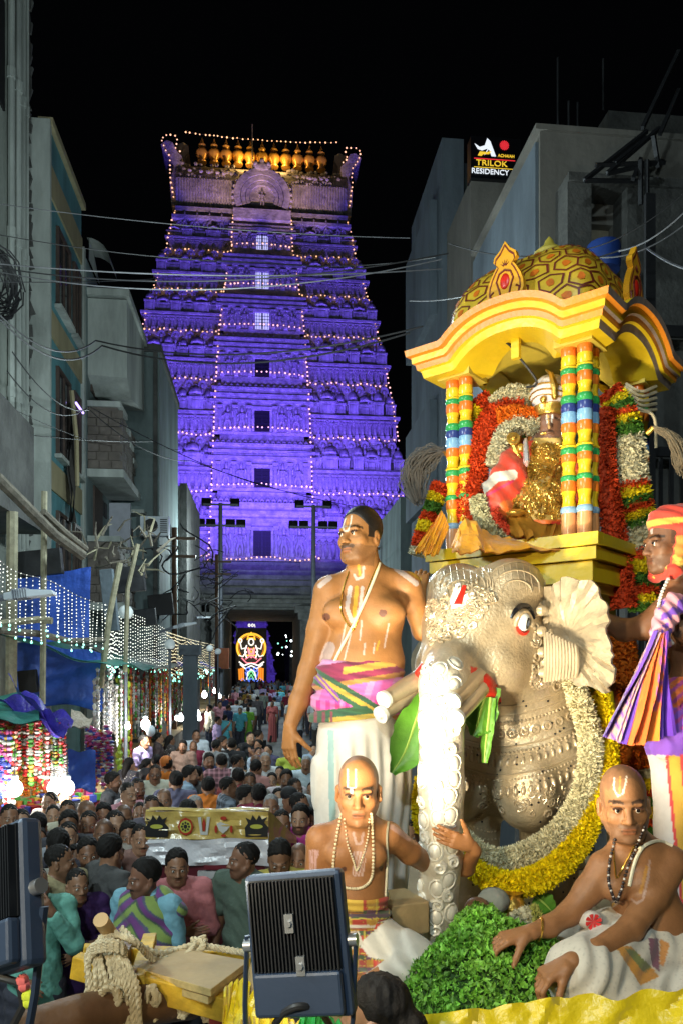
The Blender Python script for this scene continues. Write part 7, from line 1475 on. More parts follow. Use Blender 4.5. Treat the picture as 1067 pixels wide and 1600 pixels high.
def dothook(nt, c, tc, b):
 vo = nd(nt, 'ShaderNodeTexVoronoi'); vo.inputs['Scale'].default_value = 24; nt.links.new(tc.outputs['Object'], vo.inputs['Vector']); g_ = nd(nt, 'ShaderNodeMath', operation='LESS_THAN'); g_.inputs[1].default_value = .22; nt.links.new(vo.outputs['Distance'], g_.inputs[0])
 m = nd(nt, 'ShaderNodeMixRGB'); m.inputs[2].default_value = (.5, .48, .45, 1); nt.links.new(g_.outputs[0], m.inputs[0]); nt.links.new(c, m.inputs[1]); return m.outputs[0]
M_cdot = mat('printed_cotton', src='obj', rough=.85, var=.1, hook=dothook)
M_chair = mat('crowd_hair', src='obj', rough=.7, spec=.25, var=.4, vs=40, bump=.6, bs=120)
em = MB(); em.ball((0, 0, 0), .0118, 8, 6); em.mi = 1; em.ball((0, -.0085, 0), .006, 7, 5); EYE = em.mesh('eye', [M_eyeball, M_iris])
ARM = {'down': [((-.185, .0, 1.40), (-.235, .02, 1.13), (-.235, -.06, .90)), ((.185, .0, 1.40), (.235, .02, 1.13), (.235, -.06, .90))],
       'fold': [((-.185, .0, 1.40), (-.235, -.02, 1.14), (.05, -.18, 1.16)), ((.185, .0, 1.40), (.235, -.02, 1.13), (-.05, -.17, 1.12))],
       'phone': [((-.185, .0, 1.40), (-.235, .02, 1.13), (-.20, -.12, .95)), ((.185, .0, 1.40), (.25, -.13, 1.17), (.11, -.30, 1.42))],
       'mouth': [((-.185, .0, 1.40), (-.235, .02, 1.13), (-.12, -.16, 1.02)), ((.185, .0, 1.40), (.21, -.12, 1.17), (.06, -.165, 1.42))]}
def template(pose='down', fem=False, beard=0, mous=0, hair='short', sleeve='half', fat=1.0, res=.009, look=None, hands=False):
 A = ARM[pose]; w = .92 if fem else 1.0; hc_ = np.array((0, -.02, 1.56)); Rh = rotm(look or (0, -1, .0)); T = {}
 S = Sdf((-.36, -.40, -.01), (.36, .26, 1.74), res); head(S, hc_, Rh, .98 if not fem else .92, .95 * (.5 + .5 * fat), detail=True, neck=np.array((0, .02, 1.42)))
 def torso(S, g, k=.06):
  S.ell((0, .01, 1.27), np.array((.160 * w, .105, .18)) + g, k); S.ell((0, -.01 - .03 * (fat - 1), 1.05), np.array((.142 * w * fat, .112 * fat, .15)) + g, k); S.ell((0, .0, .92), np.array((.155, .118, .11)) + g, k)
  if fem:
   for s in (-1, 1): S.ell((s * .07, -.075, 1.26), np.array((.06, .05, .06)) + g, .03)
  for s in (-1, 1): S.cone((s * .04, .02, 1.43), (s * .17 * w, .01, 1.395), .05 + g, .055 + g, .04)
 torso(S, 0)
 for s, a in zip((-1, 1), A):
  S.chain([np.array(p) * (w, 1, 1) for p in a], [.056, .044, .03], .03); e, wr_ = np.array(a[1]), np.array(a[2])
  f = nv(wr_ - e); n_ = np.array((-s, 0, 0)) if pose == 'down' else np.array((0, 1, 0.))
  hand(S, wr_ * (w, 1, 1), f, n_, 1, .92, (.3, .3, .2), .05)
  S.chain([(s * .088, 0, .9), (s * .098, -.01, .48), (s * .10, .015, .07)], [.085, .058, .042], .04); S.cone((s * .10, .03, .035), (s * .115, -.14, .025), .035, .03, .02)
 def pt(V):
  c = np.ones((len(V), 3)); hk = (.10, .10, .10)
  headpaint(c, V, hc_, Rh, .98 if not fem else .92, (1, 1, 1), beard, 1 if hair != 'stub' else .45, hk, .05, mous, (.12, .10, .09), (.75, .5, .48)); return c
 T['body'] = S.mesh('person', M_cskin, None, paint=pt)
 S = Sdf((-.36, -.40, .70), (.36, .26, 1.52), res); torso(S, .016)
 for s, a in zip((-1, 1), A):
  p = [np.array(q) * (w, 1, 1) for q in a]; S.cone(p[0], p[1] if sleeve == 'full' else p[0] + (p[1] - p[0]) * .75, .074, .060, .03)
  if sleeve == 'full': S.cone(p[1], p[1] + (p[2] - p[1]) * .85, .060, .046, .02)
 S.cone((0, .015, 1.42), (0, .01, 1.455), .072, .066, .02); S.cone((0, -.05, 1.50), (0, -.10, 1.44), .04, .02, .01, True); S.cone((0, .0, 1.40), (0, .0, 1.6), .056, .056, .004, True)
 S.ell((0, .0, .87), (.175 * fat, .135 * fat, .12), .04); S.cut((0, 0, .79 if not fem else .72), (0, 0, -1)); S.warp(lambda X, Y, Z: .0045 * np.sin(Z * 55 + X * 38 + 2 * np.sin(X * 22 + Y * 12)))
 T['shirt'] = S.mesh('shirt', M_cshirt)
 S = Sdf((-.34, -.26, .0), (.34, .26, 1.02), res * 1.3)
 if fem: S.chain([(0, 0, .95), (0, 0, .5), (0, 0, .06)], [.165, .17, .19], .05); S.warp(lambda X, Y, Z: .010 * np.sin(X * 60 + Y * 40))
 else:
  S.ell((0, .0, .90), (.165, .128, .12), .04)
  for s in (-1, 1): S.chain([(s * .088, 0, .88), (s * .100, -.01, .48), (s * .10, .015, .08)], [.102, .078, .066], .05)
  S.warp(lambda X, Y, Z: .004 * np.sin(Z * 60 + X * 30))
 T['trousers'] = S.mesh('skirt' if fem else 'trousers', M_cshirt)
 k = .98 if not fem else .92; h = lambda *p: hp_(hc_, Rh, k, p)
 if hair in ('short', 'bun', 'long', 'thick'):
  S = Sdf(hc_ - (.16, .22, .52), hc_ + (.16, .24, .20), .007); t = {'short': -.0042, 'bun': -.002, 'long': .001, 'thick': .003}[hair]
  S.ell(h(0, .016, .046 + t * .5), np.array((.079 + t, .101 + t, .093 + t)) * k, .01, Rh); S.cut(h(0, -.050, .068), Rh @ nv((0, -.72, -.62)), .012)
  if not fem: S.cut(h(0, .03, -.015), Rh @ nv((0, -.55, -.85)), .01)
  else: S.cut(h(0, -.005, -.02), Rh @ nv((0, -.9, -.4)), .01)
  if hair == 'bun': S.ell(h(0, .115, -.01), (.045, .045, .045), .02)
  if hair == 'long': S.chain([h(0, .07, .0), h(0, .105, -.14), h(0, .11, -.34)], [.065, .055, .03], .04)
  S.warp(lambda X, Y, Z: .0045 * np.sin(X * 170 + Z * 90 + 2 * np.sin(Y * 60)) * np.sin(Y * 150 + Z * 60)); T['hair'] = S.mesh('hair', M_chair)
 T['eyeM'] = [Matrix.Translation(hp_(hc_, Rh, k, (s * .031, -.0815, -.003))) @ Matrix(Rh).to_4x4() for s in (-1, 1)]; T['fem'] = fem; return T
TP_ = dict(A=template('down', mous=.9), B=template('down', beard=.8, mous=.9, hair='thick', sleeve='full'), C=template('fold', mous=.85, fat=1.1), D=template('phone', mous=.3), E=template('down', fem=True, hair='bun'), F=template('phone', fem=True, hair='long'), G=template('down', mous=.6, hair='stub', fat=1.15), H=template('down', mous=.4, hair='thick', look=(.35, -1, .05)))
SKT = [(.30, .15, .085), (.38, .20, .12), (.23, .11, .06), (.44, .25, .155), (.32, .16, .09)]
rc = random.Random(11); NP_ = [0]
def person(T, loc, yaw, shirt, label, trousers=None, hairc=(.012, .010, .009), group=None, scale=1.0, fabric=None, eyes_=True, skin=None, full=True):
 o = bpy.data.objects.new('person', T['body']); COL.objects.link(o); o.location = loc; o.rotation_euler = (0, 0, yaw); o.scale = (scale,) * 3; o.color = (*(skin or SKT[NP_[0] % 5]), 1); NP_[0] += 1
 MWD[o.name] = Matrix.Translation(Vector(loc)) @ Matrix.Rotation(yaw, 4, 'Z') @ Matrix.Scale(scale, 4); tag(o, label, 'person', group)
 for n in ('shirt', 'trousers', 'hair'):
  if n not in T: continue
  c = bpy.data.objects.new(T[n].name.split('.')[0], T[n]); COL.objects.link(c); c.parent = o; MWD[c.name] = mw(o); c.color = (*(shirt if n == 'shirt' else ((trousers or rc.choice([(.03, .03, .04), (.05, .05, .07), (.10, .09, .08), (.02, .03, .06)])) if not T['fem'] else (trousers or shirt)) if n == 'trousers' else hairc), 1)
  if n == 'shirt' and fabric: c.material_slots[0].link = 'OBJECT'; c.material_slots[0].material = fabric
 if eyes_:
  for M in T['eyeM']: link('eye', EYE, o, M)
 return o
def at(px, py, H): d = (CZ - H) * F / (py - 1045); p = P(px, py, d); return (p.x, p.y, 0)
W_, LB, BK, NV, GY, CR, PK, MR, OG, LM, TQ, DG, MS, LV_ = (.62, .64, .66), (.36, .47, .60), (.015, .015, .018), (.02, .03, .10), (.20, .21, .22), (.52, .50, .40), (.55, .25, .30), (.22, .02, .05), (.62, .18, .02), (.42, .50, .06), (.10, .45, .55), (.05, .10, .08), (.45, .30, .05), (.40, .32, .58)
GH = (.30, .30, .30)
CROWD = [  # px, py of the head top, template, shirt, yaw in degrees (0 faces the camera), label, extras
 (307, 1140, 'A', (.55, .62, .68), 8, 'man in a pale blue shirt standing full length before the stalls'), (329, 1104, 'E', (.45, .50, .25), 60, 'woman in pale olive at a far stall counter'), (340, 1119, 'D', LV_, 100, 'man in a lilac shirt at the stall counter, side view'), (352, 1116, 'E', TQ, 150, 'woman in a turquoise wrap seen from behind'),
 (357, 1101, 'A', NV, 120, 'man in a navy shirt turning to the stall'), (370, 1094, 'B', (.45, .52, .60), 175, 'man in light grey blue walking away'), (388, 1104, 'E', (.22, .50, .05), 180, 'person in a bright green top walking away in mid street'), (391, 1097, 'A', W_, 185, 'man in white just beyond the bright green top'), (403, 1088, 'B', (.10, .09, .10), 178, 'man in charcoal shirt and khaki trousers walking away'), (412, 1081, 'A', (.22, .28, .25), 180, 'man in grey green walking away farther up the street'),
 (429, 1089, 'A', (.55, .66, .72), 182, 'man in a pale blue white shirt walking away on the right'), (467, 1104, 'D', (.60, .64, .70), -70, 'man in white checking a phone near the standing priest elbow'), (348, 1150, 'B', W_, 70, 'man in white with a dark backpack, side view'), (362, 1153, 'H', BK, 160, 'youth in black beside the white shirt backpack man'), (338, 1155, 'A', GY, 140, 'man in grey behind the backpack man'), (327, 1176, 'B', NV, 10, 'man in dark navy facing the float with a beard'),
 (347, 1178, 'B', (.45, .22, .26), 180, 'man in a red and white checked shirt seen from behind'), (370, 1178, 'A', W_, 110, 'man in white with a black strap looking right'), (391, 1143, 'D', BK, 30, 'person in black raising a phone in mid crowd'), (404, 1140, 'A', BK, 120, 'man in black beside the raised phone'), (405, 1155, 'F', (.25, .14, .12), -40, 'woman in brown print, arm raised'), (420, 1163, 'E', (.06, .06, .12), -30, 'woman in dark floral print beside the brown print'), (370, 1166, 'H', DG, 20, 'child sized figure in dark green between the shirts'),
 (415, 1175, 'C', W_, 5, 'grey haired man in a white shirt facing the camera', dict(hairc=GH)), (452, 1166, 'E', LM, 15, 'woman in lime yellow below the priest hand'), (479, 1181, 'C', (.50, .60, .66), -5, 'grey haired elder in pale blue beside the dhoti', dict(hairc=GH)), (438, 1196, 'E', MS, -10, 'woman in mustard facing the float'), (448, 1202, 'B', (.55, .48, .50), 0, 'bearded man in pale pink facing the float'), (435, 1230, 'F', (.12, .05, .08), 10, 'woman in dark plum with a raised arm behind the cloth covered box'), (452, 1230, 'A', (.18, .20, .20), 30, 'man in dark grey with a black cap'), (466, 1238, 'A', W_, 60, 'man in white with cropped hair, three quarter view'), (489, 1220, 'E', (.20, .50, .42), -15, 'woman in sea green at the edge of the white dhoti'),
 (391, 1206, 'A', (.22, .20, .18), 0, 'man in dark taupe facing forward in mid crowd'), (383, 1227, 'B', (.66, .66, .66), 80, 'bearded man in a white shirt in profile above the box'), (424, 1240, 'C', (.40, .12, .22), 0, 'grey haired person in wine pink above the box end', dict(hairc=GH)), (404, 1225, 'H', MR, 150, 'dark haired person in maroon seen from behind'), (296, 1196, 'B', (.34, .48, .62), 85, 'bearded man in a sky blue shirt in profile'), (243, 1194, 'A', (.50, .50, .40), 0, 'man in a cream shirt with glasses and backpack straps'), (260, 1182, 'H', OG, 170, 'person with an orange and black cap near the garlands'), (245, 1178, 'A', BK, 160, 'man in black behind the cream shirt'), (229, 1184, 'E', W_, 120, 'woman in white with a blue bag at the near garland stall'), (202, 1183, 'F', (.05, .05, .06), 130, 'woman in black and white print at the garland stall', dict(fabric=M_cdot)),
 (176, 1206, 'B', (.10, .10, .11), 70, 'young man in charcoal in profile by the garland stall'), (199, 1222, 'A', PK, 40, 'man in a pink shirt looking across the street'), (247, 1253, 'F', (.18, .10, .10), -10, 'woman in brown raising an arm left of the box'), (237, 1242, 'A', (.10, .09, .12), 10, 'dark man behind the arm raising woman'), (257, 1231, 'G', (.45, .42, .34), -5, 'bald man in cream left of the box'), (293, 1250, 'H', (.05, .05, .05), 175, 'black haired person seen from behind over the box'), (305, 1242, 'C', (.30, .28, .26), 20, 'grey haired man in drab brown over the box', dict(hairc=GH)), (326, 1214, 'B', OG, 165, 'man in an orange shirt with a camera strap seen from behind'), (224, 1148, 'A', LV_, 60, 'shopkeeper in lavender behind the garland stall'), (248, 1145, 'E', (.10, .07, .07), 90, 'woman in dark brown under the hanging bulbs'), (266, 1148, 'F', (.07, .06, .06), 110, 'woman in dark floral dress under the hanging bulbs', dict(fabric=M_cdot)),
 (83, 1256, 'E', (.28, .14, .08), 5, 'woman in rust brown at the far left row'), (106, 1249, 'A', (.50, .48, .36), 5, 'man in cream with glasses in the left back row'), (135, 1249, 'G', (.25, .06, .06), 30, 'cropped haired man in dark red in the left back row'), (162, 1254, 'B', (.18, .18, .18), 0, 'bearded man in grey looking up, left back row'), (193, 1256, 'G', PK, 15, 'bald man in pink, left back row'), (34, 1263, 'A', (.08, .08, .09), 0, 'man in black with glasses near the left stall'), (58, 1270, 'H', (.2, .15, .1), 150, 'dark haired person in tan turned away near the left stall'), (11, 1288, 'C', (.42, .40, .38), 10, 'grey haired elder at the extreme left', dict(hairc=GH)), (60, 1290, 'F', (.30, .18, .16), 5, 'woman in dusty rose behind the mint shirted man'), (108, 1266, 'B', (.04, .04, .05), 0, 'man in black with thick hair, left middle row'), (107, 1283, 'A', (.24, .26, .30), -5, 'man in slate looking up, left middle row'), (139, 1266, 'A', (.20, .18, .16), 0, 'man in umber with glasses, left middle row'), (202, 1283, 'B', (.12, .12, .13), 0, 'young bearded man in black looking at the camera'), (221, 1286, 'A', (.22, .12, .10), 10, 'man in russet beside the young bearded man'), (138, 1308, 'B', (.10, .20, .22), 5, 'bearded man in dark teal behind the grey shirt'), (40, 1313, 'A', (.30, .28, .24), 0, 'man in stone grey behind the left floodlight'), (34, 1338, 'E', (.22, .10, .10), 10, 'woman in dull red behind the left floodlight'), (90, 1295, 'H', (.05, .05, .07), 165, 'person with thick black hair seen from behind'), (116, 1318, 'E', (.03, .05, .14), 10, 'woman in dark blue behind the khaki shirt'), (163, 1278, 'G', (.34, .30, .26), 0, 'cropped haired man in fawn in the middle row'), (180, 1265, 'A', (.14, .18, .2), 15, 'man in blue grey behind the row left of the box'), (219, 1252, 'E', (.4, .14, .1), 0, 'woman in brick red left of the box'), (15, 1255, 'A', (.32, .1, .1), 10, 'man in dull crimson by the left stall lamps'), (275, 1205, 'H', (.12, .12, .2), 170, 'person in dusk blue seen from behind near the blue shirt'), (215, 1215, 'A', (.3, .3, .34), 20, 'man in ash grey between the stall and the blue shirt'),
 (470, 1256, 'B', (.55, .06, .32), -10, 'long haired man in magenta beside the dhoti'), (440, 1264, 'A', W_, 10, 'man in white peering over the box end'), (481, 1262, 'B', (.45, .05, .28), 0, 'bearded man in magenta and white next to the elder'), (468, 1316, 'G', (.60, .16, .03), -10, 'man in orange right of the cloth covered box'), (460, 1215, 'A', (.55, .58, .6), 40, 'man in off white behind the mustard woman'), (425, 1206, 'F', (.3, .3, .14), 0, 'woman in khaki green in mid crowd, arm raised'), (372, 1200, 'H', (.3, .07, .07), 170, 'person in red turned away in mid crowd'), (400, 1186, 'A', (.40, .20, .18), 160, 'man in terracotta turned away in mid crowd'), (308, 1196, 'A', (.1, .1, .1), 150, 'man in black turned away by the sky blue shirt'), (355, 1213, 'A', (.2, .24, .3), 100, 'man in dim blue in profile near the checked shirt'), (640, 1280, 'A', (.10, .13, .2), 0, 'man in dark blue seen between dhoti and trunk'), (650, 1330, 'E', (.25, .05, .06), 0, 'woman in dark red seen between dhoti and trunk')]
for e in CROWD:
 fem = e[2] in 'EF'; H = {'child': 1.45}.get(e[5].split()[0], 1.56 if fem else rc.uniform(1.64, 1.73)); kw = e[6] if len(e) > 6 else {}; sc = H / 1.69
 loc = at(e[0], e[1], H); u = math.atan2(loc[0], loc[1]); o = person(TP_[e[2]], loc, math.radians(e[4]) - u, e[3], e[5], scale=sc, fabric=kw.get('fabric') or (M_cplaid if 'checked' in e[5] else None), hairc=kw.get('hairc', (.012, .010, .009)), eyes_=loc[1] < 11)
 if 'backpack' in e[5] or 'blue bag' in e[5]:
  m = MB(mw(o)); m.ball((0, .19, 1.18), (.15, .09, .22), 10, 8); m.build('backpack', mat('backpack_cloth', (.03, .04, .10) if 'blue' in e[5] else (.02, .02, .022), .8), o)
 if 'cap' in e[5].split(): m = MB(mw(o)); m.ball((0, -.0, 1.62), (.088, .108, .085), 12, 8); m.add([(-.07, -.07, 1.63), (.07, -.07, 1.63), (.05, -.17, 1.615), (-.05, -.17, 1.615)], [(0, 1, 2, 3)]); m.build('cap', mat('cap_cloth', (.5, .14, .02) if 'orange' in e[5] else (.015, .015, .017), .8), o)
 if 'glasses' in e[5].split():
  m = MB(mw(o))
  for s in (-1, 1): m.tube([(s * .031 + .021 * math.cos(a), -.122, 1.556 + .016 * math.sin(a)) for a in [6.283 * i / 10 for i in range(11)]], .0022, 4, False); m.tube([(s * .052, -.12, 1.556), (s * .078, -.02, 1.56)], .002, 4, False)
  m.tube([(-.01, -.122, 1.558), (.01, -.122, 1.558)], .002, 4); m.build('glasses', M_steel, o)
 if 'phone' in e[5].split(): m = MB(mw(o)); m.box((.11, -.36, 1.47), (.075, .012, .15), Matrix.Rotation(.2, 3, 'X')); m.build('phone', M_dark, o)
# people far up the street: small in the photo
FT = [TP_[k] for k in 'ABDEGH']
def low(T):                                                 # lighter meshes for small figures
 return T
far = []; cols14 = [W_, W_, LB, GY, NV, BK, CR, PK, MR, LV_, MS, TQ, (.2, .3, .5), (.4, .1, .1)]
for k in range(150):
 t = rc.random(); T = 26 + 44 * t ** 1.1 if k < 118 else rc.uniform(72, 96); s = rc.uniform(-2.5, 4.2) if T < 69 else rc.uniform(-2.6, 3.0); c = rc.choice(cols14)
 if any(abs(s - a) < .5 and abs(T - b_) < .8 for a, b_ in far): continue
 far.append((s, T)); w = S2W(s, T, 0); aw = rc.random() < .7; cn = ['white', 'white', 'pale blue', 'grey', 'navy', 'black', 'cream', 'pink', 'maroon', 'lavender', 'mustard', 'turquoise', 'mid blue', 'red'][cols14.index(c)]; lb_ = ('small figure in %s %s in the far crowd, %s' % (cn, 'walking away' if aw else 'coming nearer', 'mid street' if T < 45 else 'close to the gateway')) if T < 70 else 'tiny figure in %s beyond the gate opening' % cn; person(rc.choice(FT), (w.x, w.y, 0), rc.gauss(math.pi if aw else 0, .5), c, lb_, group=lb_, scale=rc.uniform(.92, 1.02), eyes_=False)
# bodies packed among the named ones in the near crowd
near_pts = [at(e[0], e[1], 1.66) for e in CROWD]; k = 0
while k < 30:
 d_ = rc.uniform(7.2, 15); px_ = rc.uniform(-20, 300 if d_ < 9.5 else 500); x_ = (px_ - 533.5) / F * d_
 if x_ < -3.2 - .02 * d_ or any(math.hypot(x_ - a[0], d_ - a[1]) < .42 for a in near_pts): k += .25; continue
 near_pts.append((x_, d_, 0)); person(TP_[rc.choice('ABCEGH')], (x_, d_, 0), rc.gauss(0, .5), rc.choice([BK, GY, W_, LB, (.2, .13, .1), W_, MR, DG, (.3, .28, .25), CR]), 'onlooker half hidden among the packed near crowd', group='packed near crowd', scale=rc.uniform(.86, .95)); k += 1
# ------------------------------------------------------------------ the people standing right behind the float
def fore(px, py, H, T, yaw, shirt, label, **kw): loc = at(px, py, H); u = math.atan2(loc[0], loc[1]); return person(T, loc, R(yaw) - u, shirt, label, scale=H / 1.69, **kw)
hi = .0065
fore(56, 1352, 1.66, template('mouth', mous=.7, beard=.35, hair='short', sleeve='full', res=hi, look=(.25, -1, .12)), 12, (.16, .42, .34), 'man in a mint green shirt holding a hand over his mouth', skin=(.24, .115, .065))
fore(92, 1318, 1.68, template('down', mous=.9, beard=.25, hair='short', res=hi, look=(.9, -1, .0)), 38, (.42, .36, .20), 'man in a khaki shirt looking to the right', skin=(.25, .125, .07))
fore(170, 1304, 1.72, template('fold', beard=.3, hair='thick', sleeve='full', res=hi, look=(.25, -1, -.1)), 118, (.075, .075, .075), 'man in a charcoal shirt turned away to the right')
o4 = fore(229, 1340, 1.70, template('down', mous=.95, beard=.3, hair='thick', res=hi, look=(-.6, -1, -.05), fat=1.1), -38, (.20, .42, .52), 'man wrapped in a purple and green striped shawl', skin=(.22, .10, .06))
S = Sdf((-.42, -.36, .75), (.42, .30, 1.52), .0075)
for z, rx in ((1.36, .21), (1.22, .255), (1.06, .27), (.92, .26)): S.ell((0, .01, z), (rx, rx * .72, .13), .05)
S.cone((-.1, .02, 1.44), (.22, .02, 1.38), .07, .06, .04); S.cone((.1, .02, 1.44), (-.22, .02, 1.38), .07, .06, .04); S.cone((0, -.22, 1.50), (-.02, -.26, 1.02), .07, .05, .02, True); S.ell((0, .0, 1.48), (.085, .085, .09), .01, None, True)
S.warp(lambda X, Y, Z: .009 * np.sin(X * 30 + Z * 38 + 2 * np.sin(Y * 12)))
def shawl(V):
 c = np.tile(np.array((.16, .045, .20)), (len(V), 1)); t = (V[:, 2] * 1.0 + np.abs(V[:, 0]) * .9 + .02 * np.sin(V[:, 1] * 20)) / .115 % 1; c[t < .36] = (.24, .34, .08); c[(t > .36) & (t < .5)] = (.07, .10, .08); c[(t > .88)] = (.09, .09, .16); return c
link('shawl', S.mesh('shawl', M_clothp, None, paint=shawl), o4)
fore(277, 1326, 1.66, template('fold', mous=.5, beard=.12, hair='thick', sleeve='full', res=hi, look=(.03, -1, .0)), 2, (.50, .17, .18), 'young man in a salmon pink shirt with folded arms', skin=(.30, .15, .085))
fore(384, 1314, 1.72, template('down', mous=.8, beard=.3, hair='short', res=hi, look=(-.9, -1, .05)), -35, (.075, .11, .085), 'man in a dark green shirt looking left', skin=(.21, .10, .058))
fore(437, 1311, 1.72, template('phone', mous=.7, beard=.7, hair='thick', res=hi, look=(-.1, -1, -.45)), 5, (.50, .42, .08), 'bearded man in yellow and teal looking down', skin=(.26, .13, .07))
fore(120, 1356, 1.55, template('fold', hair='short', sleeve='full', res=.009), 20, (.045, .012, .09), 'person in a deep purple sleeve behind the mint shirt')
# woman with a hair bun at the bottom edge
wb = P(610, 1535, 2.02); TW = template('down', fem=True, hair='bun', res=.0075); ow_ = person(TW, (wb.x - .02, wb.y + .02, wb.z - 1.668 * .95), R(-115), (.5, .3, .03), 'woman seen from behind with a black hair bun at the bottom edge', scale=.95, eyes_=False)
st_ = root('step', 'low timber step on which the woman with the hair bun stands', 'step', (wb.x, wb.y, 0)); m = MB(); m.bb(wb.x - .35, wb.x + .35, wb.y - .25, wb.y + .22, wb.z - 1.668 * .95 - .06, wb.z - 1.668 * .95); m.build('tread', M_ply, st_, smooth=False)
for q in (-.3, .3): m = MB(); m.bb(wb.x + q - .03, wb.x + q + .03, wb.y - .2, wb.y + .2, 0, wb.z - 1.668 * .95 - .06); m.build('leg', M_wood, st_, smooth=False)
# ------------------------------------------------------------------ generator cart under a printed sheet
dB = 6.05; gb = root('generator', 'red generator under a gold and white printed sheet', 'generator', (P(336, 1400, dB + .4).x, dB + .4, 0)); x0, x1 = P(232, 0, dB).x, P(418, 0, dB).x; zt_b, zm, zbq = CZ - 222 / F * dB, CZ - 265 / F * dB, CZ - 306 / F * dB; xl, xr = P(229, 0, dB).x, P(420, 0, dB).x
m = MB(); m.bb(xl + .05, xr - .03, dB + .02, dB + .14, .25, zt_b - .02); m.bb(xl + .05, xr - .03, dB + .14, dB + .7, .25, 1.0); m.build('casing', mat('maroon_enamel', (.10, .012, .02), .4, var=.3), gb, smooth=False)
for k in range(9): m = MB(); z = .9 + k * .06; m.bb(P(320, 0, dB).x, P(362, 0, dB).x, dB - .012, dB + .02, z, z + .035); m.build('louvre', mat('maroon_louvre', (.16, .02, .03), .4) if k == 0 else bpy.data.materials['maroon_louvre'], gb, smooth=False)
m = MB(); m.bb(P(310, 0, dB).x, P(366, 0, dB).x, dB - .02, dB + .02, CZ - 327 / F * dB, CZ - 316 / F * dB); pl_ = m.build('name_plate', mat('white_plate', (.5, .5, .5), .5), gb, smooth=False); kb = dB / F
def txt(par, body, m_, px, py, size, d): w = P(px, py, d); o = text(None, body, 'lettering', m_, w.x, w.z, size, w.y, 1, .001); M = o.matrix_local.copy(); o.parent = par; o.matrix_local = mw(par).inverted() @ M; return o
M_navy = mat('navy_print', (.015, .02, .12), .5, var=0, bump=0)
txt(pl_, 'HONDA', M_navy, 317, 1370, 8 * kb, dB - .025); txt(pl_, 'FI', M_navy, 351, 1370, 8 * kb, dB - .025)
for x in (xl + .15, xr - .15): m = MB(); m.lathe([(.2, -.05), (.22, -.03), (.22, .03), (.2, .05)], (x, dB + .2, .22), 16, Matrix.Rotation(R(90), 4, 'Y')); m.build('wheel', M_steel, gb)
sh_ = root('printed_sheet', 'glossy gold and white printed sheet draped over the generator', 'sheet', (P(336, 0, dB).x, dB, zt_b)); M_gsh = mat('gold_sheet', (.60, .43, .12), .22, var=.2, vs=4, bump=.25, bs=6, spec=.6); M_wsh = mat('white_sheet', (.74, .74, .78), .22, var=.12, vs=4, bump=.35, bs=6, spec=.6)
wv = lambda x, z: .012 * math.sin(x * 14 + 2 * math.sin(z * 9)) + .008 * math.sin(z * 22 + x * 5)
m = MB(); m.grid(lambda u, v: (xl + (xr - xl) * u, dB - .02 + wv(xl + (xr - xl) * u, zt_b - v), zt_b + (zm - zt_b) * v), 30, 6); m.grid(lambda u, v: (xl + (xr - xl) * u, dB - .02 + .14 * v, zt_b + .01 * math.sin(u * 9 + v * 7)), 20, 8); m.grid(lambda u, v: P(420 + 44 * u, 1266 + 42 * u + (50 - 40 * u) * v, dB + .5 * u) + Vector((0, .01 * math.sin(v * 9 + u * 7), 0)), 14, 6); m.build('gold_band', M_gsh, sh_)
m = MB(); m.grid(lambda u, v: (xl + (xr - xl) * u + .01 * v, dB - .02 + wv(xl + (xr - xl) * u, zt_b - .2 - v), zm + (zbq - zm) * v + .008 * math.sin(u * 11)), 30, 6); m.build('white_skirt', M_wsh, sh_)
def dec(name, mt, polys, lift_=.0):
 m = MB()
 for pl in polys:
  V = [P(x, y, dB) for x, y in pl]; V = [(v.x, dB - .036 - lift_, v.z) for v in V]; m.add(V, [tuple(range(len(V)))])
 return m.build(name, mt, sh_)
def disc(cx, cy, rx, ry, n=14): return [(cx + rx * math.cos(6.283 * i / n), cy + ry * math.sin(6.283 * i / n)) for i in range(n)]
PRK = mat('print_black', (.02, .02, .02), .4, var=0, bump=0); PRR = mat('print_red', (.45, .04, .02), .4, var=0, bump=0); PRW = mat('print_white', (.6, .6, .56), .4, var=0, bump=0); PRY = mat('print_lime', (.5, .5, .08), .4, var=0, bump=0); PRG = mat('print_green', (.04, .18, .05), .4, var=0, bump=0)
for cx in (247, 402):
 dec('printed_crown', PRK, [[(cx - 17, 1306), (cx + 17, 1306), (cx + 19, 1292), (cx + 12, 1284), (cx + 17, 1275), (cx + 9, 1279), (cx + 4, 1272), (cx, 1280), (cx - 6, 1272), (cx - 9, 1280), (cx - 17, 1276), (cx - 13, 1285), (cx - 18, 1292)][::-1]]); dec('printed_crown', PRY, [disc(cx, 1290, 10, 3.5)], .002)
dec('printed_wheel', PRR, [disc(292, 1290, 12, 14, 8)]); dec('printed_wheel', PRY, [disc(292, 1290, 9, 10)], .002); dec('printed_wheel', PRK, [disc(292 + 5.5 * math.cos(6.283 * i / 8), 1290 + 6 * math.sin(6.283 * i / 8), 1.8, 2, 6) for i in range(8)] + [disc(292, 1290, 3, 3.4)], .004)
dec('printed_mark', PRW, [[(311, 1275), (316, 1275), (318, 1298), (323, 1298), (325, 1275), (330, 1275), (326, 1303), (315, 1303)][::-1]]); dec('printed_mark', PRR, [[(319, 1297), (322, 1297), (323, 1285), (320.5, 1276), (318, 1285)][::-1]], .002)
dec('printed_conch', PRW, [[(340, 1286), (346, 1283), (354, 1286), (362, 1288), (356, 1296), (350, 1301), (344, 1296)][::-1]]); dec('printed_conch', PRR, [disc(339, 1294, 2.2, 6), disc(363, 1294, 2.2, 6), disc(351, 1277, 5, 3), disc(351, 1304, 4, 2)], .002)
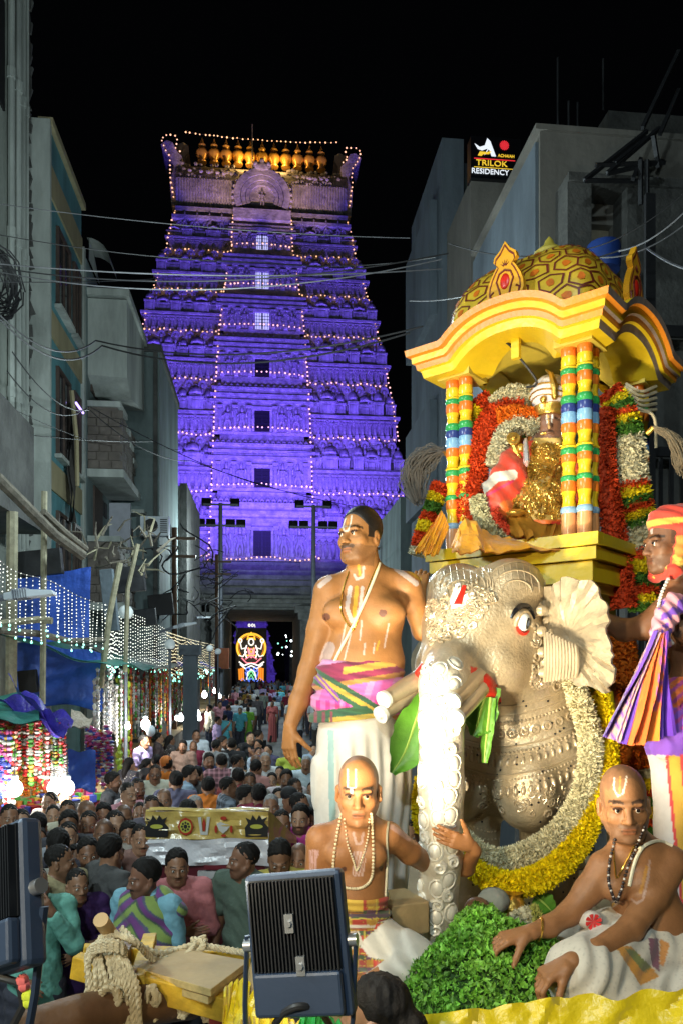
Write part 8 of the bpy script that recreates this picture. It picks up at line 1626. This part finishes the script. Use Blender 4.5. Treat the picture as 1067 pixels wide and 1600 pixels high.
# ================================================================== stalls, tarpaulins, lights and clutter along the left
M_string = mat('trinkets', src='attr', rough=.4, var=.2, vs=40, bump=0, spec=.6)
def strand(h, n, pal, w, seed):                             # one hanging strand: beads, tufts and packets on a cord
 r_ = random.Random(seed); m = MB(); cols = []
 m.tube([(0, 0, 0), (0, 0, -h)], .004, 3, False); cols += [(.2, .2, .2)] * len(m.v)
 for i in range(n):
  z = -h * (i + .5) / n; k = len(m.v); c = r_.choice(pal); f = r_.uniform(.7, 1.2)
  if r_.random() < .5: m.ball((r_.uniform(-.3, .3) * w, r_.uniform(-.3, .3) * w, z), (w * r_.uniform(.5, .9), w * .6, h / n * .55), 6, 4)
  else: m.lathe([(.2 * w, .5 * h / n), (w * .9, .1 * h / n), (.5 * w, -.5 * h / n)], (0, 0, z), 6)
  cols += [tuple(q * f for q in c)] * (len(m.v) - k)
 me = m.mesh('strand', M_string); at = me.color_attributes.new('Col', 'FLOAT_COLOR', 'POINT'); at.data.foreach_set('color', [q for c in cols for q in (*c, 1)]); return me
RDp, WHp, ORp, GRp, BLp, PKp, GDp, SLp = (.55, .03, .03), (.6, .58, .52), (.65, .20, .02), (.10, .35, .06), (.05, .08, .4), (.6, .10, .30), (.5, .32, .04), (.4, .4, .42)
PALS = [([RDp, WHp], 'red and white'), ([ORp, GDp, RDp], 'orange and gold'), ([GRp, WHp, GDp], 'green and cream'), ([PKp, BLp, WHp], 'pink and blue'), ([SLp, WHp, (.25, .22, .2)], 'silvery grey'), ([ORp, ORp, RDp], 'deep orange'), ([RDp, GRp, WHp, GDp], 'mixed colour'), ([(.45, .55, .06), (.3, .45, .05)], 'lime green')]
SM_ = [[strand(1.0, 15, p, .035, i * 7 + j) for j in range(2)] for i, (p, _) in enumerate(PALS)]
rt = random.Random(21)
def hang_strand(s, T, ztop, L, k, where, wide=1.0):
 r = bpy.data.objects.new('trinket_strand', SM_[k][rt.randrange(2)]); COL.objects.link(r); r.location = S2W(s, T, ztop); r.rotation_euler = (0, 0, rt.uniform(0, 6)); r.scale = (wide, wide, L); MWD[r.name] = I4
 lb = '%s %s trinket strand %s' % ('long' if L > 1 else 'short', PALS[k][1], where); tag(r, lb, 'trinket strand', lb)
def sl(px, T): return SS(px, T)
# near stall at the left edge
for k in range(52):
 px = -8 + k * 2.15 + rt.uniform(-2, 2); T = 9.2 + rt.uniform(-.25, .35); s = sl(px, T); zt = SZ(1122 + rt.uniform(0, 8), s, T); c = 6 if px < 20 else rt.choice([0, 0, 2, 6]) if px < 62 else rt.choice([0, 6, 2])
 hang_strand(s, T, zt, rt.uniform(.45, .78), c, 'under the violet tarpaulin of the near stall', 1.15)
for k in range(26): px = 28 + k * 2.6; T = 9.4; s = sl(px, T); hang_strand(s, T, SZ(1180, s, T), rt.uniform(.3, .5), rt.choice([1, 1, 5, 6]), 'low at the front of the near stall', 1.1)
for k in range(10): px = -5 + k * 3.2; T = 9.0; s = sl(px, T); hang_strand(s, T, SZ(1140, s, T), rt.uniform(.7, .95), rt.choice([3, 3, 6]), 'at the left corner of the near stall', 1.3)
for k in range(9): px = 84 + k * 2.4; T = 9.1; s = sl(px, T); hang_strand(s, T, SZ(1186, s, T), rt.uniform(.34, .42), 4, 'as a pale bunch over the near stall lamps', 1.2)
for k in range(20): px = 138 + k * 1.9; T = 11; s = sl(px, T); hang_strand(s, T, SZ(1138 + rt.uniform(-10, 20), s, T), rt.uniform(.45, .8), rt.choice([3, 3, 3, 1]), 'beside the lamp of the toy stall', 1.5)
# long garland stall receding up the street
for k in range(92):
 T = 12.5 + k * .145 + rt.uniform(-.1, .1); s = -2.62 + rt.uniform(-.12, .12); z = rt.uniform(2.62, 2.95); c = 4 if k < 14 else (5 if k in (18, 19, 20, 38, 39, 40, 60, 61) else (7 if k in (15, 16, 17) else rt.choice([0, 4, 6, 4, 1, 6, 2])))
 hang_strand(s, T, z, rt.uniform(.9, 1.5) if c not in (5, 7) else 1.9, c, 'at the %s of the garland stall' % ('near end', 'middle', 'far end')[min(2, int((T - 12.4) / 4.5))], 1.1 if c != 7 else 1.8)
for k in range(30): T = 26 + k * .5; hang_strand(-2.7 + rt.uniform(-.2, .2), T, rt.uniform(2.6, 3.0), rt.uniform(.8, 1.4), rt.choice([5, 0, 6, 1]), 'at the stalls beyond the grey pillar', 1.4)
def tarp(label, c4, m_, sag=.08, nu=24, nv_=16, seed=0, thick=.01):
 a, b_, c, d_ = [Vector(q) for q in c4]; m = MB()
 def f(u, v): p = a.lerp(b_, u).lerp(d_.lerp(c, u), v); w = sag * (math.sin(u * 9 + seed + 3 * v) * .4 + math.sin(v * 11 + u * 4 + seed * 2) * .4 - math.sin(3.14 * u) * math.sin(3.14 * v)); return p + Vector((w * .3, -w * .5, w))
 m.grid(f, nu, nv_); m.grid(lambda u, v: f(u, v) - Vector((0, -.006, thick)), nu, nv_); return tag(m.build('tarpaulin', m_), label, 'tarpaulin')
Pq = lambda *a: P(*a)
tarp('violet plastic sheet crumpled over the near stall roof', [Pq(12, 1062, 9.4), Pq(52, 1085, 9.6), Pq(116, 1122, 9.0), Pq(100, 1150, 8.4)], M_tarpp, .12, seed=1); tarp('dark violet edge of sheet hanging over the near stall', [Pq(-10, 1090, 9.2), Pq(60, 1098, 9.0), Pq(108, 1146, 8.5), Pq(96, 1140, 8.6)], M_tarpp, .1, seed=3)
tarp('teal stall roof sheet at the left edge', [Pq(-30, 1082, 10), Pq(60, 1086, 10), Pq(62, 1128, 8.4), Pq(-30, 1122, 8.2)], M_tarpg, .05, seed=2); tarp('speckled cream sheet corner beside the violet sheet', [Pq(112, 1108, 9.6), Pq(146, 1122, 9.8), Pq(140, 1136, 9.2), Pq(112, 1138, 9)], mat('cream_sheet', (.45, .38, .30), .8, var=.5, vs=30), .04, seed=4)
tarp('large blue sheet walling the upper stall, upper half', [Pq(26, 892, 13.6), Pq(142, 890, 13.6), Pq(140, 1000, 13.4), Pq(24, 1000, 13.4)], M_tarpb, .06, seed=5); tarp('large blue sheet walling the upper stall, lower half', [Pq(24, 1002, 13.3), Pq(158, 1022, 13.3), Pq(166, 1112, 13.1), Pq(26, 1092, 13.1)], M_tarpb, .09, seed=6); tarp('blue sheet behind the pale lamps of the near stall', [Pq(104, 1175, 10.4), Pq(150, 1170, 10.4), Pq(150, 1235, 10.2), Pq(104, 1235, 10.2)], M_tarpb, .05, seed=7)
for k, (T0, T1, m_, lb) in enumerate(((12.2, 17, M_tarpg, 'green awning over the first part of the garland stall'), (17, 22, M_concl, 'grey awning over the middle of the garland stall'), (22, 27, M_tarpp, 'violet awning at the end of the garland stall'), (27, 34, M_tarpg, 'green awning past the grey pillar'), (34, 44, M_tarpb, 'blue awning farther up the row'), (44, 56, M_tarpg, 'last green awning near the gateway'))):
 tarp(lb, [S2W(-4.2, T0, 3.5), S2W(-4.2, T1, 3.5), S2W(-2.3, T1, 2.95), S2W(-2.3, T0, 2.95)], m_, .10, seed=k + 8)
def stallbox(label, s0, s1, T0, T1, h, m_): r = sroot('stall_counter', label, 'stall', s0, T0); b = MB(SM); b.bb(s0, s1, T0, T1, 0, h); b.build('counter', m_, r, smooth=False); b = MB(SM); b.bb(s0, s1 + .06, T0 - .03, T1 + .03, h, h + .04); b.build('counter_top', M_ply, r, smooth=False); return r
M_redc = mat('red_counter', (.40, .03, .04), .6, var=.2)
for a in (('near stall counter heaped with small goods', -4.2, -2.5, 8.7, 11.2, .85, M_redc), ('toy stall counter beyond the near stall', -4.2, -2.75, 11.3, 12.4, .85, M_tarpb), ('garland stall counter under the green awning', -4.2, -2.7, 12.6, 21.8, .8, M_redc), ('stall counter beyond the grey pillar', -4.2, -2.7, 23, 33, .85, M_dirty), ('farther stall counter in the left row', -4.3, -2.8, 35, 44, .85, M_redc), ('last stall counter before the gateway', -4.4, -2.9, 45, 56, .85, M_dirty), ('stall counter on the right of the far street', 3.4, 4.4, 40, 54, .85, M_redc)): stallbox(*a)
gm_ = MB()
for k in range(240):
 T = rt.uniform(8.7, 12.3); s = rt.uniform(-3.6, -2.5); gm_.mi = rt.randrange(6); gm_.box((s, T, .92 + rt.uniform(0, .12)), (rt.uniform(.05, .14),) * 2 + (rt.uniform(.04, .12),), Matrix.Rotation(rt.uniform(0, 3), 3, 'Z'))
gm_.M = SM; o = gm_.build('stall_goods', [mat('goods_%d' % i, c, .5, var=.2) for i, c in enumerate([RDp, ORp, GRp, PKp, BLp, GDp])], smooth=False, kind='stuff'); o['label'] = 'jumble of small bright goods on the near stall counters'
gp_ = sroot('steel_pillar', 'pale grey pillar wrapped in sheet at the end of the garland stall', 'pillar', sl(298, 23), 23); b = MB(SM); s_ = sl(298, 23); b.bb(s_ - .2, s_ + .2, 22.8, 23.2, 0, 3.3); b.build('shaft', M_bluegrey, gp_, smooth=False); b = MB(SM); b.bb(s_ - .3, s_ + .3, 22.7, 23.3, 3.3, 3.6); b.build('cap', M_bluegrey, gp_, smooth=False)
b = MB(SM); s_ = sl(344, 45); b.bb(s_ - .5, s_ + .5, 45, 45.6, 2.9, 4.1); tag(b.build('orange_crate', mat('terracotta', (.35, .10, .04), .8), smooth=False), 'terracotta coloured crate hanging past the awnings', 'crate')
# bulbs that light the stalls
def bulb(px, py, d, r, label, e=0, cap=True, col=(1, .96, .88), kind='globe', group=None):
 c = P(px, py, d); t = root('hanging_bulb', label, 'lamp', c[:], 0, group); m = MB(); m.ball(c, (r, r, r * 1.15), 12, 8); m.build('bulb', M_white if kind == 'globe' else M_bulbw, t); m = MB(); m.lathe([(r * .45, r * .9), (r * .5, r * 1.6), (r * .3, r * 1.8)], c, 8); m.build('socket', M_whitem, t); m = MB(); m.tube([c + Vector((0, 0, r * 1.7)), c + Vector((0, 0, .5))], .006, 4); m.build('flex', M_wire, t)
 if e: lamp('POINT', 'bulb_light', c + Vector((0, -r * 1.6, 0)), e, col, None, r)
bulb(24, 1232, 8.6, .085, 'bright bulb at the left of the near stall', 32); bulb(85, 1231, 8.7, .075, 'left one of the paired bulbs under the pale strands', 20); bulb(106, 1231, 8.7, .08, 'right one of the paired bulbs under the pale strands', 20); bulb(228, 1132, 13.5, .085, 'bright bulb hanging before the garland stall', 85); bulb(200, 1135, 13.2, .05, 'small warm bulb left of the garland stall bulb', 30); bulb(148, 1205, 11.2, .05, 'small bulb low by the toy stall', 30)
for px, py, d_, r_, e, lb in ((283, 1122, 20, .08, 50, 'pair bulb nearer the grey pillar'), (277, 1122, 19.5, .06, 0, 'pair bulb farther from the grey pillar'), (320, 1086, 30, .11, 70, 'round bulb above the far counter'), (310, 1115, 26, .08, 40, 'bulb over the red far counter'), (312, 1122, 26, .08, 0, 'lower bulb over the red far counter'), (336, 1080, 38, .1, 90, 'bulb below the terracotta crate'), (344, 1088, 38, .09, 0, 'bulb lower below the terracotta crate'), (322, 1050, 40, .12, 0, 'bulb among the far awnings')): bulb(px, py, d_, r_, lb, e)
b = MB(); c = P(236, 1142, 13.2); b.ball(c, (.085, .085, .10), 10, 8); tag(b.build('unlit_bulb', M_whitem), 'unlit milky bulb beside the bright garland stall bulb', 'lamp')
# white globe lamps on the poles
for px, py, r_, d_ in ((197, 957, 11.5, 14), (266, 1007, 8.5, 20), (328, 1013, 5.5, 32), (341, 1018, 5, 36)):
 c = P(px, py, d_); r = r_ / F * d_; t = root('globe_lamp', {197: 'largest white globe lamp, nearest on its pole', 266: 'second white globe lamp up the street', 328: 'third and smaller white globe lamp', 341: 'farthest white globe lamp by the gateway'}[px], 'lamp', c[:], 0, 'globe lamps in a row'); m = MB(); m.ball(c, r, 16, 10); m.build('globe', mat('milky_globe', (.75, .8, .8), .4, var=.05, bump=0, emit=(.75, .95, 1), es=.12) if px == 197 else bpy.data.materials['milky_globe'], t); m = MB(); m.tube([c - Vector((0, 0, r)), (c.x, c.y, 0)], .035, 7); m.build('pole', M_pole, t); m = MB(); m.lathe([(r * .5, -r * 1.05), (r * .55, -r * .85)], c, 12); m.build('collar', M_steel, t)
# LED street lamp heads on arms
def ledlamp(label, px, py, d, L, ang, tilt):
 c = P(px, py, d); t = root('street_lamp', label, 'street lamp', c[:], ang, 'LED street lamps'); Mx = mw(t) @ Matrix.Rotation(tilt, 4, 'Y'); m = MB(Mx)
 m.add([(-L * .5, -L * .12, -.02), (-L * .5, L * .12, -.02), (-L * .15, L * .22, -.03), (L * .5, L * .19, -.03), (L * .5, -L * .19, -.03), (-L * .15, -L * .22, -.03), (-L * .5, -L * .10, .05), (-L * .5, L * .10, .05), (-L * .15, L * .19, .07), (L * .46, L * .16, .02), (L * .46, -L * .16, .02), (-L * .15, -L * .19, .07)], [(0, 1, 2, 3, 4, 5), (11, 10, 9, 8, 7, 6), (0, 6, 7, 1), (1, 7, 8, 2), (2, 8, 9, 3), (3, 9, 10, 4), (4, 10, 11, 5), (5, 11, 6, 0)]); m.build('head', M_whitem, t, smooth=False, bevel=.008)
 for k in range(6): m = MB(Mx); m.bb(-L * .3 + k * L * .05, -L * .28 + k * L * .05, -L * .23, L * .23, -.035, .075); m.build('cooling_fin', M_pole, t, smooth=False)
 m = MB(Mx); m.tube([(-L * .45, 0, .01), (-L * .8, 0, .0), (-L * 1.8, 0, -.12)], .035, 8); m.build('arm', M_pole, t)
ledlamp('white LED street lamp head on an arm from the left edge', 48, 930, 8.2, .52, R(8), R(-8)); ledlamp('thin LED street lamp over the middle of the street', 290, 977, 20, .62, R(10), R(-14)); ledlamp('farther thin LED street lamp beside the gateway', 320, 965, 32, .62, R(10), R(-4))
# fairy light curtains
def curtain(label, top, n, L, step, bm_, r=.011, tip=True, jit=.0):
 A = spline([P(*p) for p in top], n); t = root('light_curtain', label, 'fairy lights', A[0][:]); w = MB(); w.tube(A, .006, 3, False); b = MB(); tp = MB()
 for p in A:
  l = L * rt.uniform(.85, 1.1); q = p - Vector((rt.uniform(-jit, jit), 0, l)); w.tube([p, q], .003, 3, False); z = 0
  while z < l: b.ball(p.lerp(q, z / l), r * rt.uniform(.7, 1.1), 4, 3); z += step * rt.uniform(.7, 1.3)
  tp.ball(q, r * 1.9, 5, 4)
 w.build('wire', M_wireg, t, kind='stuff'); b.build('bulbs', bm_, t, kind='stuff'); tp.build('end_bulbs', M_bulbt, t, kind='stuff')
curtain('near curtain of white fairy lights before the blue sheet', [(-10, 868, 9), (25, 893, 9.6), (80, 908, 10.2), (120, 930, 11.2), (160, 945, 12.4)], 25, .78, .05, M_bulbw, .0085, jit=.05); curtain('second curtain of fairy lights along the garland stall', [(165, 945, 12.8), (190, 955, 14.5), (230, 968, 18), (262, 985, 21)], 34, 1.15, .07, M_bulbw, .012); curtain('third curtain of warm fairy lights up the street', [(262, 988, 21), (300, 1000, 27), (335, 1008, 36)], 40, 1.3, .10, mat('warm_white_bulb', (1, 1, .9), emit=(1, .85, .5), es=1.6, var=0, bump=0), .017)
# poles, branches and scaffolding
def stick(label, pts, r, m_=M_bamboo, name='bamboo_pole', group=None): b = MB(); b.tube([P(*p) for p in pts], r, 8); return tag(b.build(name, m_), label, 'pole' if 'branch' not in name else 'branch', group)
stick('pale bamboo pole standing before the blue sheet', [(67, 1100, 11), (68, 1000, 11), (70, 768, 11)], .045); stick('bamboo pole leaning by the garland stall', [(158, 1075, 12.6), (172, 960, 12.6), (188, 880, 12.7)], .05); stick('thin bamboo pole behind the leaning one', [(196, 1050, 13.4), (200, 920, 13.4), (216, 850, 13.4)], .04); stick('bamboo pole crossing level below the lamp head', [(-5, 975, 9.5), (60, 968, 10), (82, 970, 10)], .045); stick('knobbly branch crossing behind the fairy lights', [(0, 985, 10.5), (60, 990, 11), (110, 1002, 12), (165, 1000, 12.6)], .05, M_bark, 'branch'); stick('bare pole in the left shadow', [(18, 1100, 12), (20, 800, 12)], .09, M_bamboo)
stick('thick bare branch slanting down from the left balcony', [(-5, 745, 9.6), (40, 790, 10), (85, 835, 10.6), (130, 868, 11.2)], .075, M_bark, 'branch'); stick('second limb beside the thick slanting branch', [(68, 800, 10.5), (100, 830, 11), (135, 858, 11.4)], .05, M_bark, 'branch')
for k in range(34):                                         # leafless twigs
 a = (rt.uniform(130, 250), rt.uniform(830, 905), rt.uniform(12, 18)); l = rt.uniform(20, 70); an = rt.uniform(-.3, 3.4); b = MB(); p0 = P(*a); p1 = P(a[0] + l * math.cos(an) * .6, a[1] - l * math.sin(an) * .7, a[2] + rt.uniform(-.5, .5)); mid = p0.lerp(p1, .5) + Vector((rt.uniform(-.15, .15), 0, rt.uniform(-.1, .15))); b.tube([p0, mid, p1], [.028, .018, .008], 5); tag(b.build('branch', M_bamboo if k % 3 == 0 else M_bark), 'bare twig tangled above the garland stall', 'branch', 'bare twigs above the stalls')
for k in range(44):
 a = (rt.uniform(225, 360), rt.uniform(860, 960), rt.uniform(20, 44)); b = MB(); p0 = P(*a); pts = [p0]
 for q in range(5): pts.append(pts[-1] + Vector((rt.uniform(-.7, .7), rt.uniform(-.5, .5), rt.uniform(-.5, .45))))
 b.tube(spline(pts, 14), .022, 4, False); tag(b.build('dangling_cable', M_wire), 'loose black cable tangled before the gateway', 'cable', 'tangled cables before the gateway')
for s, T, h, lb in ((-2.9, 26, 7.6, 'wooden cable post left of the gateway'), (-2.2, 38, 8.5, 'thin cable post nearer the gateway'), (3.9, 30, 8, 'cable post on the right of the street')):
 b = MB(SM); b.tube([(s, T, 0), (s, T, h)], .09, 8);
 for z in (h - .4, h - 1): b.bb(s - .7, s + .7, T - .04, T + .04, z, z + .09)
 tag(b.build('cable_post', M_wood), lb, 'post')
for px, py, d_, w, h, lb, m_ in ((62, 880, 12.5, .75, .42, 'dark slung canopy frame above the blue sheet', M_steel), (172, 938, 13, .22, 1.05, 'pale blue solar panel leaning among the poles', M_bluegrey), (205, 905, 15, .55, .5, 'black loudspeaker box on the poles', M_steel), (228, 965, 18, .5, .4, 'black speaker box above the fairy lights', M_steel), (252, 945, 22, .7, .6, 'dark box hung under the air conditioner', M_dark), (45, 1065, 12.8, .3, .38, 'black bag hung on the blue sheet', M_dark)):
 b = MB(); b.box(P(px, py, d_), (w, .12, h), Matrix.Rotation(R(-6), 3, 'Y')); tag(b.build('hung_box' if 'box' in lb else 'slung_panel', m_, smooth=False, bevel=.01), lb, 'speaker' if 'speaker' in lb else 'panel' if 'panel' in lb or 'canopy' in lb else 'box' if 'box' in lb else 'bag')
